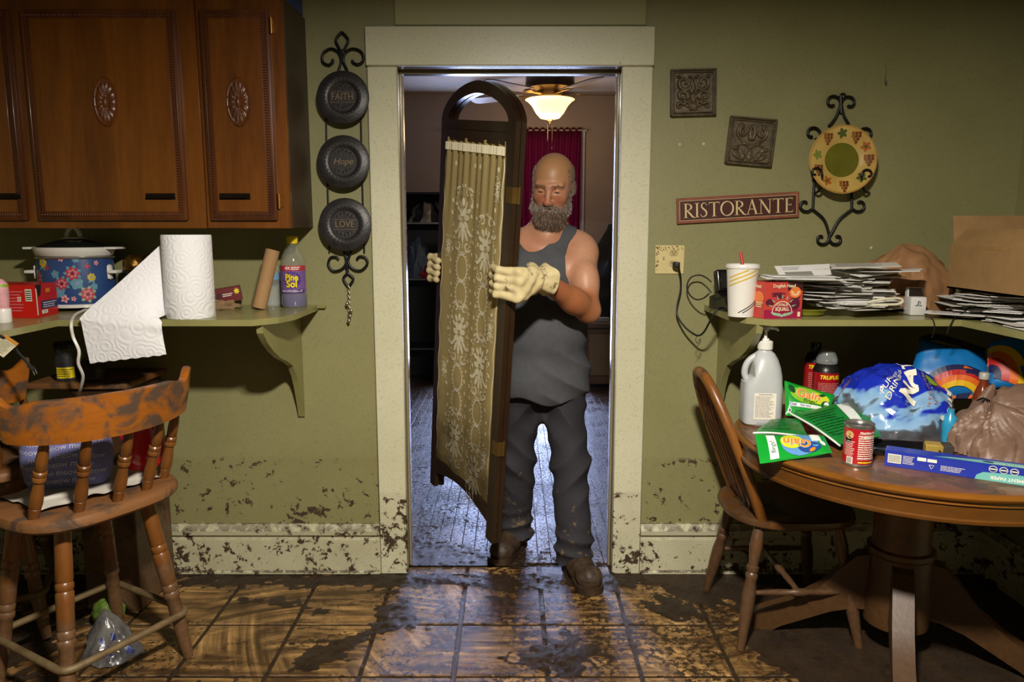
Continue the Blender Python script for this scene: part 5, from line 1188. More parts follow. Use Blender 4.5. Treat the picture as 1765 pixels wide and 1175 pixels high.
for dx, dy, rx, rz, mi, lb in ((-0.095, 0.075, 0.55, 0.02, 0, 'window envelope leaning upright at the back of the mail heap'), (0.085, 0.02, 0.16, 0.55, 0, 'window envelope tilted on top of the mail heap beside the paper bag'), (0.13, -0.05, 0.02, -0.6, 5, 'folded white sheet on the mail heap beside the white charger'), (0.0, -0.03, -0.06, 0.2, 1, 'printed letter lying on the front of the mail heap'), (0.05, -0.02, 0.05, -0.35, 3, 'large printed sheet lying across the mail heap')):
    env((1.175+dx, 2.615+dy, z), (rx, -0.04, rz), mi, lb); z += 0.008
# coiled white cable ends on the heap
mb = MB(mat('ivory_cable', '#d8d2b4', 0.5)); P0 = [(1495, 521), (1520, 516), (1548, 514), (1556, 518), (1548, 524), (1520, 525), (1492, 527)]
mb.tube(catmull([atY(a_, b_, 2.50) for a_, b_ in P0], 6), 0.0042, 8); solo('white_cable', mb, 'folded white cable lying on the front of the mail heap', 'cable')
# white charger with black cradle
p = atZ(1583, 544, ZS); t = thing('game_charger', 'small white charging block with black cradle on the shelf', 'charger', (p.x, p.y+0.028, ZS), (0, 0, math.radians(-4)))
mb = MB(mat('white_matt_plastic', '#c9c7c2', 0.4, var=0.03)); mb.box((0, 0, 0.033), (0.054, 0.056, 0.065), None, 0.006, 2); mb.box((0, 0.016, 0.076), (0.052, 0.024, 0.04), None, 0.005, 2); part('body', mb, t)
mb = MB(M_BLK); mb.box((0, 0.002, 0.079), (0.044, 0.008, 0.030), Matrix.Rotation(math.radians(-8), 3, 'X'), 0.002); part('cradle', mb, t)
fr = front(0, -0.0288, 0.042); mb = MB(PR_K); mb.poly([(-0.0035, -0.008), (-0.0005, -0.009), (-0.0005, 0.008), (-0.0035, 0.009)], fr); mb.ribbon([(-0.001, 0.0082), (0.004, 0.0065), (0.0058, 0.003), (0.004, 0.0005), (0.0015, 0.0015)], 0.0022, fr); mb.ribbon([(-0.0045, -0.004), (-0.010, -0.006), (-0.0105, -0.0078), (-0.006, -0.0078), (-0.0045, -0.0072)], 0.0016, fr); mb.ribbon([(0.0006, -0.0062), (0.006, -0.0046), (0.0105, -0.006), (0.0098, -0.0076), (0.003, -0.0088)], 0.0016, fr); part('emblem', mb, t, smooth=0)
for nm, pts, lb in (('thin_cable', [(1594, 541, 2.57), (1603, 546, 2.49), (1609, 553, 2.444), (1611, 566, 2.44), (1606, 582, 2.45)], 'thin black cable dropping from the white charger over the shelf edge'), ('thin_cable', [(1700, 506, 2.56), (1683, 520, 2.50), (1664, 536, 2.48), (1648, 546, 2.455), (1640, 556, 2.441), (1632, 575, 2.44)], 'thin black cable running from the cardboard box over the shelf edge')):
    mb = MB(M_RUB); mb.tube(catmull([atY(*q) for q in pts], 6), 0.0022, 6); solo(nm, mb, lb, 'cable')
# cardboard box on the corner heap
M_CARD = mat('corrugated_card', '#957347', 0.75, var=0.08, vs=30, bump=0.05)
bx0, by0, by1, bz0, bz1 = 1.535, 2.20, 2.62, ZS+0.094, ZS+0.094+0.150
t = thing('cardboard_box', 'open brown cardboard box on the corner heap of mail', 'box', (1.72, 2.41, bz0))
mb = MB(M_CARD); mb.box2((bx0, by0, bz0), (1.90, by1, bz0+0.006)); mb.box2((bx0, by0, bz0), (bx0+0.005, by1, bz1)); mb.box2((1.895, by0, bz0), (1.90, by1, bz1)); mb.box2((bx0+0.005, by0, bz0), (1.895, by0+0.005, bz1)); mb.box2((bx0+0.005, by1-0.005, bz0), (1.895, by1, bz1)); part('walls', mb, t, world=True, smooth=20)
for pts in ([(bx0, by0, bz1), (bx0, by1, bz1), (bx0+0.055, by1, bz1+0.055), (bx0+0.055, by0, bz1+0.055)], [(bx0+0.01, by1, bz1), (1.89, by1, bz1), (1.89, by1+0.02, bz1+0.10), (bx0+0.01, by1+0.02, bz1+0.10)], [(1.90, by1, bz1), (1.90, by0, bz1), (1.935, by0, bz1+0.09), (1.935, by1, bz1+0.09)]):
    mb = MB(M_CARD); A, B, Cc, D = [Vector(q) for q in pts]; nn = (B-A).cross(D-A).normalized()*0.004; mb.add([A, B, Cc, D, A+nn, B+nn, Cc+nn, D+nn], [(0, 3, 2, 1), (4, 5, 6, 7), (0, 1, 5, 4), (1, 2, 6, 5), (2, 3, 7, 6), (3, 0, 4, 7)]); part('flap', mb, t, world=True, smooth=20)
mb = MB(mat('packing_tape', '#9a7544', 0.12, coat=0.6)); mb.box2((bx0-0.0006, by0+0.12, bz1-0.012), (bx0, by0+0.30, bz1-0.001)); part('tape', mb, t, world=True)
# crumpled brown paper bag
M_KRAFT = mat('kraft_bag_paper', '#966c44', 0.7, var=0.12, vs=12, bump=0.15, bs=30)
bc = Vector((1.485, 2.775, ZS+0.002))
def kbag(u, v):
    q = 2*PI*u; th = PI/2*v; d = Vector((math.cos(q)*math.cos(th), math.sin(q)*math.cos(th), math.sin(th))); k = 1+0.16*ridged(d, 1.7, 3)+0.10*mnoise.noise(d*5)
    return (bc.x+0.155*d.x*k, bc.y+0.115*d.y*k, bc.z+0.235*d.z*(0.93+0.12*ridged(d, 1.9, 8)*0.6)-0.03*d.x)
mb = MB(M_KRAFT); mb.grid(kbag, 72, 26, cu=True); mb.v = [(v[0], min(v[1], YW-0.004), max(v[2], ZS+0.001)) for v in mb.v]; solo('paper_bag', mb, 'crumpled brown paper bag between the mail and the cardboard box', 'bag', smooth=22)
# ------------------------------------------------------------------ round table, chair and what lies on the table
TC, TR, TZ = Vector((1.30, 2.352, 0)), 0.552, 0.752
M_TBL = wood('table_oak_top', '#5e3a18', '#754a22', 'x', 5.0, 0.40, grime=0.45, coat=0.15)
M_TBE = wood('table_oak_edge', '#60390f', '#7c4c16', 'x', 5.0, 0.30, coat=0.3)
M_TBP = wood('table_pedestal_oak', '#573512', '#6c4418', 'z', 6.0, 0.40, mud=0.62, mudc=('#2c1d10', '#553c24'))
t = thing('round_table', 'round oak pedestal table loaded with cleaning supplies', 'table', TC)
mb = MB(M_TBL); mb.lathe([(TR-0.022, TZ), (TR*0.5, TZ), (0.0, TZ)], n=96, caps=False); mb.use(M_TBE).lathe([(TR-0.022, TZ), (TR-0.008, TZ-0.002), (TR, TZ-0.008), (TR-0.002, TZ-0.016), (TR-0.012, TZ-0.022), (TR-0.010, TZ-0.030)][::-1], n=96, caps=False); part('top', mb, t, smooth=60)
mb = MB(wood('table_oak_apron', '#482a0c', '#5e3810', 'x', 5.0, 0.34, coat=0.2)); mb.lathe([(TR-0.022, TZ-0.028), (TR-0.016, TZ-0.032), (TR-0.016, TZ-0.068), (TR-0.010, TZ-0.072), (TR-0.011, TZ-0.080), (TR-0.020, TZ-0.084), (TR-0.05, TZ-0.084), (TR-0.05, TZ-0.03)][::-1], n=96, caps=False); part('apron', mb, t)
mb = MB(M_TBP); mb.lathe([(0.20, TZ-0.045), (0.20, TZ-0.070), (0.105, TZ-0.075), (0.094, 0.62), (0.090, 0.55), (0.088, 0.42), (0.092, 0.385), (0.104, 0.38), (0.106, 0.365), (0.098, 0.355), (0.10, 0.30), (0.106, 0.20), (0.100, 0.115), (0.07, 0.105), (0, 0.105)][::-1], n=32); part('pedestal', mb, t)
for k in range(4):
    a = -PI/2+k*PI/2-math.radians(23); d = Vector((math.cos(a), math.sin(a), 0)); nrm = Vector((-d.y, d.x, 0))
    prof = [(0.085, 0.345), (0.13, 0.335), (0.18, 0.28), (0.24, 0.20), (0.32, 0.135), (0.41, 0.085), (0.455, 0.06), (0.46, 0.02), (0.45, 0.0), (0.40, 0.0), (0.36, 0.03), (0.28, 0.075), (0.20, 0.12), (0.13, 0.145), (0.085, 0.15)]
    mb = MB(M_TBP); mb.prism(prof, 0.062, lambda u, v, w: d*u+Vector((0, 0, v))+nrm*(w-0.031)); part('foot', mb, t, smooth=30)
# --- bow-back chair
M_CHR = wood('muddy_chair_oak', '#4c2c10', '#623c16', 'z', 7.0, 0.38, mud=0.62, coat=0.1, mudc=('#33231a', '#654a32')); M_CHB = wood('chair_back_oak', '#643a12', '#7e4e1c', 'z', 7.0, 0.38, grime=0.25, coat=0.1)
t = thing('dining_chair', 'muddy bow-back oak chair pushed against the round table', 'chair', (0.985, 2.578, 0.0), math.radians(1))
mb = MB(M_CHR)
def seat_o(q, s):
    c, s_ = math.cos(q), math.sin(q); n = 2.7; x = 0.225*math.copysign(abs(c)**(2/n), c); y = (0.215+0.012*c)*math.copysign(abs(s_)**(2/n), s_); return x*s, y*s
rg = [(0.90, 0.418), (0.985, 0.426), (1.0, 0.438), (0.985, 0.450), (0.90, 0.453), (0.6, 0.446), (0.2, 0.441)]; n = 48; vs = []
for s, z in rg:
    for i in range(n): x, y = seat_o(2*PI*i/n, s); vs.append((x, y, z))
mb.add(vs, [(j*n+i, j*n+(i+1) % n, (j+1)*n+(i+1) % n, (j+1)*n+i) for j in range(len(rg)-1) for i in range(n)]+[tuple(range(n))[::-1], tuple((len(rg)-1)*n+i for i in range(n))]); part('seat', mb, t)
LEGC = [(0, 0.014), (0.05, 0.018), (0.18, 0.023), (0.30, 0.017), (0.33, 0.016), (0.34, 0.021), (0.37, 0.021), (0.385, 0.017), (0.40, 0.021), (0.43, 0.021), (0.445, 0.018), (0.55, 0.023), (0.70, 0.022), (0.85, 0.017), (1.0, 0.0135)]
bot = {}
for sx_ in (-1, 1):
    for sy_ in (-1, 1):
        mb = MB(M_CHR); a, b = Vector((sx_*0.135, sy_*0.14, 0.425)), Vector((sx_*0.205, sy_*0.212, 0.0)); turned(mb, a, b, LEGC); part('leg', mb, t); bot[sx_, sy_] = (a, b)
ST = [(0, 0.008), (0.1, 0.009), (0.3, 0.012), (0.42, 0.010), (0.44, 0.014), (0.56, 0.014), (0.58, 0.010), (0.7, 0.012), (0.9, 0.009), (1, 0.008)]
mid = {}
for sy_ in (-1, 1):
    p0 = bot[-1, sy_][0].lerp(bot[-1, sy_][1], 0.55); p1 = bot[1, sy_][0].lerp(bot[1, sy_][1], 0.55); mb = MB(M_CHR); turned(mb, p0, p1, ST, 12); part('stretcher', mb, t); mid[sy_] = p0.lerp(p1, 0.5)
mb = MB(M_CHR); turned(mb, mid[-1], mid[1], ST, 12); part('stretcher', mb, t)
# bow and spindles: reclined plane
rec = math.radians(21)
def back(y, h): return Vector((-0.135-math.sin(rec)*h-0.10*max(0, 0.17-abs(y))*0.6*(1-min(1, h*2)), y, 0.447+math.cos(rec)*h))
bow = []
for i in range(41):
    q = PI*i/40; n_ = 2.6; c, s_ = math.cos(q), math.sin(q); y = -0.185*math.copysign(abs(c)**(2/n_), c); h = 0.515*abs(s_)**(2/n_); y *= (0.90+0.10*math.sin(PI*min(1, h/0.52)))
    bow.append(back(y, h))
mb = MB(M_CHB); mb.tube(bow, 0.018, 10); part('bow', mb, t)
for i in range(6):
    y = -0.115+0.046*i; yt = y*1.18; ht = 0.515*(1-(abs(yt)/0.19)**2.6)**(1/2.6)-0.008; a, b = back(y, -0.005), back(yt, ht); mb = MB(M_CHB)
    mb.tube([a.lerp(b, q) for q in (0, 0.2, 0.4, 0.55, 0.7, 0.78, 0.85, 1)], [0.007, 0.0085, 0.0085, 0.010, 0.0135, 0.0125, 0.008, 0.006], 8); part('spindle', mb, t)
mb = MB(M_MUD)
def clod(u, v): return (-0.19+0.16*u, -0.13+0.26*v, 0.447+0.020*max(0, 0.3+mnoise.noise(Vector((u*4, v*6, 2)))+0.5*mnoise.noise(Vector((u*11, v*14, 5))))*math.sin(PI*u)*math.sin(PI*v))
mb.grid(clod, 26, 34); part('mud_on_seat', mb, t, smooth=50, kind='stuff')
# --- sanitizer jug
p = atZ(1318, 735, TZ); R = 0.067
t = thing('pump_jug', 'translucent white gallon jug with pump on the round table', 'jug', (p.x, p.y+R*0.8, TZ+0.0005), math.radians(-3))
M_JUG = mat('milky_plastic', '#bdc0c0', 0.35, var=0.04, trans=0.0, sss=0.3)
mb = MB(M_JUG)
jp = [(0.86, 0.0), (0.97, 0.006), (1.0, 0.02), (1.0, 0.13), (0.98, 0.15), (0.97, 0.17), (0.88, 0.20), (0.72, 0.227), (0.52, 0.247), (0.36, 0.256), (0.34, 0.268)]
vs = []; n = 48
for s, z in jp:
    for i in range(n):
        q = 2*PI*i/n; c, s_ = math.cos(q), math.sin(q); e = 2.0+2.0*min(1, max(0, (0.21-z)/0.1)); x = R*s*math.copysign(abs(c)**(2/e), c); y = R*0.86*s*math.copysign(abs(s_)**(2/e), s_)
        if z > 0.16: x += 0.006*(z-0.16)/0.1
        if z > 0.155 and c < -0.2: x = max(x, -R*0.52-(0.0 if z > 0.165 else 0.02))
        vs.append((x, y, z))
mb.add(vs, [(j*n+i, j*n+(i+1) % n, (j+1)*n+(i+1) % n, (j+1)*n+i) for j in range(len(jp)-1) for i in range(n)]+[tuple(range(n))[::-1], tuple((len(jp)-1)*n+i for i in range(n))]); part('body', mb, t)
mb = MB(M_JUG); mb.tube(catmull([(-0.050, 0, 0.152), (-0.060, 0, 0.175), (-0.056, 0, 0.205), (-0.040, 0, 0.228), (-0.015, 0, 0.243)], 5), 0.0115, 10); part('handle', mb, t)
mb = MB(M_WHITE); mb.lathe([(0.024, 0.262), (0.026, 0.264), (0.026, 0.288), (0.022, 0.292), (0.014, 0.294), (0.012, 0.300), (0.006, 0.301), (0.0055, 0.325), (0.011, 0.327), (0.011, 0.338), (0, 0.339)], (0.006, 0, 0), 24)
mb.tube([(0.0, 0, 0.337), (0.02, -0.002, 0.339), (0.042, -0.004, 0.334), (0.048, -0.004, 0.327)], [0.009, 0.007, 0.005, 0.004], 8); mb.tube([(0.006, 0, 0.337), (-0.016, 0.002, 0.337)], [0.008, 0.006], 8); part('pump', mb, t)
fr = front(-0.004, -R*0.86-0.0012, 0.0); mb = MB(PR_W); mb.rect(-0.034, 0.026, 0.040, 0.118, fr); mb.use(M_INK).lines(-0.031, 0.032, 0.036, 0.108, 20, fr, 0.0005, 0.3, 0.3).rect(-0.02, 0.112, 0.026, 0.114, fr, 0.0005); part('label_sheet', mb, t)
# --- red fuel cans
M_FUEL = mat('red_can_paint', '#a3131c', 0.3, var=0.08, coat=0.2)
for px, Y, R, hh, cap, lb in ((1404, 2.735, 0.038, 0.215, True, 'taller red fuel can with black cap behind the detergent pouches'), (1424, 2.655, 0.046, 0.190, False, 'wider red fuel can with clear wrap behind the detergent pouches')):
    x = atY(px, 640, Y).x; t = thing('fuel_can', lb, 'can', (x, Y, TZ+0.0005), 0, 'red fuel cans')
    mb = MB(M_FUEL); zl = hh*0.86; mb.lathe([(R*0.95, 0.0), (R, 0.004), (R, zl)], n=36); mb.use(mat('dark_can_metal', '#3a3836', 0.35, 0.7)).lathe([(R, zl), (R*0.96, zl+0.012), (R*0.75, hh), (R*0.45, hh+0.010), (R*0.4, hh+0.018)], n=36); b = part('body', mb, t)
    mb = MB(M_BLK if cap else M_CLEAR)
    if cap: mb.lathe([(R*0.42, hh+0.006), (R*0.48, hh+0.010), (R*0.48, hh+0.038), (R*0.42, hh+0.043), (0, hh+0.043)], n=20)
    else: mb.lathe([(R*0.8, hh+0.004), (R*0.82, hh+0.02), (R*0.6, hh+0.045), (R*0.25, hh+0.052), (0, hh+0.05)], n=16)
    part('cap', mb, t)
    fr = cyl((0, 0, 0), R, -0.05, 0.0009); mb = MB(PR_Y); mb.text('TRUFUEL', 0.019, fr, 0, zl-0.016, 0, bold=0.04, shear=0.25, sx=0.95); mb.use(mat('print_fadedwhite', '#cf9a92', 0.5)).lines(-R*0.9, 0.05, R*0.9, zl-0.035, 14, fr, 0, 0.32, 0.2, 4); part('print', mb, b, smooth=0)
# --- pillow-shaped pouches
def pillow(mb, P, bulge, seed, N=22, amp=0.006, back_n=None):
    """P = 4 corners TL TR BR BL; builds front and back skins; returns front mapping"""
    A, B, C, D = P; n = ((B-A).cross(D-A)).normalized()*-1.0
    def base(u, v): return (A*(1-u)+B*u)*(1-v)+(D*(1-u)+C*u)*v
    def f(u, v, off=0.0, side=1):
        u_, v_ = min(1, max(0, u)), min(1, max(0, v)); k = (max(0, 16*u_*(1-u_)*v_*(1-v_)))**0.45; p = base(u, v); q = p*9+Vector((seed, 0, 0))
        w = amp*(mnoise.noise(q)*1.6+0.7*ridged(p, 16, seed)*0.6)
        return p + n*(side*(bulge*k)+w+off)
    ku = N+1
    vs = [f(i/N, j/N) for j in range(ku) for i in range(ku)]+[f(i/N, j/N, -0.0008, -1) for j in range(ku) for i in range(ku)]; o = ku*ku
    fs = [(j*ku+i, (j+1)*ku+i, (j+1)*ku+i+1, j*ku+i+1) for j in range(N) for i in range(N)]+[(o+j*ku+i, o+j*ku+i+1, o+(j+1)*ku+i+1, o+(j+1)*ku+i) for j in range(N) for i in range(N)]
    for i in range(N): fs += [(i, i+1, o+i+1, o+i), (N*ku+i+1, N*ku+i, o+N*ku+i, o+N*ku+i+1), ((i+1)*ku, i*ku, o+i*ku, o+(i+1)*ku), (i*ku+N, (i+1)*ku+N, o+(i+1)*ku+N, o+i*ku+N)]
    mb.add(vs, fs); W = ((B-A).length+(C-D).length)/2; H = ((D-A).length+(C-B).length)/2
    def fr(u, v, w=0.0): return f(0.5+u/W, 0.5-v/H, 0.0016+w)      # centred, v up
    return fr, W, H
M_GRN = mat('green_pouch_foil', '#12962f', 0.3, var=0.10, vs=10, coat=0.3); M_GRND = mat('green_pouch_back', '#1a7d33', 0.35, coat=0.2)
PO = {n: mat('pouch_'+n, c, 0.35, var=0.06, coat=0.2) for n, c in dict(yel='#c9cf2c', orange='#e2851d', lime='#86b92a', white='#dfe3dc', navy='#24478a', dk='#0f4a1e', sky='#5c8fc4').items()}
def rectsub(mb, u0, v0, u1, v1, fr, w): mb.rect(u0, v0, u1, v1, fr, w, 8, 6)
def ellsub(mb, u, v, a, b, fr, w, rot=0.0):
    n = 18; c, d = math.cos(rot), math.sin(rot); pts = [(u, v)]
    for k in (0.5, 1.0):
        for i in range(n): q = 2*PI*i/n; x, y = a*k*math.cos(q), b*k*math.sin(q); pts.append((u+x*c-y*d, v+x*d+y*c))
    mb.add([fr(x, y, w) for x, y in pts], [(0, 1+i, 1+(i+1) % n) for i in range(n)]+[(1+i, 1+n+i, 1+n+(i+1) % n, 1+(i+1) % n) for i in range(n)])
# upright pouch
A, B, C_, D = atY(1352, 656, 2.520), atY(1438, 681, 2.500), atY(1428, 724, 2.440), atY(1354, 716, 2.450)
t = thing('detergent_pouch', 'green detergent pouch standing upright beside the pump jug', 'pouch', (C_+D)/2, 0, 'green detergent pouches')
mb = MB(M_GRN); fr, W, H = pillow(mb, [A, B, C_, D], 0.016, 1, amp=0.003); b = part('pouch', mb, t, world=True, smooth=50)
mb = MB(PO['lime']); ellsub(mb, -W*0.05, H*0.16, W*0.36, H*0.26, fr, 0.0004); mb.use(PO['yel']); ellsub(mb, W*0.18, H*0.14, W*0.22, H*0.2, fr, 0.0009); mb.use(PO['dk']); ellsub(mb, -W*0.38, H*0.28, W*0.06, H*0.13, fr, 0.0012, 0.5); ellsub(mb, W*0.22, H*0.27, W*0.09, H*0.05, fr, 0.0013, 0.4)
mb.use(PO['white']); rectsub(mb, -W*0.43, -H*0.24, W*0.28, -H*0.12, fr, 0.0012)
mb.use(PO['white']).text('Gain', 0.042, fr, -W*0.06, H*0.18, 0.0022, bold=0.05, shear=0.15); mb.use(PO['orange']).text('Gain', 0.042, fr, -W*0.06, H*0.18, 0.0030, bold=0.025, shear=0.15)
mb.use(PO['dk']).text('flings!', 0.020, fr, -W*0.02, -H*0.02, 0.0024, shear=0.3); ellsub(mb, W*0.34, -H*0.05, W*0.105, H*0.16, fr, 0.0016); mb.use(PO['white']); ellsub(mb, W*0.35, -H*0.02, W*0.06, H*0.10, fr, 0.0022); mb.use(M_GRN); ellsub(mb, W*0.33, -H*0.09, W*0.045, H*0.06, fr, 0.0028)
mb.use(PO['navy']).text('Oxi', 0.014, fr, -W*0.36, -H*0.18, 0.0022, bold=0.03); mb.text('febreze', 0.012, fr, -W*0.10, -H*0.18, 0.0022); mb.use(PO['dk']).text('original', 0.012, fr, W*0.2, -H*0.25, 0.0024)
mb.use(PO['white']); ellsub(mb, -W*0.43, -H*0.36, W*0.035, H*0.07, fr, 0.0014); mb.use(PR_K); ellsub(mb, -W*0.43, -H*0.36, W*0.022, H*0.045, fr, 0.002); mb.use(PO['dk']).lines(-W*0.3, -H*0.42, W*0.2, -H*0.32, 2, fr, 0.0012, 0.3)
part('print', mb, b, world=True, smooth=0)
# front pouch, upside-down print
A, B, C_, D = atY(1301, 748, 2.20), atY(1418, 752, 2.215), atY(1434, 782, 2.13), atY(1310, 799, 2.10)
t = thing('detergent_pouch', 'opened green detergent pouch hanging over the table edge', 'pouch', (C_+D)/2, 0, 'green detergent pouches')
mb = MB(M_GRN); fr, W, H = pillow(mb, [A, B, C_, D], 0.011, 2, amp=0.004); b = part('pouch', mb, t, world=True, smooth=50)
mb = MB(PO['sky']); ellsub(mb, W*0.08, 0, W*0.26, H*0.46, fr, 0.0006); mb.use(PO['yel']); ellsub(mb, -W*0.02, H*0.12, W*0.16, H*0.30, fr, 0.0011); mb.use(PO['navy']); ellsub(mb, W*0.2, -H*0.18, W*0.16, H*0.22, fr, 0.0013)
mb.use(PO['white']); rectsub(mb, -W*0.36, -H*0.45, -W*0.24, H*0.40, fr, 0.0010); rectsub(mb, W*0.26, H*0.05, W*0.40, H*0.42, fr, 0.0010)
mb.use(PO['white']).text('Gain', 0.046, fr, W*0.04, H*0.05, 0.0024, bold=0.05, rot=PI-0.25); mb.use(PO['orange']).text('Gain', 0.046, fr, W*0.04, H*0.05, 0.0032, bold=0.025, rot=PI-0.25); mb.use(PO['dk']).text('flings!', 0.02, fr, -W*0.30, -H*0.05, 0.0018, rot=PI/2)
mb.use(PO['orange']); ellsub(mb, W*0.23, -H*0.3, W*0.05, H*0.06, fr, 0.002, 0.6); mb.use(PO['white']); ellsub(mb, W*0.40, -H*0.06, W*0.035, H*0.13, fr, 0.0014, 0.3)
part('print', mb, b, world=True, smooth=0)
TA, TB = atY(1298, 746, 2.205), atY(1392, 755, 2.23); UA, UB = atY(1330, 722, 2.40), atY(1378, 724, 2.42)
mb = MB(M_GRND); fr, W, H = pillow(mb, [UA, UB, TB, TA], 0.008, 5, amp=0.005); bb = part('back_panel', mb, t, world=True, smooth=50)
mb = MB(PO['dk']).lines(-W*0.42, -H*0.3, W*0.4, H*0.4, 8, fr, 0.0008, 0.25); part('fine_print', mb, bb, world=True, smooth=0)
mb = MB(PO['white']); mb.tube(catmull([TA, TA.lerp(TB, 0.4)+Vector((0, 0, 0.006)), TB+Vector((0.02, 0, 0.002))], 8), 0.0035, 6); part('torn_edge', mb, t, world=True)
# third pouch lying behind the soup can
A, B, C_, D = atY(1362, 712, 2.42), atY(1478, 690, 2.46), atY(1520, 752, 2.24), atY(1448, 768, 2.19)
t = thing('detergent_pouch', 'green detergent pouch lying flat behind the red soup can', 'pouch', (C_+D)/2, 0, 'green detergent pouches')
mb = MB(M_GRND); fr, W, H = pillow(mb, [A, B, C_, D], 0.010, 9, amp=0.005); b = part('pouch', mb, t, world=True, smooth=50)
mb = MB(PO['dk']).lines(-W*0.42, -H*0.3, W*0.1, H*0.35, 10, fr, 0.001, 0.25); mb.use(PO['white']); rectsub(mb, W*0.14, -H*0.30, W*0.32, H*0.42, fr, 0.001); part('print', mb, b, world=True, smooth=0)
mb = MB(PO['white']); mb.tube(catmull([A, A.lerp(D, 0.5)+Vector((0, 0, 0.006)), D], 8), 0.0035, 6); part('torn_edge', mb, t, world=True)
# --- soup can
p = atZ(1488, 806, TZ); R = 0.0405; hh = 0.122
t = thing('soup_can', 'red labelled soup can standing on the round table', 'can', (p.x, p.y+R, TZ+0.0005))
mb = MB(M_STEEL); mb.lathe([(R*0.9, 0.003), (R*0.97, 0.0), (R*1.01, 0.002), (R*1.01, 0.005), (R*0.985, 0.007), (R*0.985, hh-0.010), (R*1.0, hh-0.008), (R*1.015, hh-0.002), (R*1.0, hh), (R*0.94, hh-0.001), (R*0.92, hh-0.006), (0, hh-0.006)], n=48); b = part('tin', mb, t)
mb = MB(mat('red_soup_label', '#a81420', 0.3, var=0.05, coat=0.3)); mb.lathe([(R*0.995, 0.008), (R*0.995, hh-0.012)], n=48, caps=False); part('label_wrap', mb, b)
fr = cyl((0, 0, 0), R, 0.0, 0.0009); mb = MB(PR_W); mb.text('Nutrition Facts', 0.0085, fr, 0.012, hh-0.021, 0, bold=0.03); mb.rect(-0.018, hh-0.0262, 0.038, hh-0.0255, fr, 0, 8)
for k in range(11): mb.lines(-0.018, 0.024+0.0064*k, 0.036, 0.029+0.0064*k, 1, fr, 0, 0.55, 0.1, k+1)
mb.text('Calories  80', 0.0085, fr, 0.011, hh-0.035, 0.0002, bold=0.03); mb.rect(-0.018, 0.0225, 0.036, 0.0232, fr, 0, 8); mb.lines(-0.055, 0.03, -0.026, 0.075, 9, fr, 0, 0.3); mb.rect(-0.048, 0.008, -0.030, 0.028, fr, 0.0, 6); mb.use(PR_K)
for k in range(7): mb.rect(-0.046, 0.010+0.0024*k, -0.032, 0.0112+0.0024*k, fr, 0.0004, 4)
mb.use(mat('print_onion', '#cfae6e', 0.4)).ell(-0.043, 0.092, 0.012, 0.012, fr, 0.0002, 16); mb.use(PR_K).ell(-0.046, 0.078, 0.010, 0.010, fr, 0.0001, 16); mb.use(PR_Y).lines(-0.016, 0.011, 0.03, 0.017, 1, fr, 0, 0.6); part('print', mb, b, smooth=0)
# --- parchment paper carton
A = atZ(1524, 802, TZ); B = atZ(1765, 837.5, TZ); d = Vector((B.x-A.x, B.y-A.y, 0)).normalized(); nb = Vector((-d.y, d.x, 0)); Lp, Wp, Hp = 0.40, 0.052, 0.046
t = thing('parchment_carton', 'long blue and mint parchment paper carton on the table', 'box', A)
mb = MB(mat('royal_blue_card', '#1c2f9c', 0.35, var=0.05, coat=0.2)); mb.prism([(0, 0), (Lp, 0), (Lp, Wp), (0, Wp)], Hp, lambda u, v, w: d*u+nb*v+Vector((0, 0, w+0.0008))); b = part('carton', mb, t, smooth=20)
fr = plane((0, 0, 0.0008), d, (0, 0, 1), 0.0008); ft = plane(Vector((0, 0, Hp+0.0008)), d, nb, 0.0008)
M_MINT = mat('mint_print', '#6fb3ac', 0.35, var=0.05); mb = MB(M_MINT); mb.poly([(0.222, 0.0), (Lp, 0.0), (Lp, 0.026), (0.30, 0.026), (0.24, 0.022), (0.225, 0.012)], fr); mb.poly([(0.12, 0.0), (Lp*0.97, 0.0), (Lp*0.97, Wp*0.72), (0.26, Wp*0.65), (0.16, Wp*0.3)], ft)
mb.use(PR_W).rect(0.008, 0.011, 0.042, 0.037, fr, 0.0003); mb.use(PR_K)
for k in range(11): mb.rect(0.010+0.0028*k, 0.013, 0.0113+0.0028*k, 0.035, fr, 0.0006)
mb.use(PR_W).lines(0.046, 0.012, 0.076, 0.037, 6, fr, 0.0003, 0.35).rect(0.082, 0.028, 0.104, 0.038, fr, 0.0003).rect(0.107, 0.028, 0.130, 0.037, fr, 0.0003); mb.ribbon([(0.112, 0.020), (0.124, 0.020), (0.118, 0.009), (0.112, 0.020)], 0.0015, fr, 0.0003); mb.lines(0.14, 0.008, 0.20, 0.024, 4, fr, 0.0003, 0.35)
for k in range(3): mb.use(PR_W).ell(0.262+0.024*k, 0.034, 0.010, 0.009, fr, 0.0005, 16); mb.use(PR_NAVY).ell(0.262+0.024*k, 0.034, 0.0085, 0.0075, fr, 0.0009, 16); mb.use(PR_W).rect(0.255+0.024*k, 0.0325, 0.269+0.024*k, 0.0355, fr, 0.0012)
mb.use(PR_W).text('PARCHMENT PAPER', 0.013, fr, 0.315, 0.011, 0.0006, rot=PI, bold=0.02); mb.text('PARCHMENT', 0.013, ft, 0.30, 0.012, 0.0006, rot=PI, bold=0.02); mb.use(PR_NAVY).ell(0.25, 0.018, 0.014, 0.007, ft, 0.0004, 14); part('print', mb, b, smooth=0)
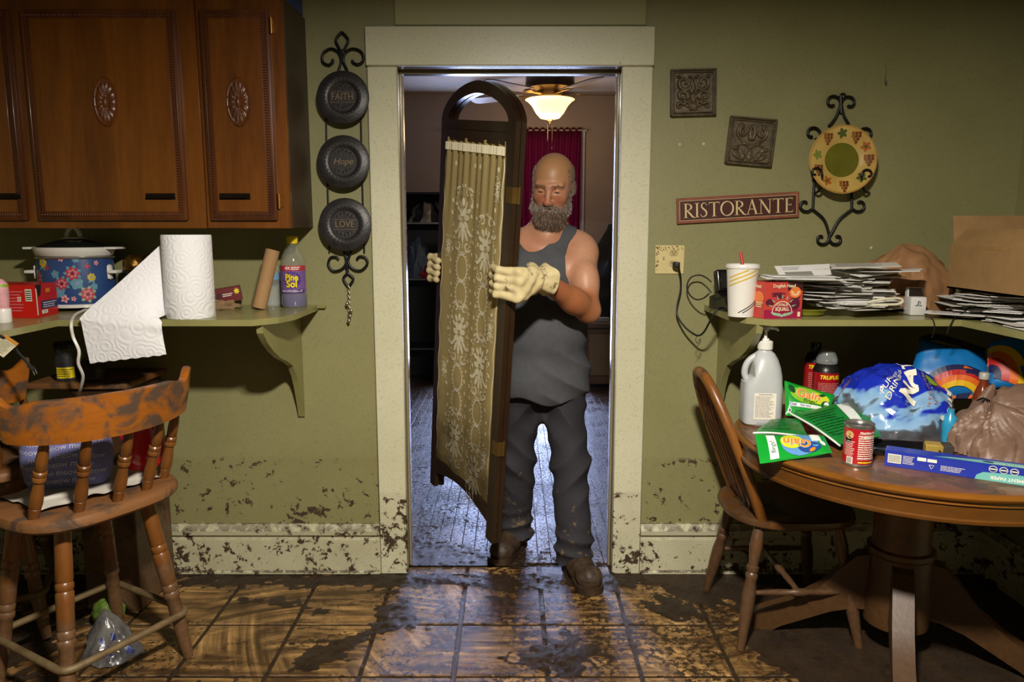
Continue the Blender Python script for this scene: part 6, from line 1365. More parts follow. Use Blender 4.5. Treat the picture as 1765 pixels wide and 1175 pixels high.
# --- dark tray and sponge behind the carton
t = thing('black_tray', 'black plastic tray under the blue water wrap', 'tray', (1.19, 2.20, TZ+0.0006), math.radians(-16))
mb = MB(M_BLK); mb.prism([(-0.10, -0.06), (0.10, -0.06), (0.10, 0.06), (-0.10, 0.06)], 0.004, lambda u, v, w: Vector((u, v, w)))
for a, b_, c, d_ in ((0, -0.06, 0.2, 0.005), (0, 0.06, 0.2, 0.005), (-0.10, 0, 0.005, 0.125), (0.10, 0, 0.005, 0.125)): mb.box((a, b_, 0.010), (c, d_, 0.020), None, 0.002)
part('tray', mb, t)
p = atZ(1625, 786, TZ); t = thing('scrub_sponge', 'yellow sponge with dark scouring end beside the brown bag', 'sponge', (p.x-0.005, p.y+0.02, TZ+0.0006), math.radians(-20)); mb = MB(mat('sponge_yellow', '#a58a3c', 0.9, bump=0.5, bs=200)); mb.box((-0.012, 0, 0.017), (0.048, 0.05, 0.032), None, 0.004); part('sponge', mb, t); mb = MB(mat('scour_dark', '#3d3830', 0.95, bump=0.6, bs=300)); mb.box((0.026, 0, 0.017), (0.026, 0.051, 0.034), None, 0.004); part('scouring_pad', mb, t)
# --- crumpled water-bottle wrap
def blob(c, r, seed, am, fr_, N=(72, 34), flat_z=TZ+0.002, squash=None):
    c = Vector(c)
    def f(u, v, off=0.0):
        q = 2*PI*u; th = (PI*0.5)*(1-v)*1.02; d = Vector((math.cos(q)*math.cos(th), math.sin(q)*math.cos(th), math.sin(th)))
        k = 1+am*ridged(d, fr_, seed)*0.7+am*0.8*mnoise.noise(d*fr_*1.7+Vector((seed, 2, 0)))+am*0.16*ridged(d, fr_*2.2, seed+3)
        p = Vector((c.x+r[0]*d.x*k, c.y+r[1]*d.y*k, c.z+r[2]*d.z*k))+d*off
        if squash: p = squash(p)
        p.z = max(p.z, flat_z); return p
    return f
def wrap_mat():
    s = NT('printed_bottle_wrap_film'); co = s.coords('world'); x = s.z()
    n = s.noise(co, 5.2, 3, 0.5, 0.8); hz = s.mrange(x[2], TZ, TZ+0.21)
    f = s.math('ADD', s.math('MULTIPLY', n, 0.85), s.math('ADD', s.math('MULTIPLY', s.math('SUBTRACT', hz, 0.22), 0.42), s.math('MULTIPLY', s.math('SUBTRACT', 1.30, x[0]), 0.35)))
    col = s.ramp(f, [(0.0, lin('#55585e')), (0.47, lin('#6b6f76')), (0.50, lin('#8fb4d6')), (0.57, lin('#7ba6d2')), (0.60, lin('#1b2fb0')), (1.0, lin('#1a2c9e'))]); al = s.ramp(f, [(0.48, 0.50), (0.50, 0.96)])
    s.setp(Base_Color=col, Roughness=0.16, Alpha=al, Coat_Weight=0.5, Coat_Roughness=0.08); s.bump(s.noise(co, 26, 4), 0.3, 0.006); return s.m
wf = blob((1.285, 2.455, TZ+0.004), (0.185, 0.160, 0.205), 4, 0.11, 1.8)
t = thing('bottle_wrap', 'crumpled blue and clear plastic water wrap on the table', 'plastic wrap', (1.285, 2.455, TZ))
mb = MB(wrap_mat()); mb.grid(lambda u, v: wf(u, v), 110, 46, cu=True); mb.f = [q[::-1] for q in mb.f]; b = part('film', mb, t, world=True, smooth=26)
def wfr(u0, v0, rot=0.0):
    # local frame on the wrap, facing the camera: u0 angle fraction, v0 height fraction
    c, s_ = math.cos(rot), math.sin(rot)
    return lambda u, v, w=0.0: wf(u0+(u*c-v*s_)/1.15, min(0.999, max(0.0, v0-(u*s_+v*c)/0.30)), 0.006+w)
mb = MB(PR_W); mb.text('NAT', 0.085, wfr(0.765, 0.36, 1.05), 0, 0, 0.0, bold=0.05, sub=0.012, sx=1.0); mb.text('PURIFIED', 0.030, wfr(0.675, 0.38, 1.05), 0, 0, 0.0, sub=0.010); mb.text('DRINKING', 0.030, wfr(0.700, 0.40, 1.05), 0, 0, 0.0, sub=0.010); mb.use(MATS['print_fadedwhite']).text('16.9 FL OZ (1.05 PT)', 0.016, wfr(0.815, 0.46, 1.15), 0, 0, 0.0, sub=0.010); mb.text('NET 676 FL OZ', 0.016, wfr(0.83, 0.5, 1.15), 0, 0, 0.0, sub=0.010); mb.use(PR_W).text('WAT', 0.055, wfr(0.875, 0.72, 0.6), 0, 0, 0.0, bold=0.05, sub=0.012)
mb.use(PR_GRN); 
for q in [0]: mb.ell(0, 0, 0.03, 0.022, wfr(0.86, 0.42), 0.002, 14)
mb.use(PR_NAVY).text('O', 0.03, wfr(0.86, 0.42), 0, 0, 0.0, bold=0.05, sub=0.012)
part('lettering', mb, b, world=True, smooth=0)
# --- blue rainbow shopping bags at the back of the table
M_BAGB = mat('blue_woven_bag', '#1272b8', 0.45, var=0.08, vs=9, bump=0.1, bs=70, coat=0.15)
RB = [mat('rainbow_%d' % i, c, 0.45, var=0.05) for i, c in enumerate(('#1a1f4a', '#b8201f', '#e06a1c', '#eab91e'))]
def arcs(mb, fr, u, v, r, a0, a1, w, th, order=(0, 1, 2, 3)):
    for k, i in enumerate(order):
        rr = r-k*th; mb.use(RB[i]).ribbon([(u+rr*math.cos(a0+(a1-a0)*q/24), v+rr*math.sin(a0+(a1-a0)*q/24)) for q in range(25)], th, fr, w+0.0006*k)
A, B, C_, D = atY(1588, 586, 2.66), atY(1697, 606, 2.60), atY(1712, 690, 2.52), atY(1552, 690, 2.60)
t = thing('shopping_bag', 'blue reusable shopping bag with rainbow arch behind the water wrap', 'bag', (C_+D)/2, 0, 'blue rainbow shopping bags')
mb = MB(M_BAGB); fr, W, H = pillow(mb, [A, B, C_, D], 0.045, 3, amp=0.008); b = part('body', mb, t, world=True, smooth=50)
mb = MB(RB[0]); arcs(mb, fr, 0.02, -H*0.5, 0.118, PI*0.97, PI*0.06, 0.003, 0.020); mb.use(RB[2]).poly([(0.006, -H*0.48), (0.03, H*0.10), (0.10, -H*0.04), (0.06, -H*0.48)], fr, 0.008); mb.use(RB[0]).poly([(0.018, -H*0.48), (0.036, H*0.03), (0.086, -H*0.07), (0.05, -H*0.48)], fr, 0.0095); mb.use(RB[3]); ellsub(mb, -0.035, -H*0.44, 0.024, 0.02, fr, 0.006); part('print', mb, b, world=True, smooth=0)
mb = MB(mat('dark_bag_inside', '#15202c', 0.7)); mb.tube(catmull([A, A.lerp(B, 0.3)+Vector((0, 0.03, 0.02)), A.lerp(B, 0.7)+Vector((0, 0.03, 0.012)), B], 6), 0.012, 8); part('mouth', mb, t, world=True)
A, B, C_, D = atY(1706, 590, 2.55), atY(1768, 575, 2.50), atY(1772, 668, 2.42), atY(1704, 668, 2.47)
t = thing('shopping_bag', 'blue shopping bag with yellow and orange bands at the right wall', 'bag', (C_+D)/2, 0, 'blue rainbow shopping bags')
mb = MB(M_BAGB); fr, W, H = pillow(mb, [A, B, C_, D], 0.030, 7, amp=0.004); b = part('body', mb, t, world=True, smooth=50)
mb = MB(RB[0]); arcs(mb, fr, -W*0.55, -H*0.30, 0.105, PI*0.50, -PI*0.12, 0.003, 0.024, (3, 2, 1, 0)); part('print', mb, b, world=True, smooth=0)
# sauce bottle between the bags
p = atY(1711, 640, 2.36); t = thing('sauce_bottle', 'small bottle with dirty white cap poking up behind the brown bag', 'bottle', (p.x, 2.40, TZ))
mb = MB(mat('amber_glass', '#7a3518', 0.15, coat=0.5)); mb.lathe([(0.0, 0.0), (0.028, 0.001), (0.028, 0.13), (0.020, 0.155), (0.012, 0.175), (0.012, 0.19)], n=24); part('body', mb, t)
mb = MB(mat('dirty_white_cap', '#b5b1a6', 0.4)); mb.lathe([(0.013, 0.186), (0.0155, 0.187), (0.0155, 0.206), (0.013, 0.209), (0, 0.209)], n=20); part('cap', mb, t)
# teal bottle peeking between wrap and bag
p = atY(1645, 745, 2.28); t = thing('teal_bottle', 'teal plastic bottle between the water wrap and the brown bag', 'bottle', (p.x-0.004, 2.30, TZ)); mb = MB(mat('teal_plastic', '#2a94bd', 0.3, coat=0.3)); mb.lathe([(0.0, 0.0), (0.023, 0.001), (0.024, 0.06), (0.018, 0.085), (0.01, 0.095), (0.01, 0.11), (0, 0.11)], n=24); part('body', mb, t); fr = cyl((0, 0, 0), 0.024, 0, 0.0008); mb = MB(PR_W); mb.text('R', 0.014, fr, -0.008, 0.03, 0); part('lettering', mb, t, smooth=0)
# --- brown carrier bag
M_BRN = mat('brown_carrier_film', '#7d6352', 0.46, c2='#6a5142', vs=8, coat=0.0, spec=0.4, bump=0.6, bs=30)
def bf(u, v):
    q = 2*PI*u; th = PI*0.51*(1-v); d = Vector((math.cos(q)*math.cos(th), math.sin(q)*math.cos(th), math.sin(th)))
    dx, dy = d.x+0.55, d.y+0.1; az = math.atan2(dy, dx); rr = math.hypot(dx, dy)+0.35*d.z         # folds fan out from the tied corner
    w = mnoise.noise(d*2.0+Vector((5, 1, 2)))
    k = 1+0.15*ridged((az*1.6+0.5*w, rr*0.7, d.z*0.8), 1.0, 3)+0.075*ridged((az*4.2+0.8*w, rr*1.1, d.z*1.2), 1.0, 7)+0.10*w
    return Vector((1.552+0.172*d.x*k, 2.20+0.150*d.y*k, max(TZ+0.003, TZ+0.004+0.185*d.z*(0.9+0.35*(k-1))+0.02*d.z*math.sin(az*3))))
t = thing('carrier_bag', 'brown plastic carrier bag slumped on the right of the table', 'bag', (1.552, 2.20, TZ))
mb = MB(M_BRN); mb.grid(bf, 170, 64, cu=True); mb.f = [f[::-1] for f in mb.f]; part('film', mb, t, world=True, smooth=50)
mb = MB(M_BRN)
def ear(u, v): 
    q = 2*PI*u; return Vector((1.44+0.045*v*0.2+0.028*math.cos(q)*(1-0.5*v)*(1+0.2*math.sin(3*q)), 2.20+0.014*math.sin(q), TZ+0.165+0.036*v+0.008*math.sin(2*q)))
mb.grid(ear, 24, 10, cu=True); part('handle_loop', mb, t, world=True, smooth=40)
# ------------------------------------------------------------------ back room
# glazed patio window in the far wall, bright with overcast daylight
wx0, wx1, wz0, wz1 = -0.55, 0.64, 0.16, 2.28
M_WFR = mat('white_window_frame', '#c9c6c0', 0.4, var=0.03)
win = struct('window_1', MB().box2((wx0-0.07, YF-0.03, wz1), (wx1+0.05, YF-0.001, wz1+0.08), 0.004).box2((wx0-0.07, YF-0.03, wz0-0.06), (wx1+0.05, YF-0.001, wz0), 0.004).box2((wx0-0.07, YF-0.03, wz0), (wx0, YF-0.001, wz1), 0.004).box2((wx1, YF-0.03, wz0), (wx1+0.05, YF-0.001, wz1), 0.004).box2((0.02, YF-0.03, wz0), (0.07, YF-0.001, wz1), 0.004), M_WFR)
M_DAY = mat('daylit_pane', '#dfe8ff', 0.2, var=0.0, emit=('#bccdff', 18.0))
for a, b in ((wx0, 0.02), (0.07, wx1)):
    o = struct('pane', MB().box2((a, YF-0.012, wz0), (b, YF-0.006, wz1)), M_DAY, parent=win)
# curtain panels
def curtain_mat():
    s = NT('burgundy_curtain_cloth'); s.setp(Base_Color=lin('#3f0a1a'), Roughness=0.85); s.b.inputs['Specular IOR Level'].default_value = 0.1
    tr = s.n('ShaderNodeBsdfTranslucent'); tr.inputs[0].default_value = lin('#b0123f'); mx = s.n('ShaderNodeMixShader'); mx.inputs[0].default_value = 0.015
    s.l(s.b.outputs[0], mx.inputs[1]); s.l(tr.outputs[0], mx.inputs[2]); s.l(mx.outputs[0], s.t.nodes['Material Output'].inputs[0]); return s.m
M_CUR = curtain_mat()
t = thing('curtain', 'dark burgundy curtain hanging over the back room window', 'curtain', (0.4, YF-0.06, 1.0))
z1 = atY(950, 221, YF-0.06).z
def cur(u, v):
    x = -0.30+0.95*u; e = 1+0.5*v
    return (x*1.0-0.02*v*math.sin(9*u), YF-0.075+0.022*math.sin(u*104+1.5*math.sin(3*v))*e, z1-(z1-1.02)*v+0.012*math.sin(u*104)*(1 if v < 0.01 else 0))
mb = MB(M_CUR); mb.grid(cur, 150, 24); part('drape', mb, t, world=True, smooth=80)
mb = MB(mat('curtain_rod_white', '#9a928a', 0.4)); mb.tube([(-0.62, YF-0.075, z1-0.02), (0.70, YF-0.075, z1-0.02)], 0.008, 8); part('rod', mb, t, world=True)
# ceiling fan with lit bowl
FX, FY = atY(948, 150, 6.4).x, 6.4
M_FANB = mat('fan_bronze', '#5a4a3a', 0.35, 0.7); M_BLADE = wood('fan_blade_wood', '#7d6a58', '#9a8a7a', 'x', 5, 0.5)
t = thing('ceiling_fan', 'ceiling fan with lit glass bowl in the back room', 'ceiling fan', (FX, FY, ZC))
mb = MB(M_FANB); mb.lathe([(0.0, -0.20), (0.05, -0.20), (0.10, -0.18), (0.11, -0.14), (0.19, -0.12), (0.205, -0.09), (0.20, -0.03), (0.17, 0.0)], n=40); part('motor', mb, t)
for k in range(5):
    a = math.radians(8+72*k); R3 = Matrix.Rotation(a, 4, 'Z')
    mb = MB(M_BLADE); pl = [(0.24, -0.05), (0.70, -0.068), (0.745, -0.05), (0.755, 0.0), (0.745, 0.05), (0.70, 0.068), (0.24, 0.05)]
    mb.prism(pl, 0.008, lambda u, v, w: R3 @ Vector((u, v, -0.165+w+v*0.18))); bl = part('blade', mb, t, smooth=30)
    mb = MB(mat('fan_arm_brass', '#a9843f', 0.3, 0.8)); mb.prism([(0.10, -0.018), (0.20, -0.012), (0.27, -0.04), (0.30, 0.0), (0.27, 0.04), (0.20, 0.012), (0.10, 0.018)], 0.006, lambda u, v, w: R3 @ Vector((u, v, -0.175+w+v*0.18))); part('blade_arm', mb, bl)
bz = atY(948, 172, FY).z-ZC; bb_ = atY(948, 206, FY).z-ZC
mb = MB(mat('brass_fitter', '#8f6d33', 0.3, 0.8)); mb.lathe([(0.06, bz-0.005), (0.075, bz+0.01), (0.075, -0.19)], n=28); part('fitter', mb, t)
mb = MB(mat('lit_bowl_glass', '#fff0d0', 0.3, var=0.0, emit=('#ffc46a', 3.2)))
mb.lathe([(0.03, bb_), (0.08, bb_+0.012), (0.115, bb_+0.05), (0.15, bb_+0.11), (0.185, bz-0.012), (0.205, bz), (0.195, bz+0.002), (0.17, bz-0.02), (0.0, bz-0.03)], n=40); part('glass_bowl', mb, t)
mb = MB(MATS['brass_fitter']); mb.lathe([(0.0, bb_-0.03), (0.008, bb_-0.024), (0.01, bb_-0.014), (0.028, bb_-0.006), (0.032, bb_+0.002)], n=20); part('finial', mb, t)
for dx, L in ((-0.02, 0.30), (0.018, 0.24)):
    mb = MB(MATS['brass_fitter']); mb.tube([(dx, -0.07, bb_+0.02), (dx, -0.07, bb_-L)], 0.002, 5); mb.lathe([(0.0, -0.012), (0.005, -0.006), (0.004, 0.01), (0, 0.012)], (dx, -0.07, bb_-L), 8); part('pull_chain', mb, t)
light('fan_bulb_glow', 'POINT', (FX, FY, ZC+bb_-0.10), 11, (1.0, 0.72, 0.42), 0.12)
# black shelving with clothes
M_BSH = mat('black_shelf_laminate', '#151316', 0.5, var=0.1); M_SEDGE = mat('chrome_shelf_edge', '#8f8d8c', 0.25, 0.8)
sx0, sx1, sy0, sy1 = -1.55, atY(772, 450, 6.9).x, 6.82, 7.22
zs_ = [atY(740, y, sy0).z for y in (383, 480, 600)]
t = thing('storage_shelves', 'tall black storage shelves holding clothes in the back room', 'shelves', ((sx0+sx1)/2, 7.0, 0))
zt = atY(740, 331, sy0).z
for x in (sx0, sx1): part('side_panel', MB(M_BSH).box2((x-0.012, sy0, 0.002), (x+0.012, sy1, zt)), t, world=True)
part('back_panel', MB(M_BSH).box2((sx0, sy1, 0.002), (sx1, sy1+0.012, zt)), t, world=True); part('top_panel', MB(M_BSH).box2((sx0, sy0, zt-0.02), (sx1, sy1, zt)), t, world=True)
for z in zs_:
    sh = part('shelf_board', MB(M_BSH).box2((sx0+0.012, sy0+0.004, z-0.018), (sx1-0.012, sy1, z)), t, world=True); part('edge_strip', MB(M_SEDGE).box2((sx0+0.012, sy0-0.002, z-0.014), (sx1-0.012, sy0+0.004, z-0.002)), sh, world=True)
def heap(name, label, c, r, seed, m, am=0.25, stripes=None):
    f = blob(c, r, seed, am, 2.0, flat_z=c[2]); mb = MB(m); nu, nv = 48, 18
    if stripes: mb.use(stripes)
    mb.grid(lambda u, v: f(u, v), nu, nv, cu=True); mb.f = [q[::-1] for q in mb.f]
    if stripes: mb.fm = [1 if (k % nu)//4 % 2 else 0 for k in range(len(mb.f))]
    return solo(name, mb, label, 'clothes', smooth=50)
heap('striped_towel', 'black and white striped towel on the upper storage shelf', (atY(745, 383, 6.95).x, 6.98, zs_[0]+0.001), (0.17, 0.12, 0.16), 3, mat('cream_towel', '#a39687', 0.9, var=0.1), 0.25, mat('black_towel_stripe', '#1a1a22', 0.9))
heap('grey_cloth', 'blue grey cloth on the middle storage shelf', (atY(722, 480, 6.95).x, 6.98, zs_[1]+0.001), (0.10, 0.12, 0.30), 5, mat('blue_grey_cloth', '#5a6474', 0.9))
heap('navy_cloth', 'navy blue cloth on the middle storage shelf beside the red one', (atY(742, 480, 6.88).x, 6.93, zs_[1]+0.001), (0.09, 0.08, 0.13), 9, mat('navy_cloth', '#1c2a62', 0.9))
heap('red_cloth', 'red cloth on the middle storage shelf beside the gloved hand', (atY(757, 480, 6.88).x-0.03, 6.86, zs_[1]+0.001), (0.15, 0.035, 0.10), 7, mat('red_cloth', '#9c1018', 0.8))
# wooden chest and dark coats at the right
M_CHEST = wood('old_chest_wood', '#4a3524', '#6b5038', 'x', 5, 0.5, mud=0.4)
cx0 = atY(1003, 600, 6.5).x; t = thing('wooden_chest', 'old low wooden chest at the right of the back room', 'chest', (cx0+0.5, 6.85, 0))
ztp = atY(1030, 556, 6.5).z
mb = MB(M_CHEST); mb.box2((cx0, 6.5, 0.06), (cx0+1.1, 7.15, ztp-0.05), 0.006); part('body', mb, t, world=True)
mb = MB(M_CHEST); mb.box2((cx0-0.015, 6.48, ztp-0.05), (cx0+1.115, 7.16, ztp), 0.008); part('lid', mb, t, world=True)
for k in range(2): part('front_panel', MB(mat('chest_panel', '#7a6248', 0.55)).box2((cx0+0.06+0.5*k, 6.485, 0.14), (cx0+0.5+0.5*k, 6.50, ztp-0.10), 0.005), t, world=True)
for x in (cx0+0.03, cx0+1.05):
    for y in (6.53, 7.1): part('foot', MB(M_CHEST).box2((x, y, 0.002), (x+0.05, y+0.04, 0.06)), t, world=True)
M_COAT = mat('black_coat_cloth', '#0f0f13', 0.9)
f = blob((cx0+0.50, 6.86, ztp+0.002), (0.44, 0.24, 0.78), 2, 0.16, 1.6, flat_z=ztp+0.002); mb = MB(M_COAT); mb.grid(lambda u, v: f(u, v), 60, 26, cu=True); mb.f = [q[::-1] for q in mb.f]; solo('coat_pile', mb, 'tall pile of black coats on the wooden chest', 'clothes', smooth=45)
p = atY(1032, 556, 6.52); mb = MB(mat('pale_folded_paper', '#8a8784', 0.7)); mb.box((p.x+0.02, 6.535, ztp+0.022), (0.15, 0.07, 0.042), None, 0.01, 2); solo('folded_paper', mb, 'pale folded paper on the front of the wooden chest', 'paper')
# ------------------------------------------------------------------ folding room divider carried through the door
QA, QB, QC, QD = Vector((-0.23523, 3.02329, 1.77795)), Vector((0.01092, 2.61349, 1.71081)), Vector((-0.10812, 2.85, 0.36155)), Vector((-0.35427, 3.25980, 0.42869))
ex = ((QB-QA)+(QC-QD)).normalized(); ez = ((QA-QD)+(QB-QC)); ez = (ez-ex*ez.dot(ex)).normalized(); en = ex.cross(ez).normalized()   # en faces the camera side
PW, PH = ((QB-QA).length+(QC-QD).length)/2, ((QA-QD).length+(QB-QC).length)/2
O = (QA+QB+QC+QD)/4 - ex*(PW/2) - ez*(PH/2)
def pl(u, v, w=0.0): return O+ex*u+ez*v+en*w
M_DARK = wood('divider_dark_wood', '#23130b', '#33200f', 'z', 6, 0.35, mud=0.80, coat=0.2, mudc=('#1c120a', '#3c2b1a'))
def lace_mat(name, c1, c2, scale):
    s = NT(name); co = s.coords('obj'); base = s.mix(s.noise(co, scale, 4, 0.7), lin(c1), lin(c2)); z = s.z()[2]
    k = s.ramp(s.math('ADD', s.mrange(z, 0.30, 1.0, 1.0, 0.0), s.math('MULTIPLY', s.math('SUBTRACT', s.noise(s.coords('world'), 8, 5), 0.5), 0.9)), [(0.30, 0.0), (0.9, 0.85)])
    base = s.mix(k, base, lin('#4a3a1c')); s.setp(Base_Color=base, Roughness=0.9); s.b.inputs['Specular IOR Level'].default_value = 0.15
    tr = s.n('ShaderNodeBsdfTranslucent'); s.l(base, tr.inputs[0]); mx = s.n('ShaderNodeMixShader'); mx.inputs[0].default_value = 0.18
    w = s.n('ShaderNodeTexWave'); w.inputs['Scale'].default_value = 170; s.l(co, w.inputs['Vector']); s.bump(s.math('ADD', w.outputs['Fac'], s.noise(co, 400, 2)), 0.25, 0.002)
    s.l(s.b.outputs[0], mx.inputs[1]); s.l(tr.outputs[0], mx.inputs[2]); s.l(mx.outputs[0], s.t.nodes['Material Output'].inputs[0]); return s.m
M_NET, M_LACE = lace_mat('lace_net_cloth', '#b09c66', '#c0ac78', 240), lace_mat('lace_motif_thread', '#ece2bc', '#f4ecd0', 300)
t = thing('room_divider', 'dark wooden folding room divider with lace panels carried by the man', 'room divider', pl(PW/2, -0.15, 0))
def fold(u, v):
    x = u/PW; y = v/PH; g = 0.35+0.65*abs(2*y-1)
    g = max(0, y-0.72)/0.28; return 0.0045*g*math.sin(x*60+2.2*math.sin(y*4)+0.7)+0.0030*math.sin(x*21+1.5*math.sin(y*3))*(0.5+0.5*y)+0.005*math.sin(PI*y)*math.sin(x*7+1)
def cloth_map(fr): return lambda u, v, w=0.0: fr(u, v, fold(u, v)+w)
S_L, S_R, TF = 0.046, 0.052, 0.020
def panel(fr, flip=1):
    fp = thing_part = None
    m = MB(M_DARK)
    def bar(u0, v0, u1, v1, w0=-TF/2, w1=TF/2): m.prism([(u0, v0), (u1, v0), (u1, v1), (u0, v1)], w1-w0, lambda u, v, w: fr(u, v, w0+w))
    bar(-S_L, -0.155, 0.0, PH+0.075); bar(PW, -0.155, PW+S_R, PH+0.075)
    bar(0.0, PH-0.002, PW, PH+0.037); bar(0.0, PH+0.037, PW, PH+0.041, -TF/2, TF/2-0.004); bar(0.0, PH+0.041, PW, PH+0.075)
    bar(0.0, -0.012, PW, 0.0, -TF/2+0.004, TF/2-0.004)
    # shaped apron at the foot
    ap = [(0, -0.012), (0, -0.085)]+[(PW*i/16, -0.085+0.045*math.sin(PI*i/16)) for i in range(1, 16)]+[(PW, -0.085), (PW, -0.012)]
    m.prism(ap[::-1], TF*0.8, lambda u, v, w: fr(u, v, -TF*0.4+w))
    # arched head
    n = 28; vo = PH+0.075; uc = (PW+S_R-S_L)/2; ao, ai = (PW+S_L+S_R)/2, PW/2-0.004
    def archp(a, b, q): c, s = math.cos(q), math.sin(q); e = 1.75; return (uc+a*math.copysign(abs(c)**(2/e), c), vo+b*abs(s)**(2/e))
    vs = []
    for i in range(n+1):
        q = PI*i/n
        for a, b in ((ao, 0.140), (ai, 0.096)):
            p = archp(a, b, q); vs += [fr(p[0], p[1], -TF/2), fr(p[0], p[1], TF/2)]
    m.add(vs, [(4*i, 4*i+4, 4*i+5, 4*i+1) for i in range(n)]+[(4*i+2, 4*i+3, 4*i+7, 4*i+6) for i in range(n)]+[(4*i+1, 4*i+5, 4*i+7, 4*i+3) for i in range(n)]+[(4*i, 4*i+2, 4*i+6, 4*i+4) for i in range(n)])
    return m
f1 = part('panel_frame', panel(pl), t, world=True, smooth=30)
mb = MB(M_NET); cm = cloth_map(pl)
mb.grid(lambda u, v: cm(0.004+(PW-0.008)*u, -0.004+(PH+0.012)*v, 0.006), 90, 90); lace = part('lace_panel', mb, f1, world=True, smooth=80)
mb = MB(M_LACE); mb.grid(lambda u, v: cm(0.0+PW*u, PH-0.010-0.030*v, 0.010+0.003*math.sin(u*260)), 160, 5)
lm = lambda u, v, w=0.0: cm(u, v, 0.0085+w)
def oval(u, v, a, b, th=0.004, n=26): 
    mb.ribbon([(u+a*math.cos(2*PI*i/n), v+b*math.sin(2*PI*i/n)) for i in range(n)], th, lm, 0, True)
def scallop(u, v, a, b, n=18):
    for i in range(n): q = 2*PI*i/n; mb.ell(u+a*math.cos(q), v+b*math.sin(q), 0.0042, 0.0042, lm, 0.0003, 7)
def bouquet(u, v, s):
    for i in range(7): q = 2*PI*i/7+0.3; mb.ell(u+s*0.20*math.cos(q), v+s*0.26*math.sin(q), s*0.15, s*0.10, lm, 0.0002+0.0001*i, 9, q)
    for i in range(5): q = -PI/2+(i-2)*0.42; mb.ell(u+s*0.52*math.cos(q)*0.8, v+s*0.52*math.sin(q), s*0.20, s*0.065, lm, 0.0001*i, 9, q)
    for i in range(5): q = PI/2+(i-2)*0.5; mb.ell(u+s*0.50*math.cos(q)*0.7, v+s*0.55*math.sin(q), s*0.13, s*0.07, lm, 0.0001*i, 9, q)
    for sx_ in (-1, 1):
        for vy, a0 in ((0.82, 0.3), (-0.80, -0.3)):
            mb.ribbon([(u+sx_*(s*0.26+x_), v+s*vy+y_) for x_, y_ in spiral(0, 0, s*0.22, s*0.05, a0, a0+4.6*(1 if vy > 0 else -1), 12)], s*0.06, lm); mb.ell(u+sx_*s*0.45, v+s*vy*0.55, s*0.07, s*0.07, lm, 0.0002, 8)
    mb.ribbon([(u, v-s*0.2), (u+0.004, v-s*0.5), (u, v-s*0.9)], s*0.03, lm)
v = PH-0.30; 
for cu, v0, sg in ((PW*0.74, PH-0.39, 0), (PW*0.36, PH-0.30, 1)):
    v = v0
    while v > 0.06:
        bouquet(cu, v, 0.125); scallop(cu, v, 0.080, 0.135, 30); oval(cu, v, 0.074, 0.128, 0.003, 34); v -= 0.190
        for _ in range(2):
            if v < 0.05: break
            oval(cu, v, 0.036, 0.052, 0.006); scallop(cu, v, 0.044, 0.060, 20); v -= 0.108
        v -= 0.055
v = PH-0.10
for k in range(5): bouquet(PW*(0.10 if k % 2 else 0.95)*1.0-(0.02 if not k % 2 else -0.01), PH-0.16-0.26*k, 0.045)
for cu in (PW*0.18, PW*0.50, PW*0.60, PW*0.90):
    for k in range(26): mb.ell(cu+0.012*math.sin(k*1.3), PH-0.09-0.048*k, 0.006, 0.010, lm, 0, 7, 0.5*math.sin(k*2.1))
mb.ribbon([(PW*0.02+0.006*math.sin(i*0.9), PH-0.05-(PH-0.08)*i/60) for i in range(61)], 0.006, lm); mb.ribbon([(PW*0.985+0.004*math.sin(i*0.9), PH-0.05-(PH-0.08)*i/60) for i in range(61)], 0.005, lm)
part('lace_motifs', mb, lace, world=True, smooth=0, kind='stuff')
# second panel folded behind, hinged at the near edge
hp = pl(PW+S_R, 0, -TF/2-0.0015); ang = math.radians(0.6); ex2 = (ex*math.cos(ang)-en*(-math.sin(ang))*-1.0).normalized()
ex2 = (Matrix.Rotation(-ang, 3, ez) @ ex).normalized(); en2 = ex2.cross(ez).normalized()
def pl2(u, v, w=0.0): return hp+ex2*(u-(PW+S_R))+ez*v+en2*(w-TF/2-0.001)
f2 = part('panel_frame', panel(pl2), t, world=True, smooth=30)
mb = MB(M_NET); cm2 = cloth_map(pl2); mb.grid(lambda u, v: cm2(0.004+(PW-0.008)*u, -0.004+(PH+0.012)*v, -0.012), 60, 50); part('lace_panel', mb, f2, world=True, smooth=80)
for vv in (PH-0.17, 0.25):
    mb = MB(mat('worn_brass', '#7d6232', 0.4, 0.7, bump=0.2)); mb.prism([(PW+0.014, vv-0.028), (PW+S_R-0.001, vv-0.028), (PW+S_R-0.001, vv+0.028), (PW+0.014, vv+0.028)], 0.002, lambda u, v, w: pl(u, v, TF/2+w+0.0002))
    mb.tube([pl(PW+S_R+0.004, vv-0.03, -0.016), pl(PW+S_R+0.004, vv+0.03, -0.016)], 0.0045, 8)
    mb.prism([(-TF/2, vv-0.028), (-0.016, vv-0.028), (-0.016, vv+0.028), (-TF/2, vv+0.028)], 0.002, lambda u, v, w: pl(PW+S_R+w, v, u)); mb.prism([(-TF/2, vv-0.028), (TF/2, vv-0.028), (TF/2, vv+0.028), (-TF/2, vv+0.028)], 0.002, lambda u, v, w: pl(PW+S_R+w+0.0002, v, u)); part('hinge', mb, t, world=True)
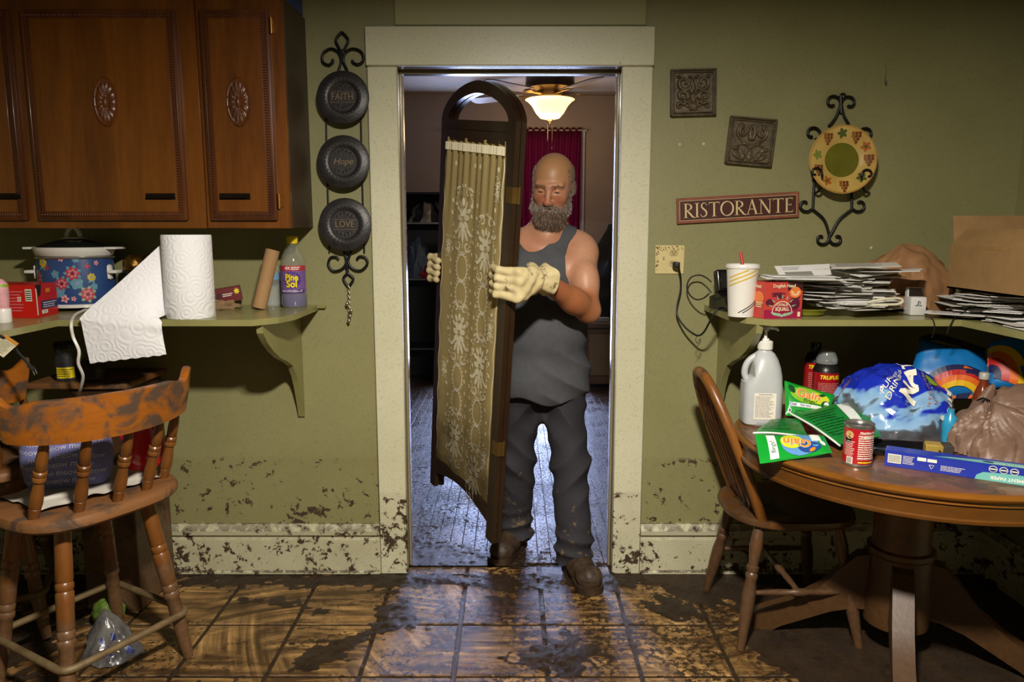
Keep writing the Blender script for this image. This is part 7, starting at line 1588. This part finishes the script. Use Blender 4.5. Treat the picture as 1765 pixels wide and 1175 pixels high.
# ------------------------------------------------------------------ the man
def skin_mat():
    s = NT('sun_weathered_skin'); a = s.n('ShaderNodeAttribute', attribute_name='tint'); sep = s.n('ShaderNodeSeparateColor'); s.l(a.outputs['Color'], sep.inputs[0]); co = s.coords('obj')
    col = s.mix(sep.outputs[0], lin('#c99474'), lin('#a5663f')); col = s.mix(sep.outputs[1], col, lin('#a8503c')); col = s.mix(sep.outputs[2], col, lin('#b4865a'))
    col = s.mix(s.math('MULTIPLY', s.ramp(s.noise(co, 120, 4), [(0.5, 0.0), (0.75, 1.0)]), 0.22), col, lin('#84503a'))
    s.setp(Base_Color=col, Roughness=0.46, Subsurface_Weight=0.12, Subsurface_Radius=(0.010, 0.004, 0.002)); s.b.inputs['Subsurface Scale'].default_value = 0.6
    s.bump(s.noise(co, 260, 3), 0.12, 0.002); return s.m
M_SKIN = skin_mat()
HO = np.array((0.166, 3.058, 1.602)); RH = np.array((Matrix.Rotation(math.radians(-13), 3, 'Z') @ Matrix.Rotation(math.radians(4), 3, 'Y') @ Matrix.Rotation(math.radians(18), 3, 'X')))
def hd(x, y, z): return tuple(HO + RH @ np.array((x, y, z)))
def hlocal(P): return (P-HO) @ RH
def head_prims(S, grow=0.0):
    g = grow
    S.ell(hd(0, 0.014, 0.036), (0.0815+g, 0.099+g, 0.088+g), 0.02, R=RH); S.ell(hd(0, -0.022, -0.035), (0.070+g, 0.071+g, 0.085+g), 0.04, R=RH); S.ell(hd(0, -0.045, -0.088), (0.048+g, 0.046+g, 0.036+g), 0.03, R=RH)
def face_prims(S):
    for s in (-1, 1):
        S.ell(hd(s*0.038, -0.064, -0.030), (0.025, 0.022, 0.024), 0.025, R=RH)
        S.cone(hd(s*0.012, -0.090, 0.020), hd(s*0.048, -0.076, 0.022), 0.0095, 0.009, 0.016)     # brow
        S.ell(hd(s*0.031, -0.100, 0.000), (0.016, 0.013, 0.009), 0.010, 'sub', RH)                # socket
        S.ell(hd(s*0.031, -0.0785, -0.001), (0.0150, 0.0125, 0.0115), 0.004, R=RH)                # lid over the eye
        S.cone(hd(s*0.018, -0.089, -0.016), hd(s*0.044, -0.080, -0.015), 0.0055, 0.005, 0.010)     # bag under the eye
        S.ell(hd(s*0.0135, -0.104, -0.045), (0.0095, 0.011, 0.0085), 0.007, R=RH)
        S.ell(hd(s*0.0795, 0.018, -0.012), (0.010, 0.021, 0.032), 0.006, R=RH); S.ell(hd(s*0.089, 0.012, -0.010), (0.006, 0.011, 0.018), 0.006, 'sub', RH)
    S.cone(hd(0, -0.090, 0.012), hd(0, -0.117, -0.038), 0.0095, 0.0125, 0.014); S.ell(hd(0, -0.118, -0.042), (0.0125, 0.0105, 0.0095), 0.008, R=RH)
    S.cone(hd(-0.02, -0.094, -0.080), hd(0.02, -0.094, -0.080), 0.008, 0.008, 0.008)
    for k, z in enumerate((0.050, 0.060)): S.cone(hd(-0.03+0.01*k, -0.099+0.008*k, z), hd(0.034, -0.098+0.008*k, z-0.001), 0.0022, 0.0022, 0.004, 'sub')
SHL, SHR = (0.288, 3.085, 1.352), (-0.030, 3.105, 1.352)
ELL_, WRL = (0.298, 2.905, 1.112), (0.108, 2.706, 1.246)
def pv(u, v, w=0.0): return tuple(pl(u, v, w))
ELR, WRR = (-0.135, 3.29, 1.12), pv(-S_L+0.055, 0.80, -0.155)
def torso(S, g=0.0, belly=0.0):
    S.ell((0.130, 3.110, 1.235), (0.182+g, 0.118+g, 0.185+g), 0.05); S.ell((0.132, 3.085+0.0, 1.00), (0.178+g, 0.142+g+belly, 0.19+g), 0.06); S.ell((0.135, 3.105, 0.83), (0.178+g, 0.128+g, 0.135+g), 0.06)
    S.cone((0.015, 3.125, 1.375), (0.255, 3.110, 1.372), 0.056+g, 0.056+g, 0.05); S.cone((0.14, 3.13, 1.40), (0.155, 3.10, 1.47), 0.075+g, 0.06+g, 0.05)
    for s in (-1, 1): S.ell((0.13+s*0.085, 3.015, 1.255), (0.085+g, 0.045+g, 0.07+g), 0.05)
HIPL, KNL, ANL = (0.215, 3.105, 0.80), (0.243, 3.005, 0.45), (0.258, 2.935, 0.10); HIPR, KNR, ANR = (0.050, 3.115, 0.80), (0.020, 3.130, 0.44), (0.018, 3.175, 0.10)
S = SDF(uneven(-0.46, 0.44, 0.009, (0.07, 0.262), 0.003), uneven(2.62, 3.45, 0.009, (2.925, 3.18), 0.003), uneven(0.06, 1.76, 0.009, (1.40, 1.735), 0.003))
torso(S)
for h, k, a in ((HIPL, KNL, ANL), (HIPR, KNR, ANR)): S.cone(h, k, 0.072, 0.050, 0.04); S.cone(k, a, 0.050, 0.038, 0.03)
for sh, el, wr in ((SHL, ELL_, WRL), (SHR, ELR, WRR)):
    sh, el, wr = np.array(sh), np.array(el), np.array(wr)
    S.ell(tuple(sh+np.array((0.008*np.sign(sh[0]-0.13), -0.004, -0.016))), (0.058, 0.060, 0.070), 0.04); S.cone(sh+(el-sh)*0.15, el, 0.057, 0.046, 0.035); S.ell(tuple(sh+(el-sh)*0.55+np.array((0.0, -0.012, 0))), (0.050, 0.052, 0.075), 0.03)
    S.cone(el, el+(wr-el)*0.35, 0.045, 0.047, 0.025); S.cone(el+(wr-el)*0.3, wr, 0.047, 0.030, 0.03); S.ell(tuple(el-0.015*(wr-el)/np.linalg.norm(wr-el)), (0.036, 0.038, 0.038), 0.02)
S.cone((0.150, 3.125, 1.385), hd(0, 0.030, -0.070), 0.064, 0.060, 0.045); S.cone((0.145, 3.06, 1.40), hd(0, -0.01, -0.10), 0.045, 0.04, 0.04)
head_prims(S); face_prims(S)
P, F = S.mesh()
t = thing('person', 'bald bearded man in a grey tank top carrying the lace room divider', 'person', (0.13, 3.05, 0.0))
mb = sdf_mb(P, F, M_SKIN); me_o = part('body', mb, t, world=True, smooth=80)
def sm(a, b, x): q = np.clip((x-a)/(b-a), 0, 1); return q*q*(3-2*q)
L = hlocal(P); el, wr = np.array(ELL_), np.array(WRL)
tq = np.clip(((P-el)@(wr-el))/np.dot(wr-el, wr-el), -0.5, 1.5); dq = np.linalg.norm(P-(el+(wr-el)*np.clip(tq, 0, 1)[:, None]), axis=1)
arm = sm(0.11, 0.05, dq)*sm(-0.35, 0.15, tq); head = sm(-0.17, -0.12, L[:, 2])*sm(0.16, 0.12, np.abs(L[:, 0]))*(P[:, 2] > 1.42)
red = np.maximum.reduce([np.exp(-((np.abs(L[:, 0])-0.040)/0.022)**2-((L[:, 2]+0.034)/0.022)**2)*(L[:, 1] < -0.03), np.exp(-(L[:, 0]/0.014)**2-((L[:, 2]+0.036)/0.022)**2)*(L[:, 1] < -0.08), 0.35*sm(1.46, 1.38, P[:, 2])*sm(0.16, 0.08, np.abs(P[:, 0]-0.12))*(P[:, 1] < 3.08)*(P[:, 2] > 1.2)])
top = sm(0.02, 0.06, L[:, 2])*(P[:, 2] > 1.5)
colr = np.stack([np.clip(arm+0.35*head, 0, 1), np.clip(red*0.6, 0, 1), np.clip(top*0.8, 0, 1), np.ones(len(P))], 1)
ca = me_o.data.color_attributes.new('tint', 'FLOAT_COLOR', 'POINT'); ca.data.foreach_set('color', colr.astype(np.float32).ravel())
# eyes, brows, stubble, beard
mb = MB(mat('eye_shadow_lash', '#2a1810', 0.7))
for s in (-1, 1): mb.tube([hd(s*0.031+dx, -0.0915+26*dx*dx, -0.0045-7*dx*dx) for dx in np.linspace(-0.0115, 0.0115, 9)], [0.0008, 0.0016, 0.0019, 0.0021, 0.0021, 0.0021, 0.0019, 0.0016, 0.0008], 6)
part('eyelash', mb, t, world=True)
def strands(surf_P, surf_N, n, length, rad, seed, grav, mats, jit=0.5):
    r = np.random.RandomState(seed); mb = MB(mats[0])
    for m_ in mats[1:]: mb.use(m_)
    idx = r.randint(0, len(surf_P), n)
    for q in idx:
        p = surf_P[q]+r.normal(scale=0.0012, size=3); d = surf_N[q]*0.6+r.normal(scale=jit*0.5, size=3)+np.array(grav); d /= np.linalg.norm(d); d2 = d+np.array(grav)*0.8; d2 /= np.linalg.norm(d2); L_ = length*r.uniform(0.6, 1.3)
        a = Vector(p); b = a+Vector(d)*L_*0.5; c = b+Vector(d2)*L_*0.5; mb.cur = r.randint(0, len(mats)); u = Vector(d).orthogonal()*rad; w = Vector(d).cross(u).normalized()*rad
        mb.add([a+u, a-u*0.5+w*0.86, a-u*0.5-w*0.86, b+u*0.8, b-u*0.4+w*0.7, b-u*0.4-w*0.7, c], [(0, 1, 4, 3), (1, 2, 5, 4), (2, 0, 3, 5), (3, 4, 6), (4, 5, 6), (5, 3, 6)])
    return mb
def normals(P, F):
    N = np.zeros_like(P); fn = np.cross(P[F[:, 2]]-P[F[:, 0]], P[F[:, 3]]-P[F[:, 1]])
    for k in range(4): np.add.at(N, F[:, k], fn)
    return N/(np.linalg.norm(N, axis=1)[:, None]+1e-9)
M_B1, M_B2, M_B3 = mat('beard_grey', '#b3a99c', 0.7, var=0.2, vs=60), mat('beard_brown', '#6a4c36', 0.7, var=0.2, vs=60), mat('beard_dark', '#38281e', 0.8, var=0.2, vs=60)
S2 = SDF(np.arange(0.04, 0.30, 0.003), np.arange(2.86, 3.16, 0.003), np.arange(1.36, 1.66, 0.003), 0.05)
for s in (-1, 1):
    S2.cone(hd(s*0.069, -0.008, -0.015), hd(s*0.058, -0.045, -0.080), 0.009, 0.020, 0.01); S2.cone(hd(s*0.058, -0.045, -0.080), hd(s*0.022, -0.080, -0.118), 0.020, 0.030, 0.02)
    S2.cone(hd(0.0, -0.1035, -0.058), hd(s*0.030, -0.092, -0.070), 0.0095, 0.0085, 0.006); S2.cone(hd(s*0.030, -0.092, -0.070), hd(s*0.040, -0.080, -0.10), 0.0095, 0.016, 0.01)
S2.ell(hd(0, -0.080, -0.118), (0.046, 0.034, 0.040), 0.02, R=RH); S2.ell(hd(0, -0.112, -0.0775), (0.019, 0.018, 0.0055), 0.006, 'sub', RH)
S2.cut(lambda X, Y, Z: waves(X, Y, Z, 0.0022, 260, 5, 8), 'add'); Pb, Fb = S2.mesh()
bd = part('beard', sdf_mb(Pb, Fb, mat('beard_undercoat', '#77655a', 0.8, var=0.2, vs=60)), t, world=True, smooth=80)
Lb = hlocal(Pb); Nb = normals(Pb, Fb); chin = (Lb[:, 2] < -0.082) & (np.abs(Lb[:, 0]) < 0.065)
part('beard_hair', strands(Pb[chin], Nb[chin], 4200, 0.016, 0.00055, 1, (0, -0.15, -0.9), [M_B1, M_B1, M_B1, M_B1, M_B2]), bd, world=True, smooth=0, kind='stuff')
part('moustache_hair', strands(Pb[~chin], Nb[~chin], 2600, 0.010, 0.0005, 2, (0, -0.1, -0.8), [M_B2, M_B1, M_B1, M_B2]), bd, world=True, smooth=0, kind='stuff')
front_ = (np.abs(np.abs(L[:, 0])-0.032) < 0.022) & (np.abs(L[:, 2]-0.0225-0.10*np.abs(np.abs(L[:, 0])-0.028)*-1) < 0.0045) & (L[:, 1] < -0.06) & (P[:, 2] > 1.5)
Nn = normals(P, F); part('eyebrows', strands(P[front_], Nn[front_], 330, 0.0055, 0.00045, 3, (0.25, -0.1, -0.35), [mat('brow_pale', '#8a6a4c', 0.7)]), t, world=True, smooth=0, kind='stuff')
side = (np.abs(L[:, 0]) > 0.052) & (L[:, 2] > -0.035) & (L[:, 2] < 0.075-0.35*np.maximum(0, 0.072-np.abs(L[:, 0]))) & (L[:, 1] > -0.052+0.25*np.maximum(0, L[:, 2])) & (P[:, 2] > 1.5)
part('cropped_hair', strands(P[side], Nn[side], 5200, 0.0042, 0.0004, 4, (0, 0.1, -0.3), [M_B3, M_B3, M_B1]), t, world=True, smooth=0, kind='stuff')
# tank top
S3 = SDF(np.arange(-0.13, 0.40, 0.005), np.arange(2.86, 3.30, 0.005), np.arange(0.66, 1.50, 0.005), 0.10)
torso(S3, 0.009, 0.012); S3.ell((0.135, 3.09, 0.80), (0.196, 0.150, 0.16), 0.05)
def fold_shirt(X, Y, Z):
    k = np.clip((1.12-Z)/0.3, 0, 1); side_ = np.clip((X-0.13)/0.14, -1, 1)
    rd = lambda a: 1-2*np.abs(np.sin(a)); return -0.0075*k*rd(30*(Z+0.45*X)+4*X)*np.clip(0.35+side_, 0, 1)*np.clip((1.0-Z)/0.1, 0, 1) - 0.003*k*rd(waves(X, Y, Z, 1.0, 10, 21, 4)) + waves(X, Y, Z, 0.0020, 34, 8, 5)
S3.cut(fold_shirt, 'add')
S3.cut(lambda X, Y, Z: (0.722+0.018*np.sin(X*24+1)+0.012*np.sin(Y*20))-Z)
def neckline(X, Y, Z):     # scooped neck (front deep, back shallow) and arm holes
    dx = (X-0.078)/np.where(X > 0.078, 0.135, 0.085); zf = np.where(Y < 3.10, 1.336, 1.40); sc = Z-(zf+0.135*np.abs(dx)**2.2); inside = np.where(np.abs(dx) < 1.12, sc, -1)
    r_ = 0.205-np.sqrt(((Z-1.345)/0.62)**2+((Y-3.09)/0.85)**2)*0.62; hx = np.interp(Z, [1.15, 1.175, 1.20, 1.25, 1.32, 1.37, 1.41, 1.44], [0.36, 0.275, 0.235, 0.214, 0.212, 0.232, 0.262, 0.272])
    ah = np.where(Z > 1.165, np.maximum(X-hx, -X-0.030+(0.212-hx)), -1); return np.maximum(inside, ah)*0.7
S3.cut(neckline); Ps, Fs = S3.mesh()
M_TANK = mat('grey_tank_cotton', '#55565a', 0.85, var=0.08, vs=30, bump=0.2, bs=350, spec=0.2); part('tank_top', sdf_mb(Ps, Fs, M_TANK), t, world=True, smooth=60)
# trousers
S4 = SDF(np.arange(-0.12, 0.42, 0.006), np.arange(2.80, 3.34, 0.006), np.arange(0.045, 0.86, 0.006), 0.10)
S4.ell((0.135, 3.105, 0.79), (0.180, 0.138, 0.13), 0.05)
for h, k, a, sd in ((HIPL, KNL, ANL, 1), (HIPR, KNR, ANR, 2)):
    h, k, a = np.array(h), np.array(k), np.array(a); S4.cone(h+np.array((0, 0, -0.02)), k, 0.094, 0.078, 0.035); S4.cone(k, a+np.array((0, 0, 0.05)), 0.078, 0.074, 0.03); S4.cone(a+np.array((0, 0, 0.05)), a+np.array((0.0, 0, -0.012)), 0.076, 0.080, 0.01)
S4.cone((0.130, 3.10, 0.70), (0.130, 3.10, 0.66), 0.06, 0.05, 0.04)
def fold_tr(X, Y, Z):
    leg = np.where(X > 0.13, 1.0, -1.0); ank = np.clip((0.24-Z)/0.12, 0, 1); kn = np.exp(-((Z-0.43)/0.13)**2); hp_ = np.exp(-((Z-0.66)/0.09)**2)
    rd = lambda a: 1-2*np.abs(np.sin(a)); return -(0.0085*ank*rd(48*Z+9*X*leg+4*Y)+0.0075*kn*rd(27*Z-24*(X-0.13)*leg+4.5)+0.008*hp_*rd(20*Z+27*(X-0.13)*leg)) - 0.004*rd(waves(X, Y, Z, 1.0, 9, 12, 5)) + waves(X, Y, Z, 0.0025, 30, 3, 6)
S4.cut(fold_tr, 'add'); S4.cut(lambda X, Y, Z: 0.058+0.006*np.sin(X*60)-Z); Pt, Ft = S4.mesh()
def trouser_mat():
    s = NT('muddy_charcoal_trousers'); co = s.coords('world'); z = s.z()[2]; col = s.mix(s.noise(co, 9, 4), lin('#2b292d'), lin('#37343a'))
    k = s.ramp(s.math('ADD', s.noise(co, 26, 6, 0.7), s.mrange(z, 0.05, 0.75, 0.10, -0.06)), [(0.64, 0.0), (0.72, 0.8)]); col = s.mix(k, col, lin('#75603f'))
    s.setp(Base_Color=col, Roughness=0.8); s.b.inputs['Specular IOR Level'].default_value = 0.25; s.bump(s.noise(co, 300, 2), 0.2, 0.002); return s.m
part('trousers', sdf_mb(Pt, Ft, trouser_mat()), t, world=True, smooth=60)
# boots
M_BOOT = mat('muddy_boot_leather', '#2c2017', 0.55, c2='#4a3826', vs=35, bump=0.9, bs=60); M_SOLE = mat('muddy_boot_sole', '#2a1f15', 0.5, c2='#443322', vs=25, bump=0.6, bs=60)
for heel, toe, ank, lb in (((0.243, 2.985), (0.322, 2.748), ANL, 1), ((0.040, 3.225), (-0.070, 3.015), ANR, 2)):
    h, e = np.array(heel), np.array(toe); d = (e-h)/np.linalg.norm(e-h); n_ = np.array((-d[1], d[0])); lo, hi = np.minimum(h, e)-0.09, np.maximum(h, e)+0.09; L_ = np.linalg.norm(e-h)
    def pt(s, w, z): q = h+d*s+n_*w; return (q[0], q[1], z)
    B = SDF(np.arange(lo[0], hi[0], 0.005), np.arange(lo[1], hi[1], 0.005), np.arange(0.018, 0.22, 0.005), 0.08)
    B.cone(pt(0.035, 0, 0.055), pt(0.115, 0, 0.060), 0.040, 0.044, 0.03); B.cone(pt(0.115, 0, 0.058), pt(L_-0.05, 0.004, 0.048), 0.046, 0.046, 0.03); B.ell(pt(L_-0.048, 0.004, 0.050), (0.052, 0.052, 0.040), 0.02); B.cone(pt(0.055, 0, 0.07), (ank[0], ank[1], 0.19), 0.046, 0.050, 0.03)
    for k in range(3): B.cone(pt(0.12+0.024*k, -0.028, 0.098-0.010*k), pt(0.12+0.024*k, 0.028, 0.098-0.010*k), 0.006, 0.006, 0.006)
    B.cut(lambda X, Y, Z: waves(X, Y, Z, 0.0018, 90, 6, 6), 'add'); B.cut(lambda X, Y, Z: 0.024-Z); Pq, Fq = B.mesh(); bo = part('boot', sdf_mb(Pq, Fq, M_BOOT), t, world=True, smooth=70)
    out = [(-0.012, 0.0), (0.0, 0.034), (0.04, 0.043), (0.10, 0.040), (0.16, 0.050), (L_-0.04, 0.056), (L_-0.005, 0.044), (L_+0.012, 0.015)]; poly = out+[(a_, -b_) for a_, b_ in out[::-1] if b_ > 0]
    poly = [(p.x, p.y) for p in catmull([(a_, b_, 0) for a_, b_ in poly], 4, True)]; sm_ = MB(M_SOLE); sm_.prism(poly, 0.027, lambda u, v, w: Vector(pt(u, v, 0.0035+w))); part('sole', sm_, bo, world=True, smooth=30)
# gloves
def glove_mat():
    s = NT('tan_leather_glove'); co = s.coords('obj'); col = s.mix(s.noise(co, 16, 4), lin('#c4af78'), lin('#dccda2')); k = s.ramp(s.noise(co, 24, 6, 0.65), [(0.57, 0.0), (0.66, 0.85)]); col = s.mix(k, col, lin('#4a3618'))
    s.setp(Base_Color=col, Roughness=0.7); s.bump(s.math('ADD', s.noise(co, 60, 5), s.noise(co, 220, 3)), 0.35, 0.003); return s.m
M_GLV = glove_mat()
def glove(wr, kn, pip, tip, thumb, lo, hi, cuff0, cuff1):
    G = SDF(np.arange(lo[0], hi[0], 0.003), np.arange(lo[1], hi[1], 0.003), np.arange(lo[2], hi[2], 0.003), 0.05); wr = np.array(wr)
    for i in range(4):
        k, p, e = np.array(kn[i]), np.array(pip[i]), np.array(tip[i]); w0 = wr+(k-np.mean(np.array(kn), 0))*0.45
        G.cone(w0, k, 0.026, 0.0195, 0.020)
        G.cone(k, p, 0.0170, 0.0150, 0.010); G.cone(p, e, 0.0150, 0.0128, 0.006)
    G.cone(wr+(np.array(thumb[0])-wr)*0.3, thumb[0], 0.022, 0.020, 0.012); G.cone(thumb[0], thumb[1], 0.019, 0.015, 0.006); G.cone(thumb[1], thumb[2], 0.015, 0.0125, 0.003)
    G.cut(lambda X, Y, Z: waves(X, Y, Z, 0.0022, 120, 9, 7), 'add'); Pg, Fg = G.mesh(); g = part('glove', sdf_mb(Pg, Fg, M_GLV), t, world=True, smooth=70)
    a, b = Vector(cuff0), Vector(cuff1); ax = (b-a).normalized(); u = ax.orthogonal().normalized(); w = ax.cross(u); L_ = (b-a).length; mb = MB(M_GLV)
    prof = [(0, 0.030), (0.12, 0.034), (0.25, 0.033), (0.35, 0.037), (0.7, 0.050), (1.0, 0.060), (1.0, 0.056), (0.6, 0.046), (0.3, 0.034)]
    def cf_(i, j):
        q = 2*PI*i; f = j*(len(prof)-1); k = min(int(f), len(prof)-2); s_ = prof[k][0]+(prof[k+1][0]-prof[k][0])*(f-k); r_ = prof[k][1]+(prof[k+1][1]-prof[k][1])*(f-k); wv = 1+0.07*s_*math.sin(5*q+1)+0.04*math.sin(9*q)*(1-abs(s_-0.25))
        return a+ax*(L_*s_+0.006*math.sin(3*q)*s_)+(u*math.cos(q)+w*math.sin(q))*r_*wv
    mb.grid(cf_, 40, 24, cu=True); part('cuff', mb, g, world=True, smooth=60)
V0 = 0.888
zoff = (0.044, 0.016, -0.012, -0.039)
tips = [pv(PW-0.030+0.004*i, V0+0.006+z, TF/2+0.018) for i, z in enumerate(zoff)]
kns = [(0.030-0.004*abs(i-1), 2.618+0.004*i, 1.228+z*1.08) for i, z in enumerate(zoff)]
pips = [pv(PW+0.040-0.002*i, V0+0.008+z*1.04, TF/2+0.030) for i, z in enumerate(zoff)]
thm = [pv(PW+S_R+0.045, V0+0.045, -0.055), pv(PW+S_R+0.02, V0+0.060, -0.090), pv(PW+S_R-0.025, V0+0.065, -0.100)]
glove((0.086, 2.676, 1.244), kns, pips, tips, thm, (-0.12, 2.54, 1.13), (0.19, 2.84, 1.34), (0.078, 2.668, 1.245), (0.126, 2.722, 1.243))
V1 = 0.840
tips = [pv(-0.002-0.003*i, V1+z, TF/2+0.016) for i, z in enumerate(zoff)]
pips = [pv(-S_L-0.016, V1+z*1.03, TF/2+0.022) for i, z in enumerate(zoff)]
kns = [pv(-S_L-0.036+0.003*abs(i-1), V1+z*1.08, -0.034) for i, z in enumerate(zoff)]
thm = [pv(-S_L+0.03, V1+0.05, -0.135), pv(-S_L+0.06, V1+0.06, -0.125), pv(-S_L+0.09, V1+0.065, -0.122)]
wr2 = pv(-S_L+0.020, V1-0.025, -0.125); c1 = np.array(wr2)+(np.array(ELR)-np.array(wr2))/np.linalg.norm(np.array(ELR)-np.array(wr2))*0.085
c0 = np.array(wr2)
lo = np.minimum.reduce([np.array(q) for q in tips+kns+thm+[wr2]])-0.05; hi = np.maximum.reduce([np.array(q) for q in tips+kns+thm+[wr2]])+0.05
glove(wr2, kns, pips, tips, thm, lo, hi, tuple(c0), tuple(c1))
